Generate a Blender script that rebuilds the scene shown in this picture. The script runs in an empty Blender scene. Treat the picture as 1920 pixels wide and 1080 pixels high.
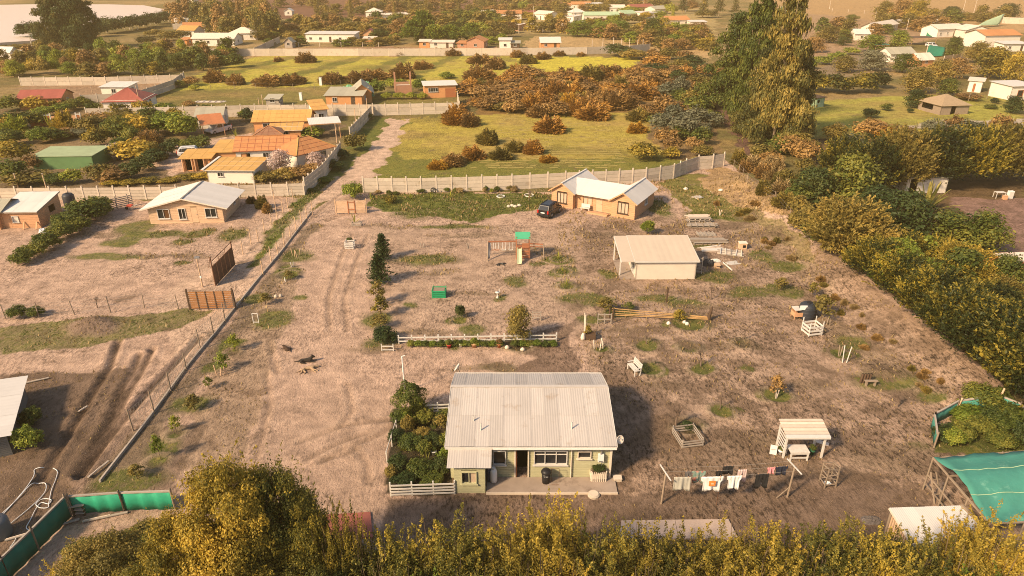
import bpy, math, random
import numpy as np
from mathutils import Vector, Matrix

# ------------------------------------------------------------------ camera, light, exposure
S = bpy.context.scene
COL = S.collection
CAM_H, FPX, PITCH = 27.0, 1280.0, math.atan(606/1280.0)
cam = bpy.data.objects.new('camera', bpy.data.cameras.new('camera'))
COL.objects.link(cam)
cam.location = (0, 0, CAM_H)
cam.rotation_euler = (math.pi/2 - PITCH, 0, 0)
cam.data.sensor_width = 36; cam.data.lens = 24
cam.data.clip_start = .5; cam.data.clip_end = 9000
S.camera = cam
SUN_EL, SUN_AZ = math.radians(36), math.radians(231)     # azimuth clockwise from +Y: the sun stands behind the camera's left shoulder
W = bpy.data.worlds.new('World'); S.world = W; W.use_nodes = True
wn = W.node_tree; wn.nodes.clear()
sky = wn.nodes.new('ShaderNodeTexSky'); sky.sky_type = 'NISHITA'; sky.sun_disc = False
sky.sun_elevation = SUN_EL; sky.sun_rotation = SUN_AZ; sky.dust_density = 3.0; sky.air_density = 1.3; sky.ozone_density = .6; sky.altitude = 100
bg = wn.nodes.new('ShaderNodeBackground'); bg.inputs['Strength'].default_value = .105
wo = wn.nodes.new('ShaderNodeOutputWorld')
wn.links.new(sky.outputs[0], bg.inputs[0]); wn.links.new(bg.outputs[0], wo.inputs[0])
sd = bpy.data.lights.new('sun', 'SUN'); sd.energy = 5.0; sd.angle = math.radians(6); sd.color = (1, .75, .47)
so = bpy.data.objects.new('sun', sd); COL.objects.link(so)
to_sun = Vector((math.sin(SUN_AZ)*math.cos(SUN_EL), math.cos(SUN_AZ)*math.cos(SUN_EL), math.sin(SUN_EL)))
so.rotation_euler = to_sun.to_track_quat('Z', 'Y').to_euler()
so.location = (-60, -60, 60)
S.view_settings.view_transform = 'Standard'; S.view_settings.look = 'None'
S.view_settings.exposure = 0.50; S.view_settings.gamma = 1; S.view_settings.use_curve_mapping = False
S.render.engine = 'CYCLES'
S.cycles.max_bounces = 4; S.cycles.diffuse_bounces = 2; S.cycles.glossy_bounces = 2; S.cycles.transmission_bounces = 3; S.cycles.transparent_max_bounces = 6; S.cycles.volume_bounces = 0
S.cycles.use_denoising = True; S.cycles.denoising_prefilter = 'NONE'; S.cycles.filter_width = 1.0

cT, sT = math.cos(PITCH), math.sin(PITCH)
def G0(px, py, z=0.0):
    """the point of the level plane z that a pixel of the 1920 px wide photograph shows"""
    u = (px-960)/FPX; v = (540-py)/FPX
    t = (z-CAM_H)/(-sT + v*cT)
    return (u*t, (cT + v*sT)*t)
def mpp(px, py):
    x, y = G0(px, py)
    return (y*cT + CAM_H*sT)/FPX
def vheight(px, yb, yt):
    x, y = G0(px, yb); v = (540-yt)/FPX
    return (v*y*cT - y*sT)/(cT + v*sT) + CAM_H

# ------------------------------------------------------------------ noise and terrain height
def vn(x, y, s=0):
    xi = np.floor(x).astype(np.int64); yi = np.floor(y).astype(np.int64)
    fx = x-xi; fy = y-yi; fx = fx*fx*(3-2*fx); fy = fy*fy*(3-2*fy)
    def h(a, b):
        n = (a*374761393 + b*668265263 + s*982451653) & 0xffffffff
        n = ((n ^ (n >> 13))*1274126177) & 0xffffffff
        return ((n ^ (n >> 16)) & 0xffff)/65535.0
    return (h(xi, yi)*(1-fx)+h(xi+1, yi)*fx)*(1-fy) + (h(xi, yi+1)*(1-fx)+h(xi+1, yi+1)*fx)*fy
def fbm(x, y, s=0, o=4):
    r = 0; a = .5; t = 0
    for i in range(o):
        r = r + a*vn(x*2**i, y*2**i, s+i); t += a; a *= .5
    return r/t
def seg_dist(X, Y, pts):
    d = np.full(np.shape(X), 1e9)
    for (ax, ay), (bx, by) in zip(pts[:-1], pts[1:]):
        vx, vy = bx-ax, by-ay
        t = np.clip(((X-ax)*vx+(Y-ay)*vy)/(vx*vx+vy*vy+1e-9), 0, 1)
        d = np.minimum(d, np.hypot(X-ax-t*vx, Y-ay-t*vy))
    return d
def inpoly(X, Y, pts):
    r = np.zeros(np.shape(X), bool); n = len(pts)
    for i in range(n):
        (ax, ay), (bx, by) = pts[i], pts[(i+1) % n]
        if ay == by: continue
        c = ((ay > Y) != (by > Y)) & (X < (bx-ax)*(Y-ay)/(by-ay)+ax)
        r ^= c
    return r
P = lambda *a: [G0(px, py) for px, py in a]
BERM = P((1392, 348), (1420, 365), (1470, 400), (1540, 475), (1640, 560), (1740, 645), (1850, 745))
TRACK_DITCH = P((1345, 185), (1370, 250), (1420, 300), (1500, 345))
RUTS = [P((222, 640), (205, 690), (178, 730), (150, 780), (110, 845), (75, 905)),
        P((262, 665), (250, 695), (228, 730), (205, 790), (180, 830), (140, 890)),
        P((285, 655), (262, 700), (240, 735), (222, 780), (190, 835), (150, 895)),
        P((375, 632), (330, 680), (290, 720), (255, 760), (215, 810), (150, 895))]
LEFT_KERB = P((188, 905), (240, 838), (310, 745), (375, 660), (480, 530), (585, 398))
MOUNDS = [(175, 612, 46, 16, .8), (1372, 356, 40, 16, .5), (1445, 402, 45, 25, .7), (1385, 460, 40, 20, .3), (1655, 700, 60, 18, .3), (1560, 530, 40, 24, .5)]
RINGS = [(1217, 692, 26), (1316, 692, 26), (1456, 742, 28), (1352, 772, 25), (1213, 650, 24), (1291, 653, 22), (1127, 655, 17), (1394, 646, 20), (1047, 487, 16),
         (1055, 510, 17), (1063, 537, 17), (863, 602, 18), (1290, 607, 34), (540, 517, 22), (437, 662, 16), (295, 868, 24), (330, 815, 20), (975, 645, 30), (1290, 800, 30), (1576, 665, 22), (535, 500, 14)]
TRACKS = [P(*q) for q in ([(640, 800), (700, 790), (780, 785), (850, 775)], [(560, 830), (640, 800), (660, 770), (650, 720)], [(600, 868), (650, 838), (700, 822), (735, 800)], [(690, 905), (688, 870), (665, 838)],
    [(575, 862), (620, 838), (665, 820), (690, 812)], [(618, 620), (615, 560), (640, 480), (660, 440)], [(650, 620), (645, 560), (668, 490), (690, 440)], [(500, 700), (505, 760), (480, 860)], [(505, 640), (520, 700)], [(610, 862), (655, 850), (665, 842)], [(470, 470), (560, 395), (640, 330)], [(520, 470), (600, 395), (670, 340)])]
def hgt(X, Y):
    X = np.asarray(X, float); Y = np.asarray(Y, float)
    z = .10*(fbm(X/7, Y/7, 3)-.5) + .05*(fbm(X/1.4, Y/1.4, 9, 3)-.5)
    z = z*np.clip((Y-20)/10, .3, 1)
    d = seg_dist(X, Y, BERM)
    z = z + (1.15+.5*(fbm(X/3, Y/3, 12)-.5))*np.exp(-(d/2.6)**2)
    for px, py, rx, ry, h in MOUNDS:
        cx, cy = G0(px, py); m = mpp(px, py)
        z = z + h*np.exp(-(((X-cx)/(rx*m*.8))**2+((Y-cy)/(ry*m*1.6))**2))*(.75+.5*fbm(X/.8, Y/.8, 5))
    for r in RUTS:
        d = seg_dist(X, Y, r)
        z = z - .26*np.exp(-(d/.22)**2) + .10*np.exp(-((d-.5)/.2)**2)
    for r in TRACKS:
        d = seg_dist(X, Y, r); z = z - .07*np.exp(-(d/.16)**2) + .05*np.exp(-((d-.36)/.14)**2)
    for px, py, r in RINGS:
        cx, cy = G0(px, py); rr = r*mpp(px, py)
        d = np.hypot(X-cx, Y-cy)
        z = z + .13*np.exp(-((d-rr)/.22)**2)
    far = np.clip((Y-110)/200, 0, 1)
    z = z + far*1.2*(fbm(X/60, Y/60, 21)-.5)
    return z
def H(x, y): return float(hgt(np.array([x]), np.array([y]))[0])
def G(px, py):
    """ground point (x, y, z) on the real terrain under a pixel"""
    z = 0.0
    for _ in range(4):
        x, y = G0(px, py, z); z = H(x, y)
    return Vector((x, y, z))

# ------------------------------------------------------------------ materials
MATS = {}
def mat(name, c, rough=.8, var=.25, scale=3.0, bump=.0, bscale=40.0, metal=0.0, objvar=.12, dirt=None, stretch=(1, 1, 1), spec=.3):
    """matte surface whose colour wanders with world position and from piece to piece"""
    if name in MATS: return MATS[name]
    m = bpy.data.materials.new(name); m.use_nodes = True; MATS[name] = m
    t = m.node_tree; N = t.nodes; L = t.links; b = N['Principled BSDF']
    b.inputs['Roughness'].default_value = rough; b.inputs['Metallic'].default_value = metal; b.inputs['Specular IOR Level'].default_value = spec
    g = N.new('ShaderNodeNewGeometry'); mp = N.new('ShaderNodeMapping'); mp.inputs['Scale'].default_value = stretch
    L.new(g.outputs['Position'], mp.inputs[0])
    n = N.new('ShaderNodeTexNoise'); n.inputs['Scale'].default_value = scale; n.inputs['Detail'].default_value = 6; n.inputs['Roughness'].default_value = .65
    L.new(mp.outputs[0], n.inputs['Vector'])
    oi = N.new('ShaderNodeObjectInfo')
    a = N.new('ShaderNodeMath'); a.operation = 'MULTIPLY_ADD'; a.inputs[1].default_value = 2*var; a.inputs[2].default_value = 1-var-objvar/2
    L.new(n.outputs['Fac'], a.inputs[0])
    o = N.new('ShaderNodeMath'); o.operation = 'MULTIPLY_ADD'; o.inputs[1].default_value = objvar
    L.new(oi.outputs['Random'], o.inputs[0]); L.new(a.outputs[0], o.inputs[2])
    mx = N.new('ShaderNodeVectorMath'); mx.operation = 'SCALE'; mx.inputs[0].default_value = c[:3]
    L.new(o.outputs[0], mx.inputs['Scale'])
    out = mx.outputs[0]
    if dirt:
        n2 = N.new('ShaderNodeTexNoise'); n2.inputs['Scale'].default_value = dirt[1]; n2.inputs['Detail'].default_value = 8; n2.inputs['Roughness'].default_value = .7
        L.new(g.outputs['Position'], n2.inputs['Vector'])
        r = N.new('ShaderNodeMapRange'); r.inputs[1].default_value = dirt[2]; r.inputs[2].default_value = dirt[2]+.16
        L.new(n2.outputs['Fac'], r.inputs[0])
        mi = N.new('ShaderNodeMix'); mi.data_type = 'RGBA'; L.new(r.outputs[0], mi.inputs[0]); L.new(out, mi.inputs[6]); mi.inputs[7].default_value = (*dirt[0], 1)
        out = mi.outputs[2]
    L.new(out, b.inputs['Base Color'])
    if bump:
        n3 = N.new('ShaderNodeTexNoise'); n3.inputs['Scale'].default_value = bscale; n3.inputs['Detail'].default_value = 4
        L.new(mp.outputs[0], n3.inputs['Vector'])
        bp = N.new('ShaderNodeBump'); bp.inputs['Strength'].default_value = 1; bp.inputs['Distance'].default_value = bump
        L.new(n3.outputs['Fac'], bp.inputs['Height']); L.new(bp.outputs[0], b.inputs['Normal'])
    return m
def glass(name='dark_glass', c=(.02, .022, .025)):
    if name in MATS: return MATS[name]
    m = mat(name, c, .08, .1, 1); m.node_tree.nodes['Principled BSDF'].inputs['Specular IOR Level'].default_value = .6
    return m
def foliage_mat(name, ca, cb, cc, trans=.35, seed=0):
    """three leaf colours mixed by the leaf's own number, by clump and by plant"""
    if name in MATS: return MATS[name]
    m = bpy.data.materials.new(name); m.use_nodes = True; MATS[name] = m
    t = m.node_tree; N = t.nodes; L = t.links; b = N['Principled BSDF']; out = N['Material Output']
    b.inputs['Roughness'].default_value = .55; b.inputs['Specular IOR Level'].default_value = .25
    at = N.new('ShaderNodeAttribute'); at.attribute_name = 'v'
    oi = N.new('ShaderNodeObjectInfo')
    g = N.new('ShaderNodeNewGeometry'); n = N.new('ShaderNodeTexNoise'); n.inputs['Scale'].default_value = .35; n.inputs['Detail'].default_value = 3
    L.new(g.outputs['Position'], n.inputs['Vector'])
    s1 = N.new('ShaderNodeMath'); s1.operation = 'MULTIPLY_ADD'; s1.inputs[1].default_value = .8; L.new(at.outputs['Fac'], s1.inputs[0])
    s2 = N.new('ShaderNodeMath'); s2.operation = 'MULTIPLY_ADD'; s2.inputs[1].default_value = .9; s2.inputs[2].default_value = -.45; L.new(n.outputs['Fac'], s2.inputs[0]); L.new(s2.outputs[0], s1.inputs[2])
    s3 = N.new('ShaderNodeMath'); s3.operation = 'MULTIPLY_ADD'; s3.inputs[1].default_value = .3; L.new(oi.outputs['Random'], s3.inputs[0]); L.new(s1.outputs[0], s3.inputs[2])
    cr = N.new('ShaderNodeValToRGB'); L.new(s3.outputs[0], cr.inputs[0])
    e = cr.color_ramp.elements; e[0].position = .15; e[0].color = (*ca, 1); e[1].position = .95; e[1].color = (*cc, 1)
    k = e.new(.55); k.color = (*cb, 1)
    L.new(cr.outputs[0], b.inputs['Base Color'])
    tr = N.new('ShaderNodeBsdfTranslucent'); L.new(cr.outputs[0], tr.inputs[0])
    mx = N.new('ShaderNodeMixShader'); mx.inputs[0].default_value = trans
    L.new(b.outputs[0], mx.inputs[1]); L.new(tr.outputs[0], mx.inputs[2]); L.new(mx.outputs[0], out.inputs[0])
    return m

# ------------------------------------------------------------------ object helpers
def tag(o, label=None, cat=None, group=None, kind=None):
    if label: o['label'] = label
    if cat: o['category'] = cat
    if group: o['group'] = group
    if kind: o['kind'] = kind
    return o
def link(o, parent=None):
    COL.objects.link(o)
    if parent is not None: o.parent = parent
    return o
def thing(name, label, cat, loc=(0, 0, 0), rz=0.0, group=None):
    o = bpy.data.objects.new(name, None); o.empty_display_size = .3
    o.location = loc; o.rotation_euler = (0, 0, rz); link(o)
    return tag(o, label, cat, group)
def node(name, parent, loc=(0, 0, 0)):
    o = bpy.data.objects.new(name, None); o.empty_display_size = .1; o.location = loc
    return link(o, parent)
def mesh(name, vs, fs, m=None, smooth=False):
    me = bpy.data.meshes.new(name); me.from_pydata([tuple(v) for v in vs], [], fs)
    if m: me.materials.append(m)
    if smooth: me.shade_smooth()
    me.update(); return me
def mobj(parent, name, vs, fs, m, smooth=False):
    return link(bpy.data.objects.new(name, mesh(name, vs, fs, m, smooth)), parent)
UNIT = {}
def unit(shape, m, n=8, taper=1.0):
    k = (shape, m.name, n, taper)
    if k in UNIT: return UNIT[k]
    if shape == 'box':
        vs = [(x, y, z) for x in (-.5, .5) for y in (-.5, .5) for z in (-.5, .5)]
        fs = [(0, 1, 3, 2), (4, 6, 7, 5), (0, 4, 5, 1), (2, 3, 7, 6), (0, 2, 6, 4), (1, 5, 7, 3)]
        me = mesh('box_'+m.name, vs, fs, m)
    else:
        vs = [(.0, math.cos(a)*.5, math.sin(a)*.5) for a in [2*math.pi*i/n for i in range(n)]]
        vs = [(-.5, y, z) for _, y, z in vs] + [(.5, y*taper, z*taper) for _, y, z in vs]
        fs = [(i, (i+1) % n, n+(i+1) % n, n+i) for i in range(n)] + [tuple(range(n))[::-1], tuple(range(n, 2*n))]
        me = mesh('rod_'+m.name, vs, fs, m, n > 6)
    UNIT[k] = me; return me
def put(parent, name, me, o, X, Y, Z):
    ob = link(bpy.data.objects.new(name, me), parent)
    ob.matrix_local = Matrix(((X[0], Y[0], Z[0], o[0]), (X[1], Y[1], Z[1], o[1]), (X[2], Y[2], Z[2], o[2]), (0, 0, 0, 1)))
    return ob
def box(parent, name, m, c, s, rz=0.0):
    a, b = math.cos(rz), math.sin(rz)
    return put(parent, name, unit('box', m), c, (a*s[0], b*s[0], 0), (-b*s[1], a*s[1], 0), (0, 0, s[2]))
def _axes(p, q, w, h):
    p = Vector(p); q = Vector(q); X = q-p; d = X.normalized()
    up = Vector((0, 0, 1)) if abs(d.z) < .95 else Vector((0, 1, 0))
    Y = up.cross(d).normalized(); Z = d.cross(Y)
    return (p+q)/2, X, Y*w, Z*h
def beam(parent, name, m, p, q, w, h=None):
    c, X, Y, Z = _axes(p, q, w, h or w)
    return put(parent, name, unit('box', m), c, X, Y, Z)
def rod(parent, name, m, p, q, r, n=8, taper=1.0):
    c, X, Y, Z = _axes(p, q, 2*r, 2*r)
    return put(parent, name, unit('rod', m, n, taper), c, X, Y, Z)
class MB:
    """collects shapes that become ONE mesh"""
    def __init__(s): s.v = []; s.f = []
    def add(s, vs, fs):
        k = len(s.v); s.v += [tuple(v) for v in vs]; s.f += [tuple(i+k for i in f) for f in fs]
    def box(s, c, d, rz=0.0):
        a, b = math.cos(rz), math.sin(rz)
        vs = []
        for x in (-.5, .5):
            for y in (-.5, .5):
                for z in (-.5, .5):
                    X, Y = x*d[0], y*d[1]; vs.append((c[0]+a*X-b*Y, c[1]+b*X+a*Y, c[2]+z*d[2]))
        s.add(vs, [(0, 1, 3, 2), (4, 6, 7, 5), (0, 4, 5, 1), (2, 3, 7, 6), (0, 2, 6, 4), (1, 5, 7, 3)])
    def beam(s, p, q, w, h=None):
        c, X, Y, Z = _axes(p, q, w, h or w)
        s.add([c+X*x+Y*y+Z*z for x in (-.5, .5) for y in (-.5, .5) for z in (-.5, .5)], [(0, 1, 3, 2), (4, 6, 7, 5), (0, 4, 5, 1), (2, 3, 7, 6), (0, 2, 6, 4), (1, 5, 7, 3)])
    def tube(s, pts, rs, n=6, cap=True):
        k = len(s.v); pts = [Vector(p) for p in pts]
        if not hasattr(rs, '__len__'): rs = [rs]*len(pts)
        for i, p in enumerate(pts):
            d = (pts[min(i+1, len(pts)-1)]-pts[max(i-1, 0)]).normalized()
            up = Vector((0, 0, 1)) if abs(d.z) < .9 else Vector((1, 0, 0))
            Y = up.cross(d).normalized(); Z = d.cross(Y)
            for j in range(n):
                a = 2*math.pi*j/n; s.v.append(tuple(p+Y*math.cos(a)*rs[i]+Z*math.sin(a)*rs[i]))
        for i in range(len(pts)-1):
            for j in range(n):
                a, b = k+i*n+j, k+i*n+(j+1) % n; s.f.append((a, b, b+n, a+n))
        if cap: s.f += [tuple(range(k, k+n))[::-1], tuple(range(k+(len(pts)-1)*n, k+len(pts)*n))]
    def lathe(s, prof, c=(0, 0, 0), n=16):
        k = len(s.v)
        for r, z in prof:
            for j in range(n):
                a = 2*math.pi*j/n; s.v.append((c[0]+r*math.cos(a), c[1]+r*math.sin(a), c[2]+z))
        for i in range(len(prof)-1):
            for j in range(n):
                a, b = k+i*n+j, k+i*n+(j+1) % n; s.f.append((a, b, b+n, a+n))
        s.f += [tuple(range(k, k+n))[::-1], tuple(range(k+(len(prof)-1)*n, k+len(prof)*n))]
    def prism(s, poly, z0, z1):
        n = len(poly); s.add([(x, y, z0) for x, y in poly]+[(x, y, z1) for x, y in poly],
            [tuple(range(n))[::-1], tuple(range(n, 2*n))]+[(i, (i+1) % n, n+(i+1) % n, n+i) for i in range(n)])
    def build(s, name, m, parent=None, smooth=False): return mobj(parent, name, s.v, s.f, m, smooth)
def copy_tree(o, parent=None):
    c = o.copy(); COL.objects.link(c); c.parent = parent
    for ch in list(o.children): copy_tree(ch, c)
    return c
ORD = ['first', 'second', 'third', 'fourth', 'fifth', 'sixth', 'seventh', 'eighth', 'ninth', 'tenth', 'eleventh', 'twelfth', 'thirteenth', 'fourteenth', 'fifteenth', 'sixteenth',
       'seventeenth', 'eighteenth', 'nineteenth', 'twentieth']
def nth(i, n, frm='from left'):
    if i == 0: return 'leftmost'
    if i == n-1: return 'rightmost'
    return (ORD[i] if i < 20 else '%dth' % (i+1)) + ' ' + frm
# ------------------------------------------------------------------ ground: one sheet to the horizon, its soil and turf as attributes
DIRT = (.445, .305, .225); DARK_SOIL_SHADE = (.115, .075, .052); TURF = (.125, .135, .035); GOLD = (.30, .235, .06); STRAW = (.34, .235, .115); LANE = (.50, .35, .255)
OLIVE = (.15, .125, .05); PLOUGH = (.17, .085, .06)
def lines(lo, hi, fine_lo, fine_hi, step, grow):
    a = list(np.arange(fine_lo, fine_hi, step))
    x, s = a[-1], step
    while x < hi: s *= grow; x += s; a.append(min(x, hi))
    x, s = a[0], step
    b = []
    while x > lo: s *= grow; x -= s; b.append(max(x, lo))
    return np.array(b[::-1]+a)
gx = lines(-3000, 3000, -42, 48, .22, 1.035); gy = lines(-400, 5000, 23, 98, .22, 1.02)
GXm, GYm = np.meshgrid(gx, gy); Xf, Yf = GXm.ravel(), GYm.ravel(); Zf = hgt(Xf, Yf)
nx, ny = len(gx), len(gy)
idx = np.arange(nx*ny).reshape(ny, nx)
quads = np.stack([idx[:-1, :-1], idx[:-1, 1:], idx[1:, 1:], idx[1:, :-1]], -1).reshape(-1, 4)
def fast_mesh(name, V, Q, m, attrs=None, smooth=False, k=4):
    me = bpy.data.meshes.new(name); nv, nf = len(V), len(Q)
    me.vertices.add(nv); me.vertices.foreach_set('co', np.ascontiguousarray(V, np.float32).ravel())
    me.loops.add(nf*k); me.loops.foreach_set('vertex_index', np.ascontiguousarray(Q, np.int32).ravel())
    me.polygons.add(nf); me.polygons.foreach_set('loop_start', np.arange(0, nf*k, k, dtype=np.int32)); me.polygons.foreach_set('loop_total', np.full(nf, k, np.int32))
    for an, (dom, typ, data) in (attrs or {}).items():
        at = me.attributes.new(an, typ, dom); at.data.foreach_set('color' if typ == 'FLOAT_COLOR' else 'value', np.ascontiguousarray(data, np.float32).ravel())
    me.materials.append(m); me.update(calc_edges=True)
    if smooth: me.shade_smooth()
    return me
# soil colours painted patch after patch, edges ragged by warping the lookup
wa = np.clip(Yf/60, .6, 6)
Xw = Xf + (fbm(Xf/2.2, Yf/2.2, 31)-.5)*3.0*wa*.6; Yw = Yf + (fbm(Xf/2.2, Yf/2.2, 41)-.5)*3.0*wa*.6
col = np.tile(np.array(OLIVE), (len(Xf), 1)); gr = np.full(len(Xf), .55)
def paint(mask, c, g=None):
    global col
    mk = mask[:, None]
    col = col*(1-mk) + np.array(c)*mk
    if g is not None: gr[:] = gr*(1-mask)+g*mask
def ppoly(pts, c, g=None, k=1.0, warp=True):
    q = P(*pts); paint(inpoly(Xw if warp else Xf, Yw if warp else Yf, q)*k, c, g)
def pell(px, py, rx, ry, c, g=None, k=1.0):
    cx, cy = G0(px, py); m = mpp(px, py); x1, y1 = G0(px, py-ry); x2, y2 = G0(px, py+ry)
    d = ((Xw-cx)/(rx*m))**2 + ((Yw-(y1+y2)/2)/(abs(y1-y2)/2))**2
    paint(np.clip(1.6-d*1.1, 0, 1)*k, c, g)
def pline(pts, w, c, g=None, k=1.0, soft=.5):
    d = seg_dist(Xw, Yw, P(*pts)) if len(pts[0]) == 2 else 0
    paint(np.clip((w-d)/(w*soft)+.5, 0, 1)*k, c, g)
far_mix = fbm(Xf/25, Yf/18, 77)
paint(np.clip((far_mix-.45)*5, 0, 1), STRAW, .35)
# the ploughed ground and slopes far off
ppoly([(-300, -20), (330, 0), (520, 35), (1000, 28), (1100, 0), (900, -40), (0, -50)], PLOUGH, .05)
ppoly([(1480, 70), (1700, 60), (2000, 60), (2100, -20), (1400, -30)], (.40, .25, .12), .15)
ppoly([(960, 100), (1000, 70), (1200, 72), (1340, 60), (1340, 110), (1200, 92)], (.42, .28, .13), .2)
ppoly([(1470, 20), (1620, 35), (1780, 70), (1640, 100), (1470, 130)], (.34, .22, .13), .15)
# meadows
ppoly([(340, 150), (480, 104), (1180, 108), (1210, 150), (1000, 150), (640, 165), (300, 200), (300, 170)], (.42, .36, .06), .5)
for a, b in (((560, 104), (300, 170)), ((690, 104), (520, 150)), ((770, 104), (640, 158)), ((1090, 104), (980, 150)), ((860, 104), (720, 158))):
    pline([a, b], 2.6, (.10, .11, .03), .9, .7)
ppoly([(960, 108), (1190, 108), (1190, 138), (1040, 142)], (.50, .42, .055), .3)
ppoly([(300, 170), (650, 160), (860, 190), (860, 215), (660, 215), (300, 205)], (.20, .165, .05), .55)
ppoly([(30, 158), (330, 150), (250, 185), (60, 182)], (.30, .195, .12), .15)
ppoly([(90, 88), (250, 86), (450, 92), (500, 100), (260, 104), (90, 100)], (.27, .20, .09), .4)
ppoly([(510, 90), (740, 88), (960, 90), (960, 97), (500, 98)], (.33, .2, .12), .1)
ppoly([(720, 225), (1240, 190), (1330, 290), (1200, 320), (960, 330), (700, 335)], (.37, .29, .06), .5)
ppoly([(715, 270), (760, 300), (1200, 296), (1290, 300), (1200, 325), (960, 335), (690, 338)], (.15, .155, .035), .85, .7)
ppoly([(860, 150), (1230, 140), (1230, 210), (900, 215)], (.22, .135, .05), .2)
ppoly([(1500, 190), (1700, 178), (1920, 180), (1920, 260), (1500, 262)], (.33, .30, .06), .5)
ppoly([(1600, 245), (1760, 228), (1920, 222), (1920, 232), (1760, 240)], (.40, .33, .25), .0)
ppoly([(1490, 150), (1600, 90), (1720, 100), (1640, 130), (1520, 160)], (.23, .17, .11), .3)
ppoly([(1500, 262), (1920, 262), (1920, 380), (1600, 470), (1500, 400)], (.13, .085, .045), .25)
ppoly([(1780, 372), (1960, 372), (2300, 560), (1870, 500), (1830, 430)], (.235, .145, .115), .0)
ppoly([(1500, 400), (1640, 400), (1920, 520), (1920, 900), (1700, 640)], (.13, .10, .05), .3)
ppoly([(1320, 170), (1360, 170), (1420, 300), (1500, 345), (1560, 430), (1400, 300)], (.145, .082, .06), .05)
ppoly([(1235, 180), (1330, 170), (1350, 290), (1260, 300), (1215, 260)], (.17, .115, .06), .4)
# left-hand plots
ppoly([(-200, 205), (640, 205), (640, 340), (560, 360), (-200, 350)], (.19, .135, .08), .35)
ppoly([(270, 300), (350, 265), (470, 250), (500, 262), (420, 290), (330, 330)], LANE, .0)
ppoly([(-400, 440), (0, 375), (270, 375), (560, 368), (590, 400), (185, 905), (20, 1300), (-900, 1300)], DIRT, .0)
ppoly([(700, 218), (770, 228), (745, 255), (690, 335), (640, 335), (655, 290)], (.14, .15, .035), .9)
ppoly([(715, 221), (765, 224), (752, 250), (725, 300), (690, 345), (600, 385), (470, 540), (380, 650), (330, 700), (300, 560), (560, 372), (650, 318), (700, 270), (722, 235)], LANE, .0)
pline([(700, 225), (650, 290), (600, 350), (560, 385), (500, 455)], .9, (.13, .15, .035), .95)
pline([(560, 385), (470, 495)], .6, (.13, .15, .035), .8)
# the big plot
ppoly([(585, 396), (640, 362), (1030, 360), (1220, 340), (1360, 300), (1400, 330), (1870, 745), (2400, 1300), (-200, 1300), (188, 905)], DIRT, .0, 1, False)
ppoly([(700, 366), (900, 362), (1080, 362), (1050, 385), (880, 415), (760, 402), (690, 385)], TURF, .85)
ppoly([(1235, 345), (1310, 325), (1370, 345), (1480, 470), (1500, 520), (1380, 440), (1300, 400)], (.19, .165, .05), .6)
ppoly([(1345, 305), (1400, 330), (1480, 400), (1500, 430), (1400, 400), (1310, 345)], (.36, .235, .12), .1)
ppoly([(1500, 560), (1560, 590), (1700, 680), (1790, 745), (1700, 750), (1600, 690), (1540, 620)], (.21, .165, .075), .55)
ppoly([(1400, 395), (1470, 430), (1560, 520), (1600, 570), (1520, 545), (1430, 470)], (.27, .20, .10), .5)
ppoly([(1540, 470), (1640, 560), (1860, 745), (1800, 745), (1600, 590), (1520, 500)], (.31, .21, .145), .05)
ppoly([(900, 20), (1340, 15), (1340, 70), (1050, 66), (900, 60)], (.36, .27, .12), .3)
ppoly([(300, 760), (1120, 740), (1130, 1080), (150, 1080)], (.285, .20, .145), .0, .25)  # near yard painted darker to stand for shade of trees out of frame
# the right half of the yard is browner and rougher
ppoly([(1080, 600), (1100, 440), (1200, 400), (1420, 420), (1540, 520), (1850, 760), (1900, 1000), (1130, 1000), (1120, 760)], (.34, .235, .165), .08, .8)
ppoly([(690, 430), (900, 420), (1090, 430), (1060, 600), (940, 620), (700, 640)], (.37, .26, .185), .05, .6)
ppoly([(330, 880), (430, 640), (520, 520), (560, 520), (520, 640), (480, 800), (430, 900)], (.27, .19, .125), .1, .7)
for px, py, r in RINGS: pell(px, py, r*1.2, r*.52, (.075, .078, .028), .97, 1.0)
# darker soil, several patches with cast shade painted into their colour
ppoly([(1120, 700), (1170, 690), (1260, 740), (1330, 820), (1240, 860), (1180, 900), (1150, 940), (1130, 930)], DARK_SOIL_SHADE, .0, .5)  # dark soil plus the house's cast shadow, painted into the colour
ppoly([(930, 640), (1080, 600), (1075, 640), (1090, 700), (940, 700), (1010, 670)], DARK_SOIL_SHADE, .0, .7)
ppoly([(720, 930), (1200, 925), (1600, 880), (1760, 950), (1700, 1040), (700, 1040)], (.14, .095, .068), .0, .75)  # dark ground before the house, with the hedgerow's shade painted in
ppoly([(1200, 820), (1440, 800), (1520, 860), (1700, 900), (1600, 900), (1250, 900)], (.16, .11, .07), .2, .6)  # lower right yard, shade of the front trees painted in
ppoly([(0, 700), (180, 700), (240, 690), (230, 760), (130, 900), (170, 940), (0, 1100), (-200, 1100)], (.125, .085, .058), .05, .85)  # near left corner: mud, with shade of trees out of frame painted in
ppoly([(60, 830), (180, 800), (400, 800), (330, 900), (330, 930), (100, 1000), (0, 960)], (.125, .085, .058), .05, .6)  # the same painted tree shade, carried across to the kerb
pline([(200, 905), (320, 760), (440, 620), (500, 540), (590, 420)], .9, (.17, .125, .08), .35, .8)
ppoly([(1090, 420), (1190, 400), (1100, 540), (1080, 620), (1050, 640), (1060, 540)], (.24, .165, .115), .05, .5)
ppoly([(-20, 620), (60, 605), (400, 578), (320, 620), (150, 650), (0, 665)], (.215, .17, .085), .65)
pell(175, 614, 48, 16, (.21, .145, .11), .0, .9)
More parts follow.
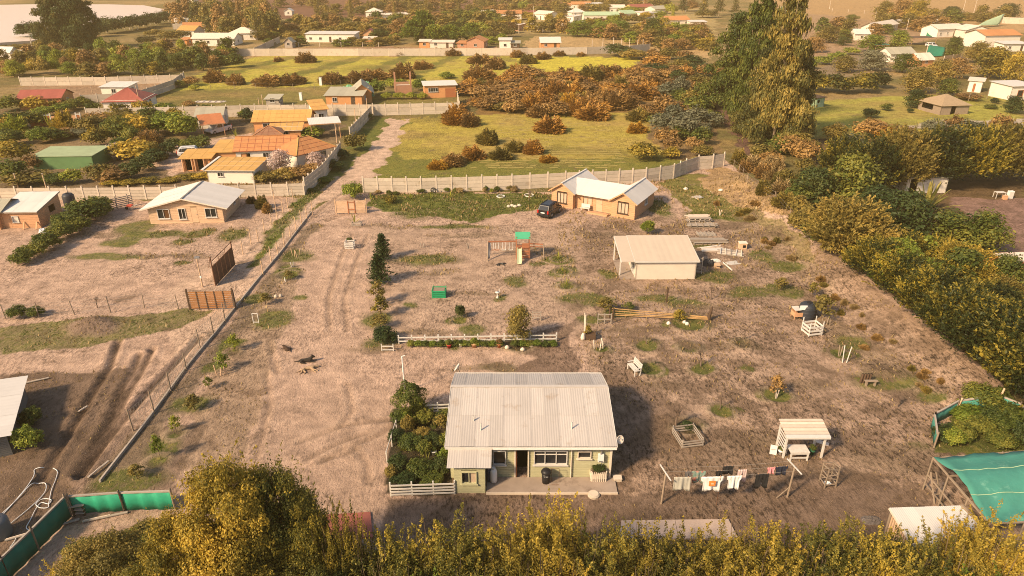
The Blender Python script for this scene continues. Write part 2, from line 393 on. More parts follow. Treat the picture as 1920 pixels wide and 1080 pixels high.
for t in ((232, 452, 26, 9), (150, 340, 1, 1), (290, 440, 60, 6), (375, 438, 24, 7), (400, 430, 0, 0), (440, 440, 26, 12), (340, 455, 22, 5), (345, 492, 14, 4), (235, 458, 20, 4), (255, 427, 30, 10), (205, 480, 70, 5),
          (800, 488, 60, 8), (560, 480, 24, 12), (540, 510, 26, 8), (780, 400, 40, 9), (850, 425, 60, 5), (1240, 390, 20, 14), (1300, 455, 30, 9), (1330, 405, 40, 8), (970, 530, 24, 8), (1010, 495, 14, 4),
          (1055, 487, 26, 7), (1060, 512, 28, 8), (1065, 537, 26, 6), (770, 570, 16, 5), (890, 620, 22, 9), (933, 560, 12, 5), (1100, 560, 50, 9), (1230, 560, 30, 7), (1290, 570, 40, 8),
          (1400, 550, 40, 10), (1470, 545, 30, 12), (1160, 585, 30, 8), (1290, 610, 44, 10), (1110, 600, 26, 9), (1340, 520, 40, 10), (1217, 692, 24, 12), (1316, 692, 22, 11), (1213, 650, 22, 8),
          (1352, 772, 18, 8), (1456, 742, 20, 8), (1385, 770, 16, 5), (1400, 692, 14, 6), (700, 600, 26, 12), (715, 640, 30, 12), (930, 690, 30, 7), (430, 648, 22, 14), (360, 760, 34, 18), (300, 845, 30, 22),
          (400, 690, 22, 10), (860, 650, 12, 4), (1600, 645, 34, 12), (1740, 745, 26, 10), (1660, 715, 60, 14), (1725, 835, 22, 8), (1140, 515, 14, 6), (1430, 480, 24, 9), (1470, 500, 30, 10),
          (510, 600, 30, 14), (480, 560, 30, 8), (450, 640, 18, 5), (555, 560, 12, 4), (250, 900, 60, 20), (1180, 460, 24, 6), (1270, 500, 30, 8)):
    if t[2] > 2: pell(t[0], t[1], t[2]*1.15, t[3]*1.2, (.155, .135, .06), .97, .8)
for t in ((1290, 653, 20, 8), (1394, 646, 26, 8), (1080, 575, 12, 12), (440, 665, 30, 8), (1190, 620, 60, 8), (1345, 650, 30, 8), (1660, 700, 40, 16), (800, 625, 60, 6), (1700, 860, 120, 30), (1440, 830, 80, 14),
          (700, 655, 50, 8), (1520, 720, 50, 9), (1250, 720, 40, 10), (905, 690, 60, 8), (1330, 575, 60, 6), (1000, 470, 60, 8), (1120, 440, 40, 6), (720, 425, 50, 4), (880, 440, 60, 4), (330, 480, 60, 5), (170, 440, 60, 5), (880, 550, 60, 4), (820, 510, 50, 4)):
    pell(*t, (.19, .135, .085), .3, .65)
# wheel tracks pressed into the yard
for pts in TRACKS:
    d = seg_dist(Xf, Yf, pts); paint(np.clip(1.4-d/.22, 0, 1)*.45, (.20, .135, .09), 0); paint(np.clip(1-abs(d-.42)/.2, 0, 1)*.25, (.50, .35, .25), 0)
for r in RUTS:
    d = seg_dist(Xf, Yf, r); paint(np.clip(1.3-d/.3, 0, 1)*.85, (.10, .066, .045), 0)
for px, py, r in RINGS:
    cx, cy = G0(px, py); rr = r*mpp(px, py); d = np.hypot(Xf-cx, Yf-cy)
    paint(np.clip(1.4-abs(d-rr)/.2, 0, 1)*.6, (.34, .25, .17), .1)
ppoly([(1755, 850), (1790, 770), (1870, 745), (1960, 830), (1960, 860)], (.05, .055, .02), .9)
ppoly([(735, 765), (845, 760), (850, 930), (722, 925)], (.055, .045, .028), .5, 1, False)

pm_ = np.clip((fbm(Xf/9, Yf/6, 55)-.42)*3, 0, 1)*(Yf > 98)*(gr > .3); paint(pm_*.55, (.34, .22, .085), .3)
pm_ = np.clip((fbm(Xf/14, Yf/9, 66)-.52)*5, 0, 1)*(Yf > 98)*(gr > .3); paint(pm_*.5, (.13, .11, .035), .7)
gm = bpy.data.materials.new('ground_soil'); gm.use_nodes = True
t = gm.node_tree; N = t.nodes; L = t.links; b = N['Principled BSDF']; b.inputs['Roughness'].default_value = .95; b.inputs['Specular IOR Level'].default_value = .1
ac = N.new('ShaderNodeAttribute'); ac.attribute_name = 'soil'
ag = N.new('ShaderNodeAttribute'); ag.attribute_name = 'turf'
geo = N.new('ShaderNodeNewGeometry')
def noise(scale, detail, rough=.6, vec=None):
    n = N.new('ShaderNodeTexNoise'); n.inputs['Scale'].default_value = scale; n.inputs['Detail'].default_value = detail; n.inputs['Roughness'].default_value = rough
    L.new(vec or geo.outputs['Position'], n.inputs['Vector']); return n.outputs['Fac']
def math_(op, a, b_=None, c=None):
    n = N.new('ShaderNodeMath'); n.operation = op
    for i, v in enumerate((a, b_, c)):
        if v is None: continue
        if isinstance(v, (int, float)): n.inputs[i].default_value = v
        else: L.new(v, n.inputs[i])
    return n.outputs[0]
def rng(v, a, b_, c=0., d=1.):
    n = N.new('ShaderNodeMapRange'); L.new(v, n.inputs[0])
    for i, k in enumerate((a, b_, c, d)): n.inputs[i+1].default_value = k
    return n.outputs[0]
mpn = N.new('ShaderNodeMapping'); mpn.inputs['Scale'].default_value = (1, .45, 1); mpn.inputs['Rotation'].default_value = (0, 0, .12); L.new(geo.outputs['Position'], mpn.inputs[0])
n1 = noise(.7, 8, .65); n2 = noise(4.6, 8, .74, mpn.outputs[0]); n3 = noise(11, 4, .7)
big = rng(n1, .35, .65, .70, 1.22)
ar = N.new('ShaderNodeAttribute'); ar.attribute_name = 'rough'      # 1 where the ground is broken, below 0 where wheels and feet keep it smooth
patch = math_('MAXIMUM', math_('ADD', rng(noise(.13, 6, .62), .38, .58, .12, 1.0), math_('MULTIPLY', ar.outputs['Fac'], .35)), .06)
scuff = math_('ADD', math_('MULTIPLY', math_('SUBTRACT', rng(n2, .47, .60, 1.08, .40), 1.0), patch), 1.0)
fine = math_('ADD', math_('MULTIPLY', math_('SUBTRACT', rng(n3, .3, .72, .72, 1.28), 1.0), math_('ADD', math_('MULTIPLY', patch, .7), .2)), 1.0)
gain = math_('MULTIPLY', math_('MULTIPLY', big, scuff), fine)
sc = N.new('ShaderNodeVectorMath'); sc.operation = 'SCALE'; L.new(ac.outputs['Color'], sc.inputs[0]); L.new(gain, sc.inputs['Scale'])
# darker broken soil showing through the crust, meters across, most of it where the ground was marked rough
blot = rng(math_('ADD', noise(.36, 10, .75), math_('MULTIPLY', ar.outputs['Fac'], .09)), .545, .625)
mb_ = N.new('ShaderNodeMix'); mb_.data_type = 'RGBA'; L.new(math_('MULTIPLY', blot, .74), mb_.inputs[0]); L.new(sc.outputs[0], mb_.inputs[6])
bc_ = N.new('ShaderNodeVectorMath'); bc_.operation = 'SCALE'; bc_.inputs[0].default_value = (.15, .10, .066); L.new(math_('MULTIPLY', fine, scuff), bc_.inputs['Scale']); L.new(bc_.outputs[0], mb_.inputs[7])
# turf: patchy blades over the soil colour
cr = N.new('ShaderNodeValToRGB'); e = cr.color_ramp.elements
e[0].position = .3; e[0].color = (.045, .055, .014, 1); e[1].position = .7; e[1].color = (.27, .215, .055, 1); k = e.new(.5); k.color = (.10, .115, .025, 1)
L.new(noise(1.1, 6, .7), cr.inputs[0])
tm = rng(math_('ADD', math_('MULTIPLY', ag.outputs['Fac'], .5), math_('ADD', math_('MULTIPLY', n2, .8), math_('MULTIPLY', n1, .4))), .90, .99)
mx = N.new('ShaderNodeMix'); mx.data_type = 'RGBA'; L.new(math_('MULTIPLY', tm, .72), mx.inputs[0]); L.new(mb_.outputs[2], mx.inputs[6]); L.new(cr.outputs[0], mx.inputs[7])
L.new(mx.outputs[2], b.inputs['Base Color'])
bp = N.new('ShaderNodeBump'); bp.inputs['Strength'].default_value = .9; bp.inputs['Distance'].default_value = .13
L.new(math_('ADD', math_('MULTIPLY', n2, 1.0), math_('MULTIPLY', n3, .35)), bp.inputs['Height']); L.new(bp.outputs[0], b.inputs['Normal'])
rough = np.where(inpoly(Xw, Yw, P((1090, 420), (1420, 400), (1540, 500), (1850, 750), (1900, 1080), (760, 1000), (1130, 700))), 1., 0.)*.9 + np.where(inpoly(Xw, Yw, P((560, 420), (700, 400), (720, 640), (840, 780), (700, 960), (480, 860), (520, 620))), -.6, 0.)
rough = rough*(Yf < 96) + (Yf >= 96)*-.2 - .7*inpoly(Xf, Yf, P((700, 215), (770, 224), (745, 260), (690, 345), (600, 400), (470, 560), (440, 560), (560, 380), (650, 318), (700, 270)))
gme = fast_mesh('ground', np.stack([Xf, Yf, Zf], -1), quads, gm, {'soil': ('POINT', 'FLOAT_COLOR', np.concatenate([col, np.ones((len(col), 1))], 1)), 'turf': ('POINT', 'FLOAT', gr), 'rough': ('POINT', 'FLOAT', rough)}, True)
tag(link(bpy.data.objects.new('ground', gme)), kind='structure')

# the pale still water at the far left
lm = bpy.data.materials.new('silty_water'); lm.use_nodes = True; b = lm.node_tree.nodes['Principled BSDF']
b.inputs['Base Color'].default_value = (.66, .54, .46, 1); b.inputs['Roughness'].default_value = .45
nn = lm.node_tree.nodes.new('ShaderNodeTexNoise'); nn.inputs['Scale'].default_value = .15; nn.inputs['Detail'].default_value = 4
mq = lm.node_tree.nodes.new('ShaderNodeMapping'); mq.inputs['Scale'].default_value = (.3, 1, 1); gq = lm.node_tree.nodes.new('ShaderNodeNewGeometry')
bq = lm.node_tree.nodes.new('ShaderNodeBump'); bq.inputs['Distance'].default_value = .08
lm.node_tree.links.new(gq.outputs['Position'], mq.inputs[0]); lm.node_tree.links.new(mq.outputs[0], nn.inputs['Vector']); lm.node_tree.links.new(nn.outputs['Fac'], bq.inputs['Height']); lm.node_tree.links.new(bq.outputs[0], b.inputs['Normal'])
lp = P((-900, 60), (-400, 30), (-100, 13), (60, 10), (200, 10), (270, 12), (310, 20), (326, 27), (318, 33), (250, 40), (190, 50), (140, 62), (60, 80), (0, 84), (-200, 110), (-700, 140))
mb = MB(); mb.prism(lp[::-1], -1.2, .75); lk = mb.build('lake', lm); tag(lk, kind='structure')

# dry furrow ridges across the green field (one mass of low earth)
mb = MB(); rr = random.Random(3)
for i in range(34):
    y0 = 206+i*3.3; xa = 955-i*2.2; xb = 1125+i*1.6
    x = xa
    while x < xb:
        x2 = min(xb, x+rr.uniform(8, 30))
        if rr.random() < .6: a, b_ = G(x, y0+rr.uniform(-.4, .4)), G(x2, y0-.6+rr.uniform(-.4, .4)); mb.beam(a+Vector((0, 0, .0)), b_+Vector((0, 0, .0)), .22, .10)
        x = x2+rr.uniform(0, 4)
fu = mb.build('furrow_ridges', mat('straw_earth', (.33, .26, .085), .95, .3, 2)); tag(fu, kind='stuff')
# ------------------------------------------------------------------ plants
rs = np.random.RandomState(7)
def _unit(v): return v/np.maximum(np.linalg.norm(v, axis=-1, keepdims=True), 1e-6)
def leaf_mesh(name, pos, nrm, size, v, aspect=.5, droop=None, m=None):
    """one small kite-shaped leaf per position, turned to lie across nrm"""
    n = len(pos); a = _unit(nrm); r = _unit(rs.normal(size=(n, 3)))
    u = _unit(np.cross(a, r)) if droop is None else _unit(droop)
    w = _unit(np.cross(a, u)); s = (size*(.6+.8*rs.rand(n)))[:, None]
    A = pos - u*s*.5; C = pos + u*s*.5; B = pos + w*s*aspect*.5 + a*s*.08; D = pos - w*s*aspect*.5 + a*s*.08
    V = np.stack([A, B, C, D], 1).reshape(-1, 3); Q = np.arange(4*n).reshape(-1, 4)
    return fast_mesh(name, V, Q, m or MATS['leaf_default'], {'v': ('FACE', 'FLOAT', np.clip(v, 0, 1))})
def blob_leaves(n, blobs, spread=.25, upbias=.25):
    """leaves on and just inside the skins of several ragged blobs (cx, cy, cz, rx, ry, rz)"""
    B = np.array(blobs, float); wts = (B[:, 3]*B[:, 4]*B[:, 5])**(2/3.); k = rs.choice(len(B), n, p=wts/wts.sum()); b = B[k]
    d = _unit(rs.normal(size=(n, 3))); d[:, 2] = np.where(d[:, 2] < -.35, -d[:, 2], d[:, 2])
    lump = 1+.22*np.sin(d[:, 0]*5+k*1.7)*np.sin(d[:, 1]*5+k)+.15*np.sin(d[:, 2]*7+k*2.1)
    r = lump*(1-spread*rs.rand(n)**1.6*1.8)
    r = np.where(rs.rand(n) < .05, r*(1.05+.15*rs.rand(n)), r)
    pos = b[:, :3]+d*b[:, 3:]*r[:, None]
    nrm = _unit(d+rs.normal(size=(n, 3))*.55+np.array([0, 0, upbias]))
    cv = rs.rand(len(B))[k]*.35+rs.rand(n)*.5+.1
    return pos, nrm, cv
MATS['leaf_default'] = bpy.data.materials.new('leaf_default')
def crown_blobs(nb, rx=.5, z0=.25, z1=.95, top=.6, sub=.24):
    out = []
    for i in range(nb):
        t = (i+.5)/nb; z = z0+(z1-z0)*t; prof = math.sin(math.pi*min(1, (.18+.82*t)**.8))**.7
        a = i*2.4+rs.rand(); R = max(0, rx*prof-sub*.8)*(.5+.6*rs.rand())
        q = sub*(.75+.5*rs.rand()); out.append((R*math.cos(a), R*math.sin(a), min(z, z1-q*.6), q, q, q*.85))
    return out
def shoots(n_sh, per, base, hmin, hmax, lean=.25, R=.5, z0=.3):
    """upright leafy shoots: lines of leaves rising from the crown"""
    pos = []; dr = []; v = []
    for i in range(n_sh):
        a = rs.rand()*6.283; r = R*math.sqrt(rs.rand()); p = np.array([r*math.cos(a), r*math.sin(a), z0+rs.rand()*.25+base*(1-(r/R)**2)])
        d = np.array([math.cos(a)*lean*r/R, math.sin(a)*lean*r/R, 1])+rs.normal(size=3)*.12; L_ = hmin+(hmax-hmin)*rs.rand()
        t = rs.rand(per)[:, None]; bend = rs.normal(size=3)*.06
        q = p+d*t*L_+bend*t*t+rs.normal(size=(per, 3))*(.028*(1.15-t))
        pos.append(q); dr.append(_unit(rs.normal(size=(per, 3))+d*.9)); v.append(np.full(per, rs.rand()*.35)+rs.rand(per)*.45+.25*t[:, 0])
    return np.concatenate(pos), np.concatenate(dr), np.concatenate(v)
def twigs(mb, p, d, L_, r, depth, nb=3, spread=.6, seed=random.Random(5)):
    q = [p+d*L_*t+Vector((seed.uniform(-1, 1), seed.uniform(-1, 1), 0))*L_*.06*t for t in (0, .5, 1)]
    mb.tube(q, [r, r*.8, r*.6], 4 if depth < 3 else 6, False)
    if depth:
        for k in range(nb):
            nd = (d+Vector((seed.uniform(-1, 1), seed.uniform(-1, 1), seed.uniform(-.3, .7)))*spread).normalized()
            twigs(mb, q[1].lerp(q[2], seed.random()), nd, L_*.68, r*.55, depth-1, nb, spread, seed)
PROTO = {}
bark = mat('bark', (.13, .09, .06), .9, .35, 6); barkp = mat('pale_bark', (.34, .25, .17), .9, .3, 5)
def _trunk(name, h=.4, r=.03, forks=4, m=bark, top=.75):
    mb = MB(); rr = random.Random(len(PROTO)+3)
    mb.tube([(0, 0, -.02), (.01, 0, h*.5), (0, .01, h)], [r*1.3, r, r*.8], 7)
    for k in range(forks):
        a = k*6.28/forks+rr.random(); e = Vector((math.cos(a)*.25, math.sin(a)*.25, top-rr.random()*.15))
        mb.tube([(0, 0, h*.85), e*.5+Vector((0, 0, h*.45)), e], [r*.7, r*.45, r*.15], 5, False)
    return mesh(name, mb.v, mb.f, m)
def reg(kind, crown, trunk=None): PROTO.setdefault(kind, []).append((crown, trunk))
def bush_proto(kind, n, size, blobs, spread=.3, aspect=.55, k=2, up=.25):
    for i in range(k):
        p, nr, v = blob_leaves(n, blobs() if callable(blobs) else blobs, spread, up)
        reg(kind, leaf_mesh(kind, p, nr, size, v, aspect))
def round_blobs(): return [(0, 0, .42, .42, .42, .46)]+[(.27*math.cos(a), .27*math.sin(a), .32+.3*rs.rand(), .23, .23, .25) for a in rs.rand(6)*6.28]
bush_proto('bush', 1500, .10, round_blobs, k=4)
bush_proto('bush_fine', 5200, .075, lambda: round_blobs()+[(.36*math.cos(a), .36*math.sin(a), .2+.55*rs.rand(), .13, .13, .15) for a in rs.rand(7)*6.28], .45, k=3)
bush_proto('ball', 6000, .05, [(0, 0, .5, .47, .47, .47)], .12, k=1)
def spiky(kind, n, L_, k=2, wid=.12):
    for i in range(k):
        a = rs.rand(n)*6.283; el = np.arccos(rs.rand(n)*.98); r = .15+.3*rs.rand(n)
        d = np.stack([np.sin(el)*np.cos(a), np.sin(el)*np.sin(a), np.cos(el)], -1)
        lump = 1+.25*np.sin(a*3+i)*np.sin(el*4)
        pos = d*np.array([.5, .5, .9])*(.35+.6*rs.rand(n)**.6)[:, None]*lump[:, None]; pos[:, 2] += .03
        nr = _unit(np.cross(d, rs.normal(size=(n, 3))))
        reg(kind, leaf_mesh(kind, pos, nr, L_, rs.rand(n)*.7+.15*np.sin(a*2)+.15, wid, _unit(d+rs.normal(size=(n, 3))*.35+np.array([0, 0, .25]))))
spiky('scrub', 2600, .17, 3, .26); spiky('tussock', 500, .55, 2, .07)
for i in range(3):
    p, nr, v = blob_leaves(4200, crown_blobs(15, .5, .14, .95), .45); reg('tree', leaf_mesh('tree_crown', p, nr, .055, v, .55), _trunk('trunk', .36, .022))
for i in range(2):
    p, nr, v = blob_leaves(1300, crown_blobs(11, .5, .12, .96), .5); reg('tree_far', leaf_mesh('tree_crown', p, nr, .10, v, .6), _trunk('trunk', .36, .03, 3))
for i in range(3):      # young yard trees: open little crowns
    p, nr, v = blob_leaves(620, crown_blobs(8, .48, .32, .98, sub=.22), .6); reg('sapling', leaf_mesh('sapling_crown', p, nr, .11, v, .5), _trunk('trunk', .45, .018, 5))
for i in range(2):      # tall, narrow and shaggy: eucalyptus and poplar
    bl = []
    for j in range(26):
        t = j/25.; a = j*2.4; R = .34*(1-t)**.6*(.6+.5*rs.rand()) if t > .1 else .3
        bl.append((R*math.cos(a), R*math.sin(a), .12+.84*t, .17-.07*t, .17-.07*t, .085))
    p, nr, v = blob_leaves(16000, bl, .7, 0); reg('tall_tree', leaf_mesh('tall_crown', p, nr, .022, v, .42), _trunk('trunk', .55, .014, 6, barkp, .9))
for i in range(2):
    bl = [(.16*math.cos(j*2.4)*(1-j/14.), .16*math.sin(j*2.4)*(1-j/14.), .2+.75*j/13., .22-.1*j/13., .22-.1*j/13., .1) for j in range(14)]
    p, nr, v = blob_leaves(2200, bl, .6, 0); reg('tall_far', leaf_mesh('tall_crown', p, nr, .05, v, .5), _trunk('trunk', .4, .02, 4, barkp, .85))
for i in range(2):      # giants: dense, ragged columns of foliage down to the ground
    bl = []
    for j in range(60):
        t = (j+.5)/60.; a = j*2.4; R = .42*(1-t)**.4*(.2+.95*rs.rand()); q = (.17-.08*t)*(.6+.7*rs.rand())
        bl.append((R*math.cos(a), R*math.sin(a), .05+.86*t+.05*rs.rand(), q, q, q*.55))
    p, nr, v = blob_leaves(30000, bl, .6, 0); reg('giant', leaf_mesh('giant_crown', p, nr, .034, v, .45), _trunk('trunk', .55, .016, 6, barkp, .9))
def clumpy(nb, q0, q1, z0, z1, flat=.8):
    """many small leaf clumps on the outside of an egg, so that the crown breaks into lit lumps and dark gaps"""
    out = []
    for i in range(nb):
        d = _unit(rs.normal(size=3)); d[2] = d[2] if d[2] > -.5 else -d[2]; q = q0+(q1-q0)*rs.rand(); f = .62+.38*rs.rand()
        out.append((d[0]*(.5-q)*f*1.05, d[1]*(.5-q)*f*1.05, (z0+z1)/2+d[2]*((z1-z0)/2-q*.5)*f, q, q, q*flat))
    return out
for i in range(3):      # the near hedgerow trees, leaf by leaf
    p1, n1_, v1 = blob_leaves(56000, clumpy(80, .07, .13, .12, .97), .6, .3); bm = rs.rand(len(p1))
    p2, n2_, v2 = shoots(90, 40, .45, .05, .16, .5, .42, .30)
    reg('near_tree', leaf_mesh('near_crown', np.concatenate([p1, p2]), np.concatenate([n1_, n2_]), .0165, np.concatenate([v1*.95, .2+v2*.7]), .6), _trunk('trunk', .4, .02, 6))
for i in range(3):      # suckering thicket: clumps below, leafy shoots above
    p1, n1_, v1 = blob_leaves(36000, clumpy(56, .08, .16, .05, .74, .9), .6, .3)
    p2, n2_, v2 = shoots(120, 120, .42, .14, .36, .4, .46, .14)
    tw = MB(); rr = random.Random(i)
    for j in range(40):
        a = rr.random()*6.28; r = rr.random()*.4; tw.tube([(r*.5*math.cos(a), r*.5*math.sin(a), 0), (r*math.cos(a), r*math.sin(a), .45), (r*1.15*math.cos(a), r*1.15*math.sin(a), .75+.15*rr.random())], [.008, .005, .002], 3, False)
    reg('thicket', leaf_mesh('thicket_leaves', np.concatenate([p1, p2]), np.concatenate([n1_, n2_]), .020, np.concatenate([v1*.95, .1+v2*.75]), .6), mesh('stems', tw.v, tw.f, bark))
def spray_proto(kind, ns, per, size, blobs, L_=.16, lift=.6, k=3):
    """cypress: long flattened sprays that reach outward and up from the body"""
    for i in range(k):
        B = np.array(blobs); kk = rs.choice(len(B), ns); b = B[kk]
        d = _unit(rs.normal(size=(ns, 3))); d[:, 2] = np.abs(d[:, 2])*.9-.15
        base = b[:, :3]+d*b[:, 3:]*.82; dirn = _unit(d*np.array([1, 1, .4])+np.array([0, 0, lift])+rs.normal(size=(ns, 3))*.25); Ls = L_*(.5+.9*rs.rand(ns))
        t = rs.rand(ns, per, 1); off = rs.normal(size=(ns, per, 3))*.022*(1.25-t)
        pos = (base[:, None]+dirn[:, None]*Ls[:, None, None]*t+off).reshape(-1, 3)
        dr = _unit(dirn[:, None]+rs.normal(size=(ns, per, 3))*.45).reshape(-1, 3)
        v = (rs.rand(ns)[:, None]*.5+rs.rand(ns, per)*.25+t[..., 0]*.25).reshape(-1)
        nr = _unit(np.cross(dr, rs.normal(size=dr.shape)))
        p1, n1_, v1 = blob_leaves(3500, blobs, .25); 
        reg(kind, leaf_mesh(kind, np.concatenate([pos, p1]), np.concatenate([nr, n1_]), size, np.concatenate([v, v1*.4]), .42, np.concatenate([dr, _unit(rs.normal(size=p1.shape))])))
spray_proto('cypress', 700, 26, .045, [(0, 0, .3, .46, .46, .32), (.05, 0, .62, .34, .34, .3), (-.2, .1, .45, .26, .26, .3), (.22, -.1, .4, .26, .26, .3), (0, -.22, .35, .25, .25, .28)], .22, .9)
spray_proto('bushy_fir', 260, 14, .07, [(0, 0, .45, .42, .42, .42), (.1, .1, .7, .25, .25, .22)], .16, .5, 2)
for i in range(2):      # young conifer: tiers of needles
    pos = []; dr = []
    for tier in range(15):
        z = .1+.86*tier/15.; R = .42*(1-z)**.8*(.8+.4*rs.rand())+.02
        for bnr in range(8):
            a = bnr*.785+tier*.6+rs.rand()*.4; n = 26; t = rs.rand(n)[:, None]; d = np.array([math.cos(a), math.sin(a), .18+.5*z]); RR = R*(.7+.5*rs.rand())
            pos.append(np.array([0, 0, z])+d*RR*t+rs.normal(size=(n, 3))*.016); dr.append(_unit(d+rs.normal(size=(n, 3))*.5))
    pos = np.concatenate(pos); dr = np.concatenate(dr); nr = _unit(np.cross(dr, rs.normal(size=dr.shape)))
    tm_ = MB(); tm_.tube([(0, 0, 0), (0, 0, .5), (0, 0, .97)], [.022, .014, .004], 6)
    reg('conifer', leaf_mesh('conifer_needles', pos, nr, .09, rs.rand(len(pos)), .3, dr), mesh('trunk', tm_.v, tm_.f, bark))
for i in range(3):
    tw = MB(); twigs(tw, Vector((0, 0, 0)), Vector((0, 0, 1)), .40, .048, 4, 3, .8, random.Random(20+i)); reg('bare', mesh('bare_branches', tw.v, tw.f, mat('twig_bark', (.17, .12, .09), .9, .3, 9)))
def frond_proto(kind, nf, seg, L_, arch, wid, rise, m_st=True, k=2, leaflets=True):
    for i in range(k):
        P_, Dr, Nr, V_ = [], [], [], []
        mb = MB()
        for j in range(nf):
            a = j*2.399+rs.rand()*.3; e = rise*(.35+.75*((j+.5)/nf)) ; Lf = L_*(.8+.4*rs.rand())
            pts = []
            for q in range(seg+1):
                t = q/seg; rr_ = Lf*(t*math.cos(e)); z = Lf*(t*math.sin(e))-arch*Lf*t*t
                pts.append(np.array([math.cos(a)*rr_, math.sin(a)*rr_, z]))
            side = np.array([-math.sin(a), math.cos(a), 0])
            if leaflets:
                mb.tube([Vector(p) for p in pts], [.012, *([.008]*(seg-1)), .003], 3, False)
                for q in range(seg*7):
                    t = .08+.92*(q+.5)/(seg*7); f = t*seg; a0 = pts[min(int(f), seg-1)]; a1 = pts[min(int(f)+1, seg)]; c = a0+(a1-a0)*(f-int(f))
                    for sgn in (-1, 1):
                        dd = _unit(side*sgn+_unit(a1-a0)*.7+np.array([0, 0, -.15])); w_ = wid*(math.sin(math.pi*min(1, .15+t*.85))**.6+.1)
                        P_.append(c+dd*w_*.5); Dr.append(dd); Nr.append(_unit(np.cross(dd, a1-a0)+rs.normal(size=3)*.01)); V_.append((w_, .3+.5*rs.rand()))
            else:
                vs = []; 
                for q, c in enumerate(pts):
                    t = q/seg; w_ = wid*math.sin(math.pi*min(.97, .12+t*.85))**.7
                    vs += [c-side*w_*.5+np.array([0, 0, .12*w_]), c, c+side*w_*.5+np.array([0, 0, .12*w_])]
                fs = []
                for q in range(seg): fs += [(3*q, 3*q+1, 3*q+4, 3*q+3), (3*q+1, 3*q+2, 3*q+5, 3*q+4)]
                mb.add(vs, fs)
        if leaflets:
            P_ = np.array(P_); Dr = np.array(Dr); Nr = np.array(Nr); w_ = np.array([v[0] for v in V_]); vv = np.array([v[1] for v in V_])
            me = leaf_mesh(kind, P_, Nr, w_, vv, .16, Dr)
            reg(kind, me, mesh('ribs', mb.v, mb.f, barkp))
        else:
            me = mesh(kind, mb.v, mb.f, MATS['leaf_default']); at_ = me.attributes.new('v', 'FLOAT', 'FACE'); at_.data.foreach_set('value', (.45+.5*rs.rand(len(mb.f))).astype(np.float32)); reg(kind, me)
frond_proto('palm', 26, 6, .55, .55, .13, 1.35); frond_proto('banana', 22, 7, .62, .28, .05, 1.5, leaflets=False); frond_proto('agave', 18, 4, .5, .1, .05, 1.3, leaflets=False)
frond_proto('yard_plant', 10, 4, .9, .18, .07, 1.5, leaflets=False)

F_ = foliage_mat
LEAF = dict(
 gold=F_('gold_green_leaf', (.045, .058, .014), (.30, .225, .035), (.64, .44, .065)), near=F_('yellow_green_leaf', (.035, .055, .014), (.16, .145, .028), (.60, .43, .06)),
 green=F_('green_leaf', (0.033, 0.058, 0.013), (0.098, 0.124, 0.023), (0.286, 0.260, 0.046)), bright=F_('bright_green_leaf', (.07, .11, .015), (.18, .23, .03), (.40, .38, .055)),
 dark=F_('dark_green_leaf', (0.024, 0.043, 0.014), (0.047, 0.074, 0.020), (0.101, 0.115, 0.030)), olive=F_('olive_leaf', (0.088, 0.077, 0.022), (0.213, 0.169, 0.041), (0.450, 0.312, 0.075)),
 brown=F_('brown_scrub_leaf', (0.115, 0.066, 0.025), (0.275, 0.161, 0.055), (0.482, 0.287, 0.092), .25), rust=F_('rust_leaf', (.12, .058, .02), (.34, .17, .040), (.56, .30, .06), .25),
 amber=F_('amber_leaf', (.26, .13, .02), (.46, .25, .035), (.6, .36, .05)), euca=F_('eucalyptus_leaf', (.035, .048, .016), (.13, .125, .032), (.46, .33, .08)),
 cyp=F_('cypress_leaf', (.013, .025, .009), (.05, .062, .014), (.44, .33, .045)), pine=F_('pine_needle', (.02, .045, .018), (.04, .07, .025), (.085, .11, .035)),
 lime=F_('lime_leaf', (.16, .20, .02), (.30, .31, .035), (.45, .42, .06)), pink=F_('blossom', (.30, .2, .16), (.55, .4, .34), (.75, .6, .54)), grey=F_('grey_green_leaf', (0.084, 0.096, 0.060), (0.168, 0.168, 0.102), (0.288, 0.264, 0.156)),
 palmy=F_('palm_leaf', (.07, .09, .02), (.17, .17, .04), (.42, .34, .10)), dry=F_('dry_grass_leaf', (.22, .15, .06), (.36, .25, .11), (.5, .37, .18)), twig=mat('twig_bark', (.17, .12, .09)))
prs = random.Random(11)
def plant(kind, x, y, w, h, leaf, name, label=None, cat='bush', group=None, rot=None, sink=.03, wy=None, z=None):
    pr = PROTO[kind]; cr_, tr_ = pr[prs.randrange(len(pr))]
    z = H(x, y)-sink*h if z is None else z
    rz = prs.random()*6.28 if rot is None else rot
    if tr_ is None:
        o = bpy.data.objects.new(name, cr_); link(o); o.location = (x, y, z); o.rotation_euler = (0, 0, rz); o.scale = (w, wy or w, h); top = o
    else:
        top = thing(name, label, cat, (x, y, z), rz)
        o = link(bpy.data.objects.new('crown' if kind not in ('conifer', 'thicket', 'palm') else {'conifer': 'needles', 'thicket': 'leaves', 'palm': 'fronds'}[kind], cr_), top); o.scale = (w, wy or w, h)
        q = link(bpy.data.objects.new('trunk' if kind not in ('thicket', 'palm') else {'thicket': 'stems', 'palm': 'leaf_ribs'}[kind], tr_), top); q.scale = (w, wy or w, h)
    if kind != 'bare':
        if o.material_slots: o.material_slots[0].link = 'OBJECT'; o.material_slots[0].material = LEAF[leaf]
    return tag(top, label, cat, group)
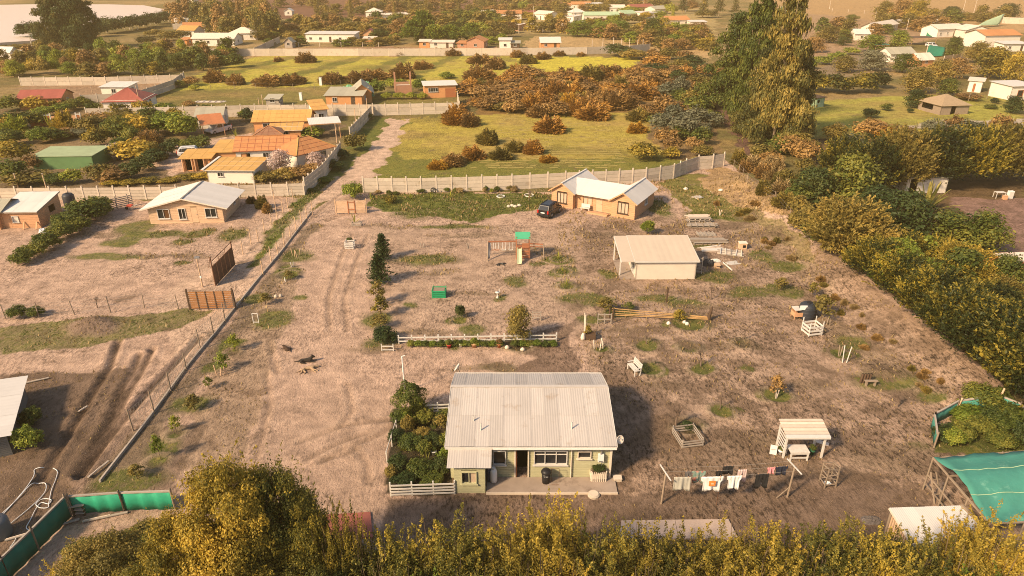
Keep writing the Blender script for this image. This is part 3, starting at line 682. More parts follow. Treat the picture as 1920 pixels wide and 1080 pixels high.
def pxplant(kind, px, yb, wpx, hpx, leaf, name, label, cat='bush', group=None, **k):
    """size given as it shows in the photograph: foot of the plant at (px, yb), wpx wide, hpx high (1920 px frame)"""
    p = G(px, yb); m = mpp(px, yb); w = wpx*m
    ang = PITCH+math.atan((yb-540)/FPX)
    h = max(.25, (hpx*m-.35*w*math.sin(ang)*.6)/math.cos(ang))
    return plant(kind, p.x, p.y+w*.28, w, h, leaf, name, label, cat, group, **k)
def row(kind, items, leaf, name, phrase, cat='bush', group=None, frm='from the left', **k):
    """items (px, ybase, w, h) sorted from the left; phrase holds {} for the ordinal"""
    items = sorted(items); n = len(items)
    for i, it in enumerate(items):
        lf = it[4] if len(it) > 4 else leaf; kd = it[5] if len(it) > 5 else kind
        pxplant(kd, it[0], it[1], it[2], it[3], lf, name, phrase.format(nth(i, n, frm)) if n > 1 else phrase.format('single'), cat, group, **k)
def fill(kind, poly, n, wr, hr, leafs, name, phrase, cat='bush', group=None, seed=0, kinds=None, ratio=None):
    """n plants spread over a pixel polygon, spaced, each its own thing; rows by depth so that ordinals stay small"""
    r = random.Random(seed); pts = []; xs = [p[0] for p in poly]; ys = [p[1] for p in poly]
    tries = 0
    while len(pts) < n and tries < 20000:
        tries += 1; x = r.uniform(min(xs), max(xs)); y = r.uniform(min(ys), max(ys))
        if not inpoly(np.array([x]), np.array([y]), poly)[0]: continue
        if all(abs(x-a)/(wr[0]*.62)+abs(y-b)/(hr[0]*.5) > max(.25, 1-tries/9000) for a, b in pts): pts.append((x, y))
    pts.sort(key=lambda p: -p[1]); rows_n = max(1, math.ceil(len(pts)/11)); per = math.ceil(len(pts)/rows_n)
    rn = {1: [''], 2: ['front', 'rear'], 3: ['front', 'middle', 'rear'], 4: ['front', 'second', 'third', 'rear']}.get(rows_n) or ['front']+ORD[1:rows_n-1]+['rear']
    for k in range(rows_n):
        rw = sorted(pts[k*per:(k+1)*per])
        for i, (x, y) in enumerate(rw):
            f = r.random(); w = wr[0]+(wr[1]-wr[0])*f; h = hr[0]+(hr[1]-hr[0])*r.random()
            where = nth(i, len(rw)) + ((', %s rank' % rn[k]) if rows_n > 1 else '')
            pxplant(r.choice(kinds) if kinds else kind, x, y, w, h, r.choice(leafs), name, phrase.format(where), cat, group)
# ------------------------------------------------------------------ building kit
V3 = Vector
WHITE = mat('white_paint', (.58, .545, .50), .6, .12, 3, dirt=((.42, .36, .29), 2.2, .62)); CREAM = mat('cream_paint', (.66, .56, .46), .7, .15, 1.5)
PALEGREEN = mat('pale_green_board', (.45, .43, .27), .7, .10, 2, dirt=((.30, .27, .15), 1.6, .64)); METAL = mat('galvanised_sheet', (.44, .395, .36), .6, .14, 1.2, objvar=.20, dirt=((.33, .26, .20), .8, .57), spec=.4, stretch=(3, .6, 1))
WMETAL = mat('white_zinc_sheet', (.60, .56, .52), .75, .10, .9, objvar=.10, dirt=((.55, .48, .40), 1.1, .66), spec=.4); GREYWALL = mat('grey_corrugated', (.12, .12, .12), .6, .2, 2)
WOOD = mat('fresh_board', (.54, .30, .165), .8, .22, 1.2, objvar=.12, stretch=(1, 1, 4)); PINEB = mat('pale_pine_board', (.58, .39, .25), .8, .2, 1.2, objvar=.12, stretch=(1, 1, 4)); OLDWOOD = mat('weathered_board', (.27, .205, .15), .9, .3, 4, objvar=.3)
GREYWOOD = mat('grey_timber', (.33, .28, .235), .9, .3, 5, objvar=.25); DARKWOOD = mat('dark_timber', (.09, .055, .035), .85, .3, 4, objvar=.25); REDWOOD = mat('red_stained_wood', (.34, .12, .05), .75, .25, 4, objvar=.2)
CONC = mat('concrete', (.50, .42, .335), .9, .2, 1.4, objvar=.26, dirt=((.30, .235, .17), 1.1, .56)); CONCP = mat('concrete_post', (.60, .50, .40), .9, .15, 3)
SLAB = mat('yard_slab', (.30, .235, .19), .92, .35, 1.2, dirt=((.18, .13, .10), 1.0, .52)); PINKSLAB = mat('pink_slab', (.40, .31, .26), .9, .2, 1.5); REDSLAB = mat('red_floor', (.26, .085, .065), .85, .25, 1.6)
TILE = mat('orange_tile', (.47, .205, .08), .8, .28, 2.0, objvar=.18, dirt=((.38, .20, .09), .7, .55)); TILEY = mat('ochre_roof_panel', (.50, .29, .09), .85, .25, 1.5, objvar=.14); REDROOF = mat('red_sheet', (.30, .085, .06), .6, .2, 1.5); GREYROOF = mat('grey_green_sheet', (.36, .33, .25), .7, .15, 1)
PLASTER = mat('white_plaster', (.72, .64, .54), .85, .12, .8, dirt=((.55, .45, .35), .8, .66)); OCHREW = mat('ochre_plaster', (.55, .26, .11), .85, .2, 1.2); BRICKM = mat('brick', (.42, .22, .14), .9, .25, 3, objvar=.3)
BLACKP = mat('black_plastic', (.016, .016, .018), .45, .2, 5); GREENP = mat('green_plastic', (.02, .30, .13), .5, .2, 5); GREENNET = mat('green_netting', (.012, .20, .12), .8, .3, 2.2, bump=.02, bscale=6); TEALNET = mat('teal_shade_cloth', (.055, .235, .185), .85, .35, .9, bump=.02, bscale=4, dirt=((.16, .36, .28), 1.3, .58))
PALENET = mat('pale_green_net', (.33, .44, .28), .85, .2, 1); STEEL = mat('steel', (.35, .35, .36), .4, .15, 5, metal=.6); RUST = mat('rusty_steel', (.15, .07, .04), .8, .35, 4, objvar=.2); GLASS = glass(); PALEGLASS = mat('curtained_glass', (.50, .38, .28), .25, .15, 2)
DARK = mat('dark_opening', (.012, .010, .009), .9, .1, 1); WIRE = mat('wire', (.25, .22, .19), .6, .2, 5); BAMBOO = mat('bamboo', (.48, .29, .12), .7, .25, 4, objvar=.3); TERRA = mat('terracotta', (.42, .13, .07), .8, .2, 6); WHITEPL = mat('white_plastic', (.75, .74, .72), .4, .06, 4)
BOARDG = mat('beige_board_roof', (.50, .41, .32), .75, .10, 1.0, objvar=.05, dirt=((.48, .38, .29), .8, .62)); STONE = mat('whitewashed_stone', (.62, .56, .48), .9, .2, 8)

def hexa(mb, a, b, c, d, n, th):
    """slab on the quad a b c d, thickness th along -n"""
    a, b, c, d = map(V3, (a, b, c, d)); n = V3(n)*th
    mb.add([a-n, b-n, c-n, d-n, a, b, c, d], [(0, 3, 2, 1), (4, 5, 6, 7), (0, 1, 5, 4), (1, 2, 6, 5), (2, 3, 7, 6), (3, 0, 4, 7)])
def roof_slope(par, A, B, C, D, m, st, base=None):
    """A,B eave ends, C,D ridge ends"""
    A, B, C, D = map(V3, (A, B, C, D)); n = ((B-A).cross(D-A)).normalized()
    if n.z < 0: n = -n
    bl = lambda u, v: (A*(1-u)+B*u)*(1-v)+(D*(1-u)+C*u)*v
    kind = st[0]
    if kind == 'slab':
        mb = MB(); hexa(mb, A, B, C, D, n, .07); mb.build('roof_slab', m, par); return
    nx_, ny_ = st[1], st[2]
    if kind == 'sheet':
        nc = st[3]
        for j in range(ny_):
            for i in range(nx_):
                u0, u1 = i/nx_, (i+1)/nx_+.004; v0, v1 = j/ny_-(.006 if j else 0), (j+1)/ny_
                vs = []; K = nc*2
                for v in (v0, v1):
                    for k in range(K+1):
                        u = u0+(u1-u0)*k/K; vs.append(bl(u, v)+n*((.008 if k % 2 else -.0)+(.008 if v == v0 and ny_ > 1 else 0)+(.012 if i % 2 else 0)))
                fs = [(k, k+1, K+2+k, K+1+k) for k in range(K)]
                mobj(par, 'roof_sheet', vs, fs, m)
    elif kind == 'panel':
        mb = MB(); hexa(mb, A-n*.03, B-n*.03, C-n*.03, D-n*.03, n, .05); mb.build('roof_slab', base or REDROOF, par)
        gp = st[3] if len(st) > 3 else .03
        for j in range(ny_):
            for i in range(nx_):
                q = [bl((i+a)/nx_, (j+b_)/ny_) for a, b_ in ((gp, gp*1.5), (1-gp, gp*1.5), (1-gp, 1-gp*1.5), (gp, 1-gp*1.5))]
                if min((q[0]-q[1]).length, 9) < .1: continue
                mb = MB(); hexa(mb, *q, n, .035); mb.build('roof_panel', m, par)
def window(root, o, dx, nrm, x, z, w, h, n=2, fm=None, pm=None, kind='window', sill=True, bars=0):
    """built into an opening of a wall plane: o origin, dx along the wall, nrm outward"""
    fm = fm or WHITE; pm = pm or GLASS; o = V3(o); dx = V3(dx); nrm = V3(nrm); Z = V3((0, 0, 1))
    e = node(kind, root, o+dx*(x+w/2)+Z*z)
    mb = MB(); t = .05
    def pt(u, v, d): return dx*u+Z*v+nrm*d
    for a, b_ in ((pt(-w/2, t/2, .03), pt(w/2, t/2, .03)), (pt(-w/2, h-t/2, .03), pt(w/2, h-t/2, .03))): mb.beam(a, b_, .12, t)
    for u in [-w/2+t/2, w/2-t/2]: 
        c = pt(u, h/2, .03); X, Y, Q = dx*t, nrm*.12, Z*(h-2*t)
        mb.add([c+X*a+Y*b_+Q*c_ for a in (-.5, .5) for b_ in (-.5, .5) for c_ in (-.5, .5)], [(0, 1, 3, 2), (4, 6, 7, 5), (0, 4, 5, 1), (2, 3, 7, 6), (0, 2, 6, 4), (1, 5, 7, 3)])
    for k in range(1, n):
        c = pt(-w/2+w*k/n, h/2, .02); X, Y, Q = dx*.045, nrm*.07, Z*(h-2*t)
        mb.add([c+X*a+Y*b_+Q*c_ for a in (-.5, .5) for b_ in (-.5, .5) for c_ in (-.5, .5)], [(0, 1, 3, 2), (4, 6, 7, 5), (0, 4, 5, 1), (2, 3, 7, 6), (0, 2, 6, 4), (1, 5, 7, 3)])
    if bars: mb.beam(pt(-w/2+t, h*bars, .02), pt(w/2-t, h*bars, .02), .06, .03)
    mb.build('frame', fm, e)
    for k in range(n):
        c = pt(-w/2+w*(k+.5)/n, h/2, -.03); X, Y, Q = dx*(w/n-.02), nrm*.02, Z*(h-.04)
        put(e, 'pane', unit('box', pm if not isinstance(pm, list) else pm[k % len(pm)]), c, X, Y, Q)
    if sill: 
        c = pt(0, -.04, .07); put(e, 'sill', unit('box', fm), c, dx*(w+.14), nrm*.12, Z*.05)
    return e
def door(root, o, dx, nrm, x, z, w, h, m=None, opened=False):
    o = V3(o); dx = V3(dx); nrm = V3(nrm); Z = V3((0, 0, 1)); m = m or OLDWOOD
    e = node('door', root, o+dx*x+Z*z)
    if opened:
        put(e, 'door_leaf', unit('box', m), dx*.06+nrm*-.35+Z*h/2, dx*.05, nrm*.75, Z*(h-.04))
        put(e, 'handle', unit('box', STEEL), dx*.11+nrm*-.62+Z*1.0, dx*.05, nrm*.12, Z*.03)
    else:
        put(e, 'door_leaf', unit('box', m), dx*w/2+nrm*-.02+Z*h/2, dx*(w-.04), nrm*.05, Z*(h-.03))
        put(e, 'handle', unit('box', STEEL), dx*(w*.85)+nrm*.035+Z*1.0, dx*.12, nrm*.05, Z*.03)
    return e
def volume(root, ox, oy, Wd, D, h, roof, wallm, roofm, rst=('slab',), boards=None, ops=(), sides='FRBL', oh=.35, ohs=None, cap=None, fascia=None, z0=-.15, base=None):
    """one block of a building in the local frame of root: x along the front, y into the depth"""
    ohs = oh if ohs is None else ohs; rk, rise = roof[0], roof[1]; rf = roof[2] if len(roof) > 2 else .5
    def top(x, y):
        if rk == 'gx': return h+rise*(y/(rf*D) if y <= rf*D else (D-y)/((1-rf)*D))
        if rk == 'gy': return h+rise*(1-abs(x-Wd*rf)/(Wd*(rf if x < Wd*rf else 1-rf)))
        if rk == 'shed': return h+rise*y/D
        if rk == 'shedx': return h+rise*x/Wd
        return h
    SD = dict(F=((0, 0), (1, 0), (0, -1), Wd), R=((Wd, 0), (0, 1), (1, 0), D), B=((Wd, D), (-1, 0), (0, 1), Wd), L=((0, D), (0, -1), (-1, 0), D))
    for s in sides:
        (sx, sy), d, nr, Ln = SD[s]; o3 = V3((ox+sx, oy+sy, 0)); dx = V3((d[0], d[1], 0)); nr3 = V3((nr[0], nr[1], 0))
        tf = lambda t: top(sx+d[0]*t, sy+d[1]*t)
        so_ = [q for q in ops if q['s'] == s]
        m_ = wallm[s] if isinstance(wallm, dict) else wallm
        bs = boards[s] if isinstance(boards, dict) else boards
        if bs:
            wn_ = node('wall', root, o3)
            z = z0 if z0 > -.05 else 0; zt = max(tf(t*Ln/20) for t in range(21))
            while z < zt-.02:
                zc = z+bs/2; xs = [t*Ln/60 for t in range(61) if tf(t*Ln/60) >= z+bs]
                if not xs: break
                iv = [(min(xs), max(xs))]
                for q in so_:
                    if q['z'] < z+bs*.6 and q['z']+q['h'] > z+bs*.4:
                        nv = []
                        for a, b_ in iv:
                            if q['x'] > a: nv.append((a, min(b_, q['x'])))
                            if q['x']+q['w'] < b_: nv.append((max(a, q['x']+q['w']), b_))
                        iv = [i for i in nv if i[1]-i[0] > .03]
                for a, b_ in iv:
                    j = prs.uniform(-.004, .004)
                    put(wn_, 'board', unit('box', m_), dx*((a+b_)/2)+nr3*(-.02+j)+V3((0, 0, zc)), dx*(b_-a), nr3*.05, V3((0, 0, bs*(.86 if bs < .15 else .93))))
                z += bs
        else:
            cuts = sorted({0, Ln, Ln*rf if s in 'FB' else (rf*Ln if s == 'R' else (1-rf)*Ln)} | {q['x'] for q in so_} | {q['x']+q['w'] for q in so_})
            mb = MB()
            for a, b_ in zip(cuts[:-1], cuts[1:]):
                if b_-a < 1e-4: continue
                zz = [(z0, None)]
                for q in sorted([q for q in so_ if q['x'] < (a+b_)/2 < q['x']+q['w']], key=lambda q: q['z']): zz[-1] = (zz[-1][0], q['z']); zz.append((q['z']+q['h'], None))
                for lo, hi in zz:
                    ha, hb = (hi, hi) if hi is not None else (tf(a), tf(b_))
                    if ha-lo < .01 and hb-lo < .01: continue
                    pa, pb = o3+dx*a, o3+dx*b_; Z = V3((0, 0, 1))
                    hexa(mb, pa+Z*lo, pb+Z*lo, pb+Z*hb, pa+Z*ha, nr3, .12)
            mb.build('wall', m_, root)
        for q in so_:
            k = q.get('k', 'win')
            if k == 'win': window(root, o3, dx, nr3, q['x'], q['z'], q['w'], q['h'], q.get('n', 2), q.get('fm'), q.get('pm'), bars=q.get('bars', 0), sill=q.get('sill', True))
            elif k == 'door': door(root, o3, dx, nr3, q['x'], q['z'], q['w'], q['h'], q.get('m'))
            elif k == 'open': door(root, o3, dx, nr3, q['x'], q['z'], q['w'], q['h'], q.get('m'), True)
            if k in ('open', 'void'):
                put(root, 'dark_interior', unit('box', DARK), o3+dx*(q['x']+q['w']/2)+nr3*-1.0+V3((0, 0, q['z']+q['h']/2)), dx*(q['w']+.5), nr3*.05, V3((0, 0, q['h']+.1)))
    rp = node('roof', root, (ox, oy, 0)); e = .04
    f = lambda x, y, z: V3((x, y, z+e))
    if rk == 'gx':
        sf = rise/(rf*D); sb = rise/((1-rf)*D); yr = rf*D
        roof_slope(rp, f(-ohs, -oh, h-sf*oh), f(Wd+ohs, -oh, h-sf*oh), f(Wd+ohs, yr, h+rise), f(-ohs, yr, h+rise), roofm, rst, base)
        st2 = rst if rst[0] != 'sheet' else (rst[0], rst[1], 1, rst[3])
        roof_slope(rp, f(Wd+ohs, D+oh, h-sb*oh), f(-ohs, D+oh, h-sb*oh), f(-ohs, yr, h+rise), f(Wd+ohs, yr, h+rise), roofm, st2, base)
        if cap: beam(rp, 'ridge_cap', cap, f(-ohs, yr, h+rise+.03), f(Wd+ohs, yr, h+rise+.03), .22, .05)
        if fascia:
            beam(rp, 'fascia', fascia, f(-ohs, -oh-.02, h-sf*oh-.09), f(Wd+ohs, -oh-.02, h-sf*oh-.09), .03, .15)
            beam(rp, 'fascia', fascia, f(-ohs, D+oh+.02, h-sb*oh-.05), f(Wd+ohs, D+oh+.02, h-sb*oh-.05), .03, .2)
            for x in (-ohs-.02, Wd+ohs+.02):
                beam(rp, 'bargeboard', fascia, f(x, -oh, h-sf*oh-.05), f(x, yr, h+rise-.03), .03, .14); beam(rp, 'bargeboard', fascia, f(x, D+oh, h-sb*oh-.05), f(x, yr, h+rise-.03), .03, .14)
    elif rk == 'gy':
        xr = Wd*rf; sl = rise/xr; sr = rise/(Wd-xr)
        roof_slope(rp, f(-ohs, D+oh, h-sl*ohs), f(-ohs, -oh, h-sl*ohs), f(xr, -oh, h+rise), f(xr, D+oh, h+rise), roofm, rst, base)
        roof_slope(rp, f(Wd+ohs, -oh, h-sr*ohs), f(Wd+ohs, D+oh, h-sr*ohs), f(xr, D+oh, h+rise), f(xr, -oh, h+rise), roofm, rst, base)
        if cap: beam(rp, 'ridge_cap', cap, f(xr, -oh, h+rise+.03), f(xr, D+oh, h+rise+.03), .2, .05)
        if fascia:
            for y in (-oh-.02, D+oh+.02):
                beam(rp, 'bargeboard', fascia, f(-ohs, y, h-sl*ohs-.05), f(xr, y, h+rise-.03), .03, .14); beam(rp, 'bargeboard', fascia, f(Wd+ohs, y, h-sr*ohs-.05), f(xr, y, h+rise-.03), .03, .14)
    elif rk in ('shed', 'shedx'):
        if rk == 'shed':
            s_ = rise/D; q = [f(-ohs, -oh, h-s_*oh), f(Wd+ohs, -oh, h-s_*oh), f(Wd+ohs, D+oh, h+rise+s_*oh), f(-ohs, D+oh, h+rise+s_*oh)]
        else:
            s_ = rise/Wd; q = [f(-ohs, D+oh, h-s_*ohs), f(-ohs, -oh, h-s_*ohs), f(Wd+ohs, -oh, h+rise+s_*ohs), f(Wd+ohs, D+oh, h+rise+s_*ohs)]
        roof_slope(rp, *q, roofm, rst, base)
        if fascia:
            for a, b_ in ((q[0], q[1]), (q[1], q[2]), (q[2], q[3]), (q[3], q[0])): beam(rp, 'fascia', fascia, a-V3((0, 0, .05)), b_-V3((0, 0, .05)), .04, .13)
    elif rk == 'hip':
        a, b_, yr = -ohs, Wd+ohs, D/2; r = min(Wd, D)/2*.95; z = h-rise*.15; x1, x2 = r, Wd-r
        if x2 < x1: x1 = x2 = Wd/2
        R1, R2 = f(x1, yr, h+rise), f(x2, yr, h+rise)
        roof_slope(rp, f(a, -oh, z), f(b_, -oh, z), R2, R1, roofm, rst, base); roof_slope(rp, f(b_, D+oh, z), f(a, D+oh, z), R1, R2, roofm, rst, base)
        roof_slope(rp, f(a, D+oh, z), f(a, -oh, z), R1, R1, roofm, ('slab',)); roof_slope(rp, f(b_, -oh, z), f(b_, D+oh, z), R2, R2, roofm, ('slab',))
        if cap:
            for p_, q in ((f(a, -oh, z), R1), (f(b_, -oh, z), R2), (R1, R2 if x2 > x1 else R1+V3((.05, 0, 0)))): beam(rp, 'ridge_cap', cap, p_+V3((0, 0, .03)), q+V3((0, 0, .03)), .16, .05)
    return rp
def site(name, label, cat, a, b_=None, rz=None, group=None):
    """building root at pixel a (front left foot); b_ = pixel of the front right foot gives direction and width"""
    p = G(*a); w = None
    if b_ is not None:
        q = G(*b_); rz = math.atan2(q.y-p.y, q.x-p.x); w = math.hypot(q.y-p.y, q.x-p.x)
    r = thing(name, label, cat, (p.x, p.y, p.z), rz or 0, group); return r, w
def op(s, x, z, w, h, k='win', **kw): return dict(s=s, x=x, z=z, w=w, h=h, k=k, **kw)
def simple_house(label, a, b_, D, h, roof, wallm, roofm, rst=('slab',), ops=(), name='house', cat='house', group=None, **k):
    r, w = site(name, label, cat, a, b_, group=group)
    if ops == 'auto':
        ops = []; n = max(1, int(w/3.2))
        for i in range(n):
            x = w*(i+.5)/n
            ops.append(op('F', x-.5, .9, 1.0, .9) if i != n//2 or n == 1 else op('F', x-.45, 0, .9, 2.0, 'door', m=DARKWOOD))
        ops.append(op('R', D*.5-.5, .9, 1.0, .9))
    volume(r, 0, 0, w, D, h, roof, wallm, roofm, rst, ops=ops, **k); return r

# ------------------------------------------------------------------ walls of concrete slabs between posts
def panel_wall(label, pts, h=1.9, bay=2.1, slabs=4, over=.35, group=None, m=CONC, pm=CONCP, cat='wall', name='concrete_wall'):
    Pw = [G(*p) for p in pts]; r = thing(name, label, cat, Pw[0], 0, group)
    o = Pw[0]; first = True
    for a, b_ in zip(Pw[:-1], Pw[1:]):
        d = V3((b_.x-a.x, b_.y-a.y, 0)); L_ = d.length; n = max(1, round(L_/bay)); u = d/L_
        for i in range(n+1):
            if i == 0 and not first: continue
            p = a+(b_-a)*(i/n)-o; box(r, 'post', pm, (p.x, p.y, p.z+(h+over)/2-.1), (.15, .15, h+over), math.atan2(d.y, d.x))
        first = False
        for i in range(n):
            p = a+(b_-a)*((i+.5)/n)-o
            for k in range(slabs):
                hh = h/slabs; put(r, 'slab', unit('box', m), (p.x, p.y, p.z+hh*(k+.5)), u*(L_/n-.13), V3((-u.y, u.x, 0))*.055, V3((0, 0, hh-(.035 if slabs > 1 else 0))))
    return r
def wire_fence(label, pts, h=1.5, wires=4, r_=.045, m=OLDWOOD, group=None, lean=.04, name='wire_fence', hs=None, net=False):
    Pw = [G(*p) for p in pts]; r = thing(name, label, 'fence', Pw[0], 0, group); o = Pw[0]; tops = []
    rr = random.Random(len(pts)*7+pts[0][0])
    for i, p in enumerate(Pw):
        hh = (hs[i] if hs else h)*(1+rr.uniform(-.08, .08)); q = p-o; t = q+V3((rr.uniform(-lean, lean), rr.uniform(-lean, lean), hh)); tops.append((q, t)); rod(r, 'post', m, q-V3((0, 0, .1)), t, r_, 7, .85)
    mb = MB()
    for (q0, t0), (q1, t1) in zip(tops[:-1], tops[1:]):
        for k in range(wires): f = (k+1)/(wires+.3); mb.beam(q0.lerp(t0, f), q1.lerp(t1, f), .012)
        if net:
            n = int((q1-q0).length/.22)
            for j in range(n):
                f0, f1 = j/n, (j+1)/n; mb.beam(q0.lerp(q1, f0), t0.lerp(t1, f1)*.92+q0.lerp(q1, f1)*.08, .009); mb.beam(q0.lerp(q1, f1), t0.lerp(t1, f0)*.92+q0.lerp(q1, f0)*.08, .009)
    w = mb.build('wire', WIRE, r); tag(w, kind='stuff') if net else None
    return r
def rail_fence(label, a, b_, h=.8, n=10, rails=(.35, .7), m=WHITE, t=.09, over=.12, name='rail_fence', diag=False, group=None):
    A, B = G(*a), G(*b_); r = thing(name, label, 'fence', A, 0, group); d = B-A
    for i in range(n+1): p = d*(i/n); box(r, 'post', m, (p.x, p.y, p.z+(h+over)/2-.04), (t, t, h+over+.08), math.atan2(d.y, d.x))
    nrm = V3((d.y, -d.x, 0)).normalized()*(t/2+.018)
    for z in rails:
        for i in range(n):
            p, q = d*(i/n)+nrm, d*((i+1)/n-.002)+nrm; beam(r, 'rail', m, p+V3((0, 0, z)), q+V3((0, 0, z)), .03, .1)
    return r
# ------------------------------------------------------------------ the pale green house in front
r = thing('weatherboard_house', 'pale green weatherboard house with long corrugated roof in the foreground', 'house', (-3.55, 31.2, 0))
ops = [op('F', 2.45, 1.0, .75, 1.0, n=1), op('F', 3.75, 0, .70, 2.02, 'open', m=REDWOOD), op('F', 4.80, 1.0, 1.92, 1.0, n=3, bars=.72), op('F', 7.30, 1.45, .78, .52, n=1, fm=CREAM), op('L', 3, 1.0, 1.0, .9), op('R', 3, 1.0, 1.0, .9)]
rp = volume(r, 0, 0, 9.25, 7.1, 2.5, ('gx', .86, .62), PALEGREEN, METAL, ('sheet', 12, 2, 6), boards=.125, ops=ops, oh=.30, ohs=.22, cap=METAL, fascia=WHITE)
ops = [op('F', .40, .72, .86, .85, n=2, fm=PALEGREEN, pm=[GLASS, PALEGLASS])]
volume(r, .32, -1.28, 1.72, 1.26, 2.06, ('shed', .28), PALEGREEN, METAL, ('sheet', 3, 1, 6), boards=.125, ops=ops, sides='FRL', oh=.30, ohs=.36)
rod(r, 'drainpipe', CREAM, (6.95, -.09, 0), (6.95, -.09, 2.2), .035); box(r, 'corner_post', CREAM, (9.2, -.06, 1.1), (.12, .12, 2.2)); box(r, 'door_frame', CREAM, (3.72, -.05, 1.02), (.07, .06, 2.05)); box(r, 'door_frame', CREAM, (4.49, -.05, 1.02), (.07, .06, 2.05))
rod(r, 'gutter', WHITE, (2.5, -.36, 2.36), (9.45, -.36, 2.36), .055)
for x, y in ((1.75, .9), (7.0, 1.0), (1.3, 1.6)):
    rod(r, 'vent_pipe', WHITE, (x, y, 2.4), (x, y, 3.2), .04); rod(r, 'pipe_flashing', METAL, (x, y, 2.45), (x, y, 2.62), .09)
wh = node('water_heater', r, (8.62, -.13, 1.32)); box(wh, 'casing', WHITEPL, (0, 0, .25), (.33, .18, .5)); box(wh, 'control_strip', BLACKP, (0, -.095, .06), (.2, .01, .04)); rod(wh, 'flue', STEEL, (0, 0, .5), (.05, 0, .78), .05); rod(wh, 'supply_pipe', STEEL, (-.08, 0, -.5), (-.08, 0, 0), .012); rod(wh, 'supply_pipe', STEEL, (.08, 0, -.6), (.08, 0, 0), .012)
def dish(label, loc, rr, face, arm, m=CREAM):
    d_ = thing('satellite_dish', label, 'satellite dish', loc); f = V3(face).normalized(); a = f.orthogonal().normalized(); b_ = f.cross(a); vs, fs = [], []
    for i in range(6):
        q = rr*i/5
        for j in range(16):
            an = j*math.pi/8; vs.append(a*math.cos(an)*q+b_*math.sin(an)*q+f*(q*q/rr*.35))
    for i in range(5):
        for j in range(16): k, l = i*16+j, i*16+(j+1) % 16; fs.append((k, l, l+16, k+16))
    o = mobj(d_, 'reflector', vs, fs, m, True); sm_ = o.modifiers.new('thickness', 'SOLIDIFY'); sm_.thickness = .015
    rod(d_, 'feed_arm', STEEL, f*0.02-b_*rr*.9, f*rr*1.0-b_*.1*rr, .012); box(d_, 'receiver', STEEL, f*rr*1.0, (.06, .06, .06)); rod(d_, 'bracket', STEEL, -f*.02, V3(arm), .02); return d_
dish('cream satellite dish on the right gable of the pale green house', (6.15, 31.6, 2.45), .26, (.5, -.75, .45), (-.4, .2, -.4))
dish('white satellite dish standing behind the left end of the corrugated roof', (-3.62, 39.2, 2.5), .32, (-.75, .1, .5), (.25, -.1, -1.0), WHITE)
pb = thing('porch_slab', 'worn concrete porch along the front of the pale green house', 'porch', (-1.45, 29.82, 0)); box(pb, 'slab', SLAB, (3.7, .66, .03), (7.4, 1.30, .16)); box(pb, 'edge', CONCP, (3.7, -.01, .05), (7.42, .05, .17))
def loose_slab(label, pts, m, th=.08, nx_=1):
    q = [G(*p) for p in pts]; o = q[0]; t_ = thing('concrete_slab', label, 'slab', (o.x, o.y, .0))
    for i in range(nx_):
        a, b_ = q[0].lerp(q[1], i/nx_), q[0].lerp(q[1], (i+1)/nx_-.004); d, c = q[3].lerp(q[2], i/nx_), q[3].lerp(q[2], (i+1)/nx_-.004)
        mb = MB(); mb.prism([(v.x-o.x, v.y-o.y) for v in (a, b_, c, d)], -.1, max(v.z for v in q)+th); mb.build('paving_slab', m, t_)
loose_slab('pinkish concrete slab half hidden by the front hedge', [(1160, 1012), (1385, 1012), (1366, 976), (1165, 978)], PINKSLAB, .09, 2)
loose_slab('dark red painted slab behind the golden sapling', [(585, 1010), (700, 1010), (695, 962), (590, 968)], REDSLAB, .08, 2)
mc = thing('manhole_cover', 'round pale concrete cover in the ground before the porch', 'cover', G(1113, 929)); mb = MB(); mb.lathe([(.34, -.1), (.34, .10), (.30, .13)], n=20); mb.build('ring', CONC, mc); mb = MB(); mb.lathe([(.27, .1), (.27, .155)], n=20); mb.build('lid', CONCP, mc)

# ------------------------------------------------------------------ timber houses beyond
r, w = site('cross_gable_house', 'timber house with two front gables and a white metal roof', 'house', (1034, 385), (1189, 413))
ww = 2.9; D = 6.6
bops = lambda x: op('F', x, .55, 1.35, 1.35, n=3, fm=DARKWOOD, pm=PALEGLASS)
volume(r, 0, 0, ww, D, 2.15, ('gy', .95), WOOD, WMETAL, ('sheet', 6, 1, 6), boards=dict(F=.22, R=None, B=None, L=.22), ops=[bops(.75)], oh=.35, ohs=.35, cap=WMETAL, fascia=WOOD)
volume(r, w-ww, 0, ww, D, 2.15, ('gy', .95), WOOD, WMETAL, ('sheet', 6, 1, 6), boards=dict(F=.22, R=.22, B=None, L=None), ops=[bops(.75), op('R', 3.2, .9, .9, .8)], oh=.35, ohs=.35, cap=WMETAL, fascia=WOOD)
volume(r, ww+.01, .75, w-2*ww-.02, D-1.2, 2.1, ('gx', .85), WOOD, WMETAL, ('sheet', 8, 1, 6), boards=dict(F=.22, B=None), sides='FB', ops=[op('F', 1.0, .55, 1.2, 1.2, n=2, fm=WOOD, pm=PALEGLASS), op('F', 2.7, .0, .85, 1.95, 'door', m=PINEB)], oh=.55, ohs=1.3)
beam(r, 'eave_board', WHITE, (ww+.05, .18, 1.94), (w-ww-.05, .18, 1.94), .03, .12)
box(r, 'doorstep', WOOD, (w-ww-1.6, -.25, .08), (2.6, .6, .2))
bn = thing('bench', 'white bench against the front of the two-gabled timber house', 'bench', G(1097, 396), -.45)
box(bn, 'seat', WHITE, (0, 0, .42), (1.1, .38, .06)); box(bn, 'backrest', WHITE, (0, .2, .68), (1.1, .05, .4)); [box(bn, 'leg', WHITE, (x, y, .2), (.06, .06, .42)) for x in (-.48, .48) for y in (-.14, .14)]

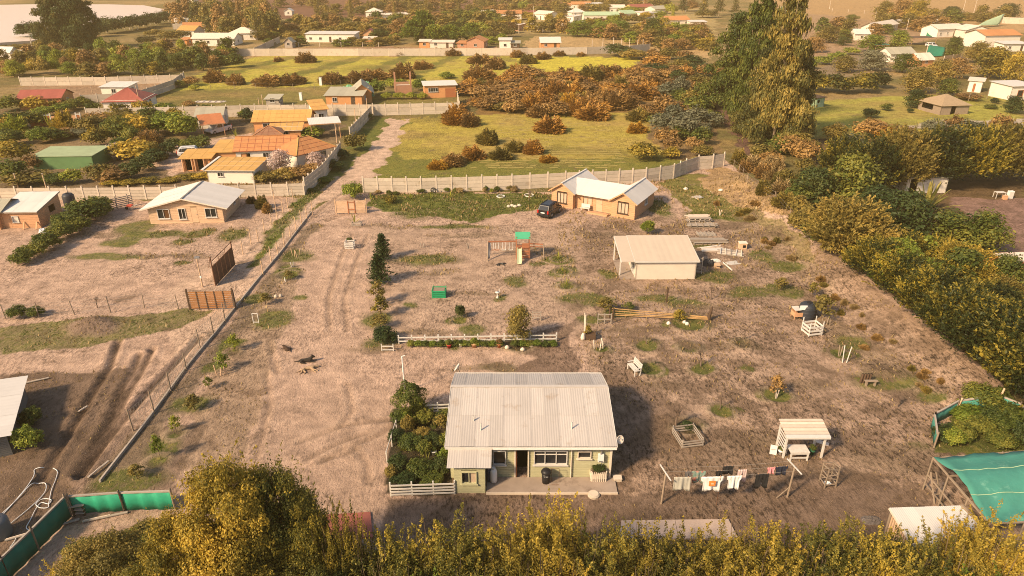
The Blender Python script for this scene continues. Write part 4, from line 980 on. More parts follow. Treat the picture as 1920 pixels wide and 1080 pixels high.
r, w = site('gable_cottage', 'broad pine-board cottage with pale metal roof left of the lane', 'house', (283, 420), (421, 417))
wp = [GLASS, mat('amber_glass', (.12, .06, .03), .15)]
volume(r, 0, 0, w, 6.2, 1.98, ('gy', 1.05), PINEB, WMETAL, ('sheet', 8, 1, 6), boards=dict(F=.2, R=.2, B=None, L=.2), ops=[op('F', 1.0, .62, 1.35, 1.15, pm=wp), op('F', 3.35, .5, .82, 1.3, pm=GLASS), op('F', 4.75, .05, .75, 1.85, 'door', m=PINEB), op('F', 6.35, .68, 1.25, 1.1), op('R', 3.9, .9, .6, .5, n=1)], oh=.45, ohs=.75, cap=mat('ridge_dark', (.20, .19, .18)), fascia=CREAM)
r, w = site('timber_shed', 'orange board shed with a patched metal roof at the left edge', 'shed', (5, 428), (78, 427))
volume(r, 0, 0, w, 4.6, 1.95, ('shed', .75), WOOD, WMETAL, ('sheet', 5, 2, 6), boards=dict(F=.2, R=.2, B=None, L=None), ops=[op('F', 1.4, .7, .7, .75, n=1, pm=CREAM), op('R', 2.2, 1.1, 1.2, .6, 'void'), op('F', .35, 0, .8, 1.9, 'door', m=WOOD)], oh=.25, ohs=.15, fascia=GREYWOOD)
for x, t in ((2.6, .12), (4.0, .1)): beam(r, 'prop', WOOD, (x, -.55, 0), (x, -.05, .75), .14, .06)
r, w = site('timber_shed', 'board shed with a grey gabled roof cut off by the left edge', 'shed', (-70, 432), (2, 431))
volume(r, 0, 0, w, 4.8, 2.0, ('gx', .9), WOOD, GREYROOF, ('sheet', 5, 1, 6), boards=dict(F=.2, R=.2, B=None, L=None), oh=.5, ohs=.5, ops=[op('F', 2.6, .0, .9, 1.9, 'door', m=WOOD)])
# beige shed with the side porch
r, w = site('beige_shed', 'beige panel shed with a sloping roof and open side porch', 'shed', (1191, 524), (1303, 523))
D = 4.6
volume(r, 0, 0, w, D, 1.92, ('shed', .62), CREAM, BOARDG, ('sheet', 5, 1, 2), ops=[op('L', 2.3, .35, 1.6, 1.45, n=2), op('F', w*.55, 0, .04, 1.9, 'void')][:1], oh=.22, ohs=.2, fascia=WHITE)
rp = node('porch_roof', r, (-1.45, 0, 0)); roof_slope(rp, (0, -.2, 1.93), (1.25, -.2, 1.93), (1.25, D+.2, 2.6), (0, D+.2, 2.6), BOARDG, ('slab',))
beam(rp, 'fascia', WHITE, (-.02, -.2, 1.86), (-.02, D+.2, 2.53), .04, .14)
for y in (.9, D): box(r, 'porch_post', WHITE, (-1.35, y, (1.95+.62*y/D)/2-.03), (.1, .1, 1.9+.62*y/D))
box(r, 'porch_floor', SLAB, (-.7, D/2, .04), (1.45, D, .1))
lad = thing('ladder', 'grey wooden ladder frame beside the beige shed', 'ladder', G(1309, 514)); 
for x in (-.3, .3): beam(lad, 'stile', GREYWOOD, (x, 0, 0), (x, .12, 1.75), .07)
for k in range(5): beam(lad, 'rung', GREYWOOD, (-.3, .02+.02*k, .3+.32*k), (.3, .02+.02*k, .3+.32*k), .05)
# grey shed at the left edge
p = G(25, 852); q = G(50, 758); rz = math.atan2(q.y-p.y, q.x-p.x)-math.pi/2
r = thing('grey_shed', 'dark corrugated shed with a pale sheet roof at the left edge', 'shed', (p.x, p.y, 0), rz)
D = (q-p).length+.8
volume(r, -5.5, 0, 5.5, D, 2.0, ('shedx', -.45), GREYWALL, WMETAL, ('sheet', 6, 2, 3), oh=.35, ohs=.35, boards=dict(F=.12, R=None, B=None, L=None))
box(r, 'lamp', WHITEPL, (.08, .9, 1.5), (.1, .14, .1))

# ------------------------------------------------------------------ the orange-roofed compound
H1 = dict(cap=TILE)
A_ = 'auto'
simple_house('long house with an orange panelled roof behind the blossoming tree', (446, 312), (556, 308), 6.0, 2.4, ('gx', 1.3), PLASTER, TILE, ('panel', 9, 4), ops=[op('F', .7, .9, 1.3, 1.0, 'void'), op('F', 3.8, .9, .9, 1.0), op('F', 6.8, .9, .9, 1.0)], cap=TILE)
simple_house('orange hip-roofed house at the corner of the walled compound', (560, 318), (628, 300), 5.2, 2.3, ('hip', 1.5), PLASTER, TILE, ('panel', 5, 4), ops=[op('F', 1.5, .9, 1.0, 1.0, 'void'), op('F', 4.0, .9, 1.2, 1.0)], cap=TILEY)
r = simple_house('low house with an ochre roof and wooden pillars beside the drive', (344, 321), (398, 320), 3.6, 1.9, ('shed', .35), OCHREW, TILEY, ('panel', 3, 2, .01), ops=[op('F', .5, .1, .8, 1.6, 'void'), op('F', 2.2, .1, .8, 1.6, 'void')], base=TILEY)
for x in (.2, 1.5, 1.9, 3.2): rod(r, 'pillar', WOOD, (x, -.2, 0), (x, -.2, 1.85), .12)
volume(r, 3.6, 2.2, 5.0, 5.2, 2.2, ('shed', .5), OCHREW, TILEY, ('panel', 3, 3, .01), oh=.3, base=TILEY)
r = simple_house('flat outbuilding with an ochre panel roof and a white wall', (392, 344), (478, 344), 5.4, 1.9, ('shed', .30), PLASTER, TILEY, ('panel', 6, 3, .025), ops=[op('F', 1.4, 1.0, .8, .6)], base=WHITE)
beam(r, 'gutter', WHITE, (-.4, -.4, 2.02), (-.4, 5.6, 2.3), .35, .08)
simple_house('ochre-roofed house at the back of the compound', (478, 252), (582, 250), 6.0, 2.3, ('gx', 1.3), OCHREW, TILEY, ('panel', 10, 3, .012), ops=[op('F', 1.6, .8, 1.6, 1.1), op('F', 6.5, .8, 1.6, 1.1, 'void')], base=TILE)
simple_house('middle annex with an ochre strip roof behind the bright hedge', (508, 266), (566, 264), 3.0, 1.9, ('shed', .5), OCHREW, TILEY, ('panel', 6, 2), ops=A_, base=CREAM)
simple_house('small brown hipped roof between the two orange ranges', (482, 274), (530, 272), 4.0, 1.9, ('hip', .9), OCHREW, mat('brown_tile', (.26, .13, .075)), ('panel', 4, 3), ops=A_, cap=TILE)
simple_house('rear wing with an ochre roof beside the white canopy', (592, 232), (616, 230), 5.0, 2.6, ('shed', .9), PLASTER, TILEY, ('panel', 3, 3), ops=A_, base=TILE)
def canopy(label, a, b_, D, h, m, rise=.2, posts=WOOD, st=('sheet', 4, 1, 5), name='canopy', cat='canopy', mesh_posts=True):
    r, w = site(name, label, cat, a, b_)
    for x in (.1, w-.1):
        for y in (.1, D-.1): rod(r, 'post', posts, (x, y, -.1), (x, y, h+rise*y/D), .06)
    rp = node('roof', r); roof_slope(rp, (-.2, -.2, h), (w+.2, -.2, h), (w+.2, D+.2, h+rise), (-.2, D+.2, h+rise), m, st)
    beam(rp, 'edge_beam', posts, (-.2, -.2, h-.08), (w+.2, -.2, h-.08), .06, .12); return r
canopy('white sheet canopy on tall posts at the back of the compound', (585, 262), (640, 258), 4.5, 2.6, WMETAL)
canopy('orange carport roof on wooden posts over a white pickup', (382, 258), (424, 254), 5.0, 2.2, mat('orange_sheet', (.45, .16, .06), .6), .8)
simple_house('house with a grey sheet roof behind the orange carport', (372, 242), (420, 240), 6.0, 2.4, ('gx', .9), PLASTER, GREYROOF, ('sheet', 6, 1, 5), ops=A_)
simple_house('grey-green roofed cottage standing just behind the long wall', (612, 199), (680, 199), 5.5, 2.2, ('shed', .8), OCHREW, GREYROOF, ('sheet', 6, 1, 5), ops=A_)
r, w = site('cottage_wing', 'gabled wing with a grey-green roof at the end of the cottage', 'house', (664, 197), (690, 196)); volume(r, 0, 2, w+1, 8, 2.4, ('gy', 1.5), OCHREW, GREYROOF, ('sheet', 6, 1, 5), oh=.5)
simple_house('orange plastered hut with a flat white roof beside the ruin', (797, 184), (856, 182), 5.5, 2.7, ('shed', .15), OCHREW, WHITE, ('slab',), ops=[op('F', .8, 1.3, 2.2, .9, n=4), op('F', 4.6, 0, 2.4, 2.0, 'door', m=REDWOOD)])
r, w = site('brick_ruin', 'roofless brick shell with two tall end piers inside a hedge', 'ruin', (742, 176), (771, 175))
volume_ = MB(); box(r, 'wall', BRICKM, (w/2, 0, .9), (w, .25, 2.0)); [box(r, 'pier', BRICKM, (x, 0, 2.4), (.35, .35, 4.9)) for x in (0, w)]; box(r, 'wall', BRICKM, (w/2, 5, .9), (w, .25, 2.0)); box(r, 'lintel', CREAM, (w/2, 0, 1.98), (w-.4, .3, .15))
simple_house('red-roofed open house behind a dark hedge at the far left', (38, 206), (118, 204), 6.0, 2.3, ('gx', 1.2), OCHREW, REDROOF, ('sheet', 8, 1, 5), ops=A_)
simple_house('white house with a red hipped roof below the paddock', (196, 211), (272, 209), 8.0, 2.3, ('hip', 1.9), PLASTER, REDROOF, ('sheet', 6, 1, 5), ops=A_)
simple_house('small white flat-roofed shed at the corner of the paddock walls', (192, 182), (240, 182), 5.0, 2.2, ('shed', .4), PLASTER, WHITE, ('sheet', 5, 1, 4), ops=A_, name='shed', cat='shed')
simple_house('grey lean-to roof just behind the compound wall', (500, 200), (524, 200), 3.0, 1.6, ('shed', .4), GREYWOOD, GREYROOF, ('slab',), ops=A_, name='shed', cat='shed')
# white gateway with red walls
r, w = site('garden_gateway', 'white timber gateway with red wall panels near the yucca', 'gateway', (57, 237), (155, 234))
for x0, x1 in ((0, 3.8), (8.2, w)):
    box(r, 'panel', REDWOOD, ((x0+x1)/2, 0, .9), (x1-x0, .1, 1.8)); beam(r, 'rail', WHITE, (x0-.1, 0, 1.95), (x1+.1, 0, 1.95), .14); [box(r, 'post', WHITE, (x, 0, 1.1), (.18, .18, 2.3)) for x in (x0, x1)]
box(r, 'panel', WOOD, (6.0, 0, .9), (4.2, .1, 1.7)); beam(r, 'rail', WHITE, (8.2, -.1, 1.1), (w, -.1, 1.1), .1)
r = simple_house('long green netted tank shed among the shrubs', (64, 318), (178, 316), 5.5, 1.9, ('shed', .15), mat('green_sheet_wall', (.11, .21, .085), .7, .3, 1), mat('pale_green_roof', (.30, .36, .21), .8, .3, .8), ('slab',), ops=(), name='green_shed', cat='shed', oh=.1)
# far village: rows of distant houses, each a house with its own roof and openings
FAR = [
 ('white shed at the far left end of the garden wall', (22, 112), (38, 110), 4, 2.4, 'gy', PLASTER, WHITE), ('small white hut left of the garden belt', (38, 112), (52, 111), 4, 2, 'shed', PLASTER, GREYROOF),
 ('tiny white hut with a red roof among the garden trees', (212, 107), (232, 107), 3, 2, 'gx', PLASTER, REDROOF),
 ('long white house with a tan roof among distant left trees', (335, 70), (366, 70), 8, 2.8, 'gx', PLASTER, TILEY), ('distant house with an orange roof above the white one', (345, 62), (385, 61), 8, 2.6, 'gx', PLASTER, TILE),
 ('pale low house beside the palm', (362, 86), (440, 86), 9, 2.6, 'gx', PLASTER, CREAM), ('cream house with a wide roof right of the pale low one', (430, 76), (480, 75), 9, 2.8, 'hip', PLASTER, CREAM),
 ('small orange shed before the pale low house', (338, 86), (352, 86), 4, 2.2, 'shed', TILE, TILE), ('distant white house behind the palm at left', (330, 51), (375, 50), 7, 2.6, 'gx', PLASTER, WHITE),
 ('long white building behind the far wall', (574, 79), (666, 80), 7, 3.0, 'shed', PLASTER, WHITE), ('open shed at the right end of the long white building', (682, 74), (704, 74), 5, 2.6, 'gy', WOOD, REDROOF),
 ('low orange-walled shed before the open one', (682, 79), (704, 79), 3, 1.4, 'shed', OCHREW, CREAM), ('small grey kiosk inside the far wall corner', (534, 90), (549, 90), 3, 2.2, 'gy', GREYWOOD, GREYROOF),
 ('pinkish brick house beside the far wall', (875, 92), (908, 92), 7, 2.8, 'gy', BRICKM, TILE), ('low brick shed left of the pinkish house', (857, 91), (876, 91), 5, 1.8, 'shed', BRICKM, TILE), ('white cube house above the far wall', (936, 92), (958, 92), 4, 3.0, 'shed', PLASTER, WHITE),
 ('ochre plastered shed near the dense trees', (786, 90), (806, 90), 4, 2.2, 'shed', OCHREW, CREAM), ('row of pale fencing sheds before the dense trees', (806, 90), (850, 90), 3, 2.0, 'shed', CREAM, CREAM),
 ('white-roofed shed behind the far wall at centre', (1014, 92), (1050, 92), 5, 2.3, 'gx', OCHREW, WHITE), ('dark open shed beside the white cube', (958, 92), (974, 92), 4, 2, 'shed', DARKWOOD, GREYROOF),
 ('big pale house with an orange roof in the village', (932, 38), (978, 38), 10, 3.4, 'gx', PLASTER, TILE), ('cream house left of the big orange-roofed one', (910, 36), (932, 35), 8, 3.0, 'gx', PLASTER, CREAM),
 ('brick block with a low roof beside the village road', (938, 56), (972, 58), 6, 2.6, 'shed', BRICKM, CREAM), ('pale house at the left end of the village road', (916, 52), (938, 53), 6, 2.6, 'shed', PLASTER, CREAM),
 ('reddish house right of the big orange-roofed one', (980, 33), (1002, 33), 8, 3.0, 'shed', OCHREW, REDROOF), ('sandy house at the head of the village road', (1000, 36), (1028, 38), 8, 3.0, 'gx', PLASTER, CREAM),
 ('white house with a domed roof in the village', (1072, 32), (1098, 31), 7, 2.6, 'hip', PLASTER, WHITE), ('white shed left of the green-roofed row', (1062, 40), (1076, 41), 6, 2.6, 'shed', PLASTER, WHITE), ('small white house at the hedge corner', (1066, 50), (1078, 52), 5, 2.2, 'shed', PLASTER, WHITE),
 ('long pale greenish-roofed row in the village', (1095, 39), (1160, 38), 8, 2.8, 'gx', PLASTER, PALENET), ('pale house with a second green roof right of the row', (1168, 35), (1192, 34), 8, 2.6, 'gx', CREAM, PALENET),
 ('long white block behind the green hedges', (1202, 35), (1246, 34), 7, 3.0, 'shed', PLASTER, WHITE), ('house with a dark red roof and yellow front in the village', (1186, 24), (1226, 23), 9, 3.2, 'gx', mat('yellow_plaster', (.60, .42, .14)), REDROOF),
 ('white house right of the rounded trees at the village back', (1045, 20), (1070, 20), 9, 3.0, 'gx', PLASTER, TILE), ('long tan-roofed house at the village back', (1072, 17), (1108, 17), 9, 3.0, 'gx', PLASTER, TILE), ('broad white house at the village back', (1112, 18), (1140, 17), 9, 3.4, 'shed', PLASTER, WHITE),
 ('pale row of houses behind the broad white one', (1142, 24), (1172, 24), 9, 3.0, 'gx', PLASTER, CREAM), ('pale upper house left of the dark round tree', (1196, 9), (1230, 9), 10, 3.4, 'gx', PLASTER, CREAM), ('grey house right of the dark red roof', (1228, 27), (1252, 26), 9, 3.0, 'gx', CREAM, GREYROOF),
 ('house with a salmon roof beside the yellow trees', (1252, 49), (1292, 48), 8, 2.8, 'gx', PLASTER, TILE), ('low white shed right of the salmon roof', (1294, 50), (1324, 50), 5, 2.2, 'shed', CREAM, WHITE),
 ('white building with a hipped roof above the far trees', (686, 33), (716, 33), 9, 3.2, 'hip', PLASTER, CREAM), ('long white block above the far trees', (706, 40), (770, 38), 8, 3.0, 'shed', PLASTER, CREAM), ('small far white gable at the upper left', (534, 29), (548, 29), 6, 2.6, 'gy', PLASTER, WHITE),
 ('white wall-like house below the hazy grove', (470, 24), (500, 24), 6, 2.2, 'shed', PLASTER, CREAM), ('tiny pale house at the top left skyline', (345, 6), (362, 6), 9, 4, 'gx', PLASTER, TILE), ('low white house left of the long white block', (560, 50), (600, 49), 6, 2.2, 'shed', PLASTER, WHITE),
 ('white shed on the ridge right of the poplars', (1496, 17), (1514, 17), 6, 2.6, 'shed', PLASTER, WHITE), ('pale green tank house on the ridge', (1478, 22), (1494, 21), 6, 2.2, 'shed', PALENET, PALENET)]
for lb, a, b_, D, h, rk, wm, rm in FAR:
    simple_house(lb, a, b_, D, h, (rk, {'gx': 1.5, 'gy': 1.3, 'shed': .4, 'hip': 1.7}[rk]), wm, rm, ('slab',), ops=A_, oh=.4)
# hillside houses at the right
HS = [('white-walled house with a pale gable at the left of the hill group', (1602, 76), (1628, 76), 6, 2.6, 'gx', PLASTER, WHITE), ('white house with a pale roof above the bright shrubs', (1640, 63), (1682, 56), 6, 2.6, 'gx', PLASTER, CREAM), ('little orange dovecote hut beside the trees', (1680, 53), (1694, 52), 3, 2.2, 'gx', TILE, CREAM),
      ('white house with an ochre and turquoise roof below the palm', (1668, 117), (1712, 116), 6, 2.6, 'gx', PLASTER, GREYROOF), ('wide house with a veranda on the hillside', (1756, 70), (1806, 68), 8, 3.2, 'gx', PLASTER, CREAM), ('pale gabled house in the middle of the hillside', (1808, 72), (1856, 72), 9, 3.2, 'gy', PLASTER, CREAM),
      ('large white house with an orange roof at the right edge', (1842, 92), (1908, 90), 10, 4.6, 'gx', PLASTER, TILE), ('low white annex at the right edge', (1880, 97), (1925, 96), 5, 2.6, 'shed', PLASTER, WHITE), ('small red-walled hut below the netted yard', (1722, 125), (1748, 124), 5, 2.0, 'gx', OCHREW, CREAM), ('narrow pale tower hut behind the hillside trees', (1743, 52), (1756, 52), 3, 3.4, 'shed', CREAM, CREAM)]
for lb, a, b_, D, h, rk, wm, rm in HS:
    simple_house(lb, a, b_, D, h, (rk, {'gx': 1.5, 'gy': 1.6, 'shed': .4}[rk]), wm, rm, ('sheet', 5, 1, 3) if rk != 'shed' else ('slab',), ops=A_, oh=.5)
canopy('turquoise cloth awning beside the white hillside house', (1640, 100), (1664, 99), 4, 2.6, TEALNET, .6)
canopy('dark open carport on the hillside with a flat roof', (1708, 86), (1754, 84), 6, 2.6, DARKWOOD, .1, st=('slab',))
def cloth_sheet(name, label, cat, pts3, m, th=.02, nu=8, nv=4, sag=.25, group=None):
    o = V3(pts3[0]); t_ = thing(name, label, cat, o, 0, group); A, B, C, D = [V3(p)-o for p in pts3]; vs = []; fs = []
    for j in range(nv+1):
        for i in range(nu+1):
            u, v = i/nu, j/nv; p = (A*(1-u)+B*u)*(1-v)+(D*(1-u)+C*u)*v; p.z -= sag*math.sin(math.pi*u)*math.sin(math.pi*v)+.03*math.sin(u*23+v*9); vs.append(p)
    for j in range(nv):
        for i in range(nu): k = j*(nu+1)+i; fs.append((k, k+1, k+nu+2, k+nu+1))
    c = mobj(t_, 'cloth', vs, fs, m, True); s_ = c.modifiers.new('thickness', 'SOLIDIFY'); s_.thickness = th; return t_
def z3(p, z): return (p.x, p.y, p.z+z)
g1, g2, g3, g4 = G(1735, 108), G(1768, 106), G(1770, 102), G(1738, 103)
t_ = cloth_sheet('shade_net', 'green shade net hung in the hillside yard', 'net', [z3(g1, .3), z3(g2, .2), z3(g3, 2.2), z3(g4, 3.2)], GREENNET, sag=.5); rod(t_, 'post', CONCP, (0, .1, -.3), (0, .1, 4.2), .12)
g1, g2, g3, g4 = G(1832, 52), G(1872, 50), G(1878, 48), G(1845, 50)
cloth_sheet('shade_net', 'pale green net rising behind the hillside roofs', 'net', [z3(g1, 1.0), z3(g2, .6), z3(g3, 5.6), z3(g4, 2.6)], PALENET, sag=.3)
g1, g2, g3, g4 = G(1735, 70), G(1752, 69), G(1753, 66), G(1738, 67)
cloth_sheet('tarpaulin', 'green tarpaulin box before the veranda house', 'tarpaulin', [z3(g1, .2), z3(g2, .2), z3(g3, 2.6), z3(g4, 2.4)], GREENNET, sag=.2)
r = simple_house('thatched open hut with lattice walls on the right meadow', (1762, 216), (1814, 214), 6.5, 2.0, ('hip', 1.5), OLDWOOD, mat('thatch', (.33, .24, .15), .95, .3, 3), ('slab',), ops=[op('F', 2.2, 0, 1.1, 1.7, 'void'), op('L', 1.0, .6, 3.2, 1.0, 'void')], name='hut', cat='hut')
simple_house('little white hut with a flat roof and red door on the meadow', (1812, 172), (1838, 174), 4.5, 2.6, ('shed', .2), PLASTER, CREAM, ('slab',), ops=[op('F', 1.0, .1, .5, 1.9, 'door', m=REDWOOD), op('R', 1.2, 0, 1.0, 2.0, 'door', m=REDWOOD)], name='hut', cat='hut')
simple_house('white cabin cut off by the right edge above the meadow', (1892, 188), (1940, 186), 6, 3.0, ('shed', .2), PLASTER, WHITE, ('slab',), ops=[op('F', 1.6, .8, 1.4, 1.3, n=1, fm=REDWOOD)], name='cabin', cat='cabin')
simple_house('small mint-green kiosk at the left end of the meadow', (1530, 202), (1544, 200), 3, 2.0, ('shed', .1), PALENET, DARKWOOD, ('slab',), ops=[op('F', .2, .9, .7, .6, 'void')], name='kiosk', cat='kiosk')
simple_house('weathered hut hidden behind the banana plant', (1695, 362), (1772, 362), 3.6, 2.1, ('shed', .2), PLASTER, GREYROOF, ('sheet', 4, 1, 5), ops=[op('F', .5, 0, 1.0, 1.9, 'void')], name='hut', cat='hut')
simple_house('tan box shed at the right edge of the dark trees', (1882, 514), (1935, 512), 1.6, 1.3, ('shed', .1), OCHREW, CREAM, ('panel', 2, 1), ops=(), name='crate_shed', cat='shed')
# ------------------------------------------------------------------ bottom right: shade cloth, tin shed, netted plot
o = V3((0, 0, 0))
def at(px, py, z): x, y = G0(px, py, z); return V3((x, y, z))
c = [at(1685+170, 980, 2.3), at(1990, 975, 2.3), at(2010, 838, 2.6), at(1750, 858, 2.3)]
sc_ = thing('shade_house', 'big teal shade cloth stretched over poles at the right edge', 'shade structure', (c[0].x, c[0].y, 0)); o = V3((c[0].x, c[0].y, 0))
mid = at(1893, 843, 2.9); vs = []; fs = []; nu, nv = 14, 12
for j in range(nv+1):
    for i in range(nu+1):
        u, v = i/nu, j/nv; p = (c[0]*(1-u)+c[1]*u)*(1-v)+(c[3]*(1-u)+c[2]*u)*v-o; p.z += .55*math.exp(-((v-.55)/.28)**2)-.12*math.sin(u*math.pi*3)**2*.5+.035*math.sin(i*3.1+j*1.7)+.03*math.sin(i*.9-j*2.3); vs.append(p)
for j in range(nv):
    for i in range(nu): k = j*(nu+1)+i; fs.append((k, k+1, k+nu+2, k+nu+1))
cl = mobj(sc_, 'shade_cloth', vs, fs, TEALNET, True); s_ = cl.modifiers.new('thickness', 'SOLIDIFY'); s_.thickness = .01
for u in (0, .5, 1):
    for v in (0, .35, .7, 1):
        p = (c[0]*(1-u)+c[1]*u)*(1-v)+(c[3]*(1-u)+c[2]*u)*v-o; rod(sc_, 'pole', OLDWOOD, (p.x, p.y, -.1), (p.x, p.y, p.z+.05), .05)
for v in (0, .35, .7, 1):
    p = (c[0])*(1-v)+(c[3])*v-o; q = c[1]*(1-v)+c[2]*v-o; beam(sc_, 'cross_beam', OLDWOOD, p-V3((0, 0, .05)), q-V3((0, 0, .05)), .07)
for v in (.33, .66):
    j = round(v*nv); mb = MB(); mb.tube([V3(vs[j*(nu+1)+i])+V3((0, 0, .012)) for i in range(nu+1)], .022, 4); mb.build('seam', PALENET, sc_)
beam(sc_, 'edge_beam', OLDWOOD, c[0]-o-V3((0, 0, .03)), c[3]-o-V3((0, 0, .03)), .08); 
for z in (.5, 1.1): beam(sc_, 'rail', OLDWOOD, V3((c[0].x, c[0].y, z))-o, V3((c[3].x, c[3].y, z))-o, .06)
# tin shed
a, b_, d_ = at(1668, 952, 1.9), at(1800, 948, 1.9), at(1720, 1035, 1.7)
ux = (b_-a); uy = (d_-a); 
r = thing('tin_shed', 'slatted shed with a dazzling white zinc roof by the shade cloth', 'shed', (a.x, a.y, 0)); rp = node('roof', r)
C_ = a+ux+(at(1860, 1010, 1.7)-b_)*1.35; 
roof_slope(rp, d_-V3((a.x, a.y, 0)), C_-V3((a.x, a.y, 0)), b_-V3((a.x, a.y, 0)), (0, 0, 1.9), WMETAL, ('sheet', 6, 1, 6))
L0 = V3((.1, -.1, 0)); L1 = V3((d_.x-a.x+.1, d_.y-a.y+.1, 0))
for k in range(15): q = L0.lerp(L1, k/14); box(r, 'slat', PINEB, (q.x, q.y, .88), (.05, .09, 1.76), math.atan2((L1-L0).y, (L1-L0).x)+1.57)
for q in (L0, L1, V3((ux.x-.1, ux.y-.1, 0))): rod(r, 'post', OLDWOOD, q, q+V3((0, 0, 1.72)), .07)
beam(rp, 'eave_rail', CREAM, (0, 0, 1.84), (d_.x-a.x, d_.y-a.y, 1.64), .08, .1); beam(rp, 'ridge_beam', OLDWOOD, (ux.x+.06, ux.y, 1.95), (C_.x-a.x+.06, C_.y-a.y, 1.75), .12, .1)
# ------------------------------------------------------------------ concrete walls
panel_wall('long near concrete slab wall behind the yard, climbing the mound at its right end', [(682, 361), (790, 361), (960, 356), (1060, 350), (1160, 346), (1210, 343), (1262, 335), (1285, 325), (1308, 318), (1335, 316), (1356, 312)], 1.95)
panel_wall('concrete slab wall behind the pine-board cottage', [(-30, 376), (130, 375), (275, 374), (450, 370), (571, 366)], 1.6, group=None)
panel_wall('stepped concrete wall climbing along the lane beside the compound', [(573, 364), (590, 350), (608, 335), (625, 313), (640, 292)], 2.1, slabs=4)
panel_wall('short upper stretch of concrete wall along the lane', [(657, 262), (675, 243), (697, 218)], 2.0, slabs=3)
panel_wall('long concrete wall across the middle, behind the orange roofs', [(165, 225), (320, 222), (480, 218), (600, 217), (700, 217), (862, 213)], 2.2, 2.6, 3)
panel_wall('short return wall at the end of the middle wall', [(862, 213), (858, 190)], 2.0, 2.6, 1)
panel_wall('pale concrete wall behind the bare paddock at left', [(40, 161), (200, 160), (345, 155)], 2.0, 3.0, 2)
panel_wall('slanting concrete wall at the right side of the paddock', [(347, 151), (328, 166), (295, 178), (262, 189)], 2.1, 3.0, 2)
panel_wall('low white wall left of the red hipped house', [(155, 196), (243, 192)], 2.0, 3.0, 2)
panel_wall('very long pale wall across the far meadow', [(62, 106), (250, 105), (450, 105), (700, 105), (960, 104), (1100, 102), (1180, 99), (1218, 95)], 2.3, 5, 1, .2)
panel_wall('slanting grey wall at the left of the long white building', [(525, 80), (500, 92), (478, 103)], 2.2, 5, 1, .2)
panel_wall('distant pale wall behind the hazy trees', [(560, 50), (620, 49), (720, 47)], 2.2, 8, 1, .2)
panel_wall('curving pale wall below the village', [(900, 50), (960, 52), (1000, 55), (1018, 62)], 2.6, 8, 1, .2)
panel_wall('pale retaining wall along the village lane', [(1020, 33), (1040, 45), (1052, 55), (1062, 62)], 3.0, 8, 1, .2)
panel_wall('distant low wall beside the white cottages at left', [(325, 55), (380, 54)], 2.4, 6, 1, .2)
panel_wall('tan hillside wall behind the pale green net', [(1878, 44), (1940, 46)], 3.0, 6, 1, .2)
panel_wall('sandy patched wall below the hillside trees', [(1768, 118), (1800, 113), (1840, 108)], 2.0, 5, 1, .2, m=mat('sandy_wall', (.50, .36, .22)))
# kerb and fences
kp = [G(*q) for q in [(188, 905), (215, 870), (240, 838), (275, 793), (310, 745), (345, 697), (375, 660), (405, 625), (440, 580), (480, 530), (530, 470), (560, 430), (585, 398)]]
kb = thing('kerb', 'low concrete kerb running up the left side of the yard', 'kerb', kp[0])
for a, b_ in zip(kp[:-1], kp[1:]):
    n = max(1, int((b_-a).length/2.0))
    for i in range(n): p, q = a.lerp(b_, i/n)-kp[0], a.lerp(b_, (i+.985)/n)-kp[0]; z = V3((0, 0, .12)); beam(kb, 'kerb_block', GREYWOOD, p+z*.6, q+z*.6, .11, .24)
wire_fence('netting fence with rough posts along the kerb of the yard', [(250, 808), (290, 775), (321, 735), (350, 695), (376, 654), (401, 629), (423, 605), (443, 577)], 1.7, 3, .05, net=True)
wire_fence('pale-posted wire fence along the right side of the dirt lane', [(494, 516), (509, 492), (522, 480), (534, 465), (545, 450), (556, 436), (566, 422), (576, 411), (586, 402)], 1.65, 4, .055, PINEB)
wire_fence('pale-posted wire fence along the left side of the dirt lane', [(440, 494), (456, 477), (471, 458), (485, 454), (496, 436), (509, 422), (520, 410), (531, 399), (540, 390), (550, 377)], 1.5, 3, .05, PINEB, hs=[1.5, 1.5, 1.6, 1.5, 1.5, 1.5, 3.6, 1.5, 1.5, 1.5])
wire_fence('wire fence with dark leaning posts below the cottage yard', [(-20, 600), (11, 598), (73, 595), (140, 590), (208, 587), (271, 578), (335, 580)], 1.45, 4, .045, lean=.18)
wire_fence('post fence on the crest right of the wall', [(1356, 312), (1375, 318), (1385, 325), (1392, 332), (1400, 345), (1425, 362), (1450, 385), (1480, 410)], 1.4, 3, .045)
wire_fence('thin wire fence beyond the grassy field left of the ruin', [(395, 165), (440, 166), (480, 167), (550, 168), (590, 168), (622, 167), (640, 163), (660, 158), (700, 155)], 1.5, 2, .05)
wire_fence('picket line on the bank by the pale water', [(235, 57), (258, 56), (263, 54), (270, 50), (276, 48), (282, 46), (290, 44), (300, 42), (322, 38)], 2.6, 2, .14, CONCP)
wire_fence('garden fence before the long white building', [(560, 88), (600, 88), (640, 88), (680, 88), (710, 88)], 1.6, 2, .1, CONCP)
wire_fence('row of poles behind the far wall at right', [(1110, 90), (1130, 89), (1150, 88), (1165, 88), (1180, 88), (1195, 90), (1205, 91)], 3.0, 1, .1, CONCP)
wire_fence('wire fence on the hill behind the right houses', [(1560, 22), (1590, 24), (1620, 26), (1650, 28), (1700, 30), (1760, 34), (1830, 38), (1880, 38)], 2.0, 2, .12, CONCP)
wire_fence('wire fence below the white meadow hut', [(1790, 165), (1815, 190), (1850, 185), (1880, 176)], 1.8, 3, .08)
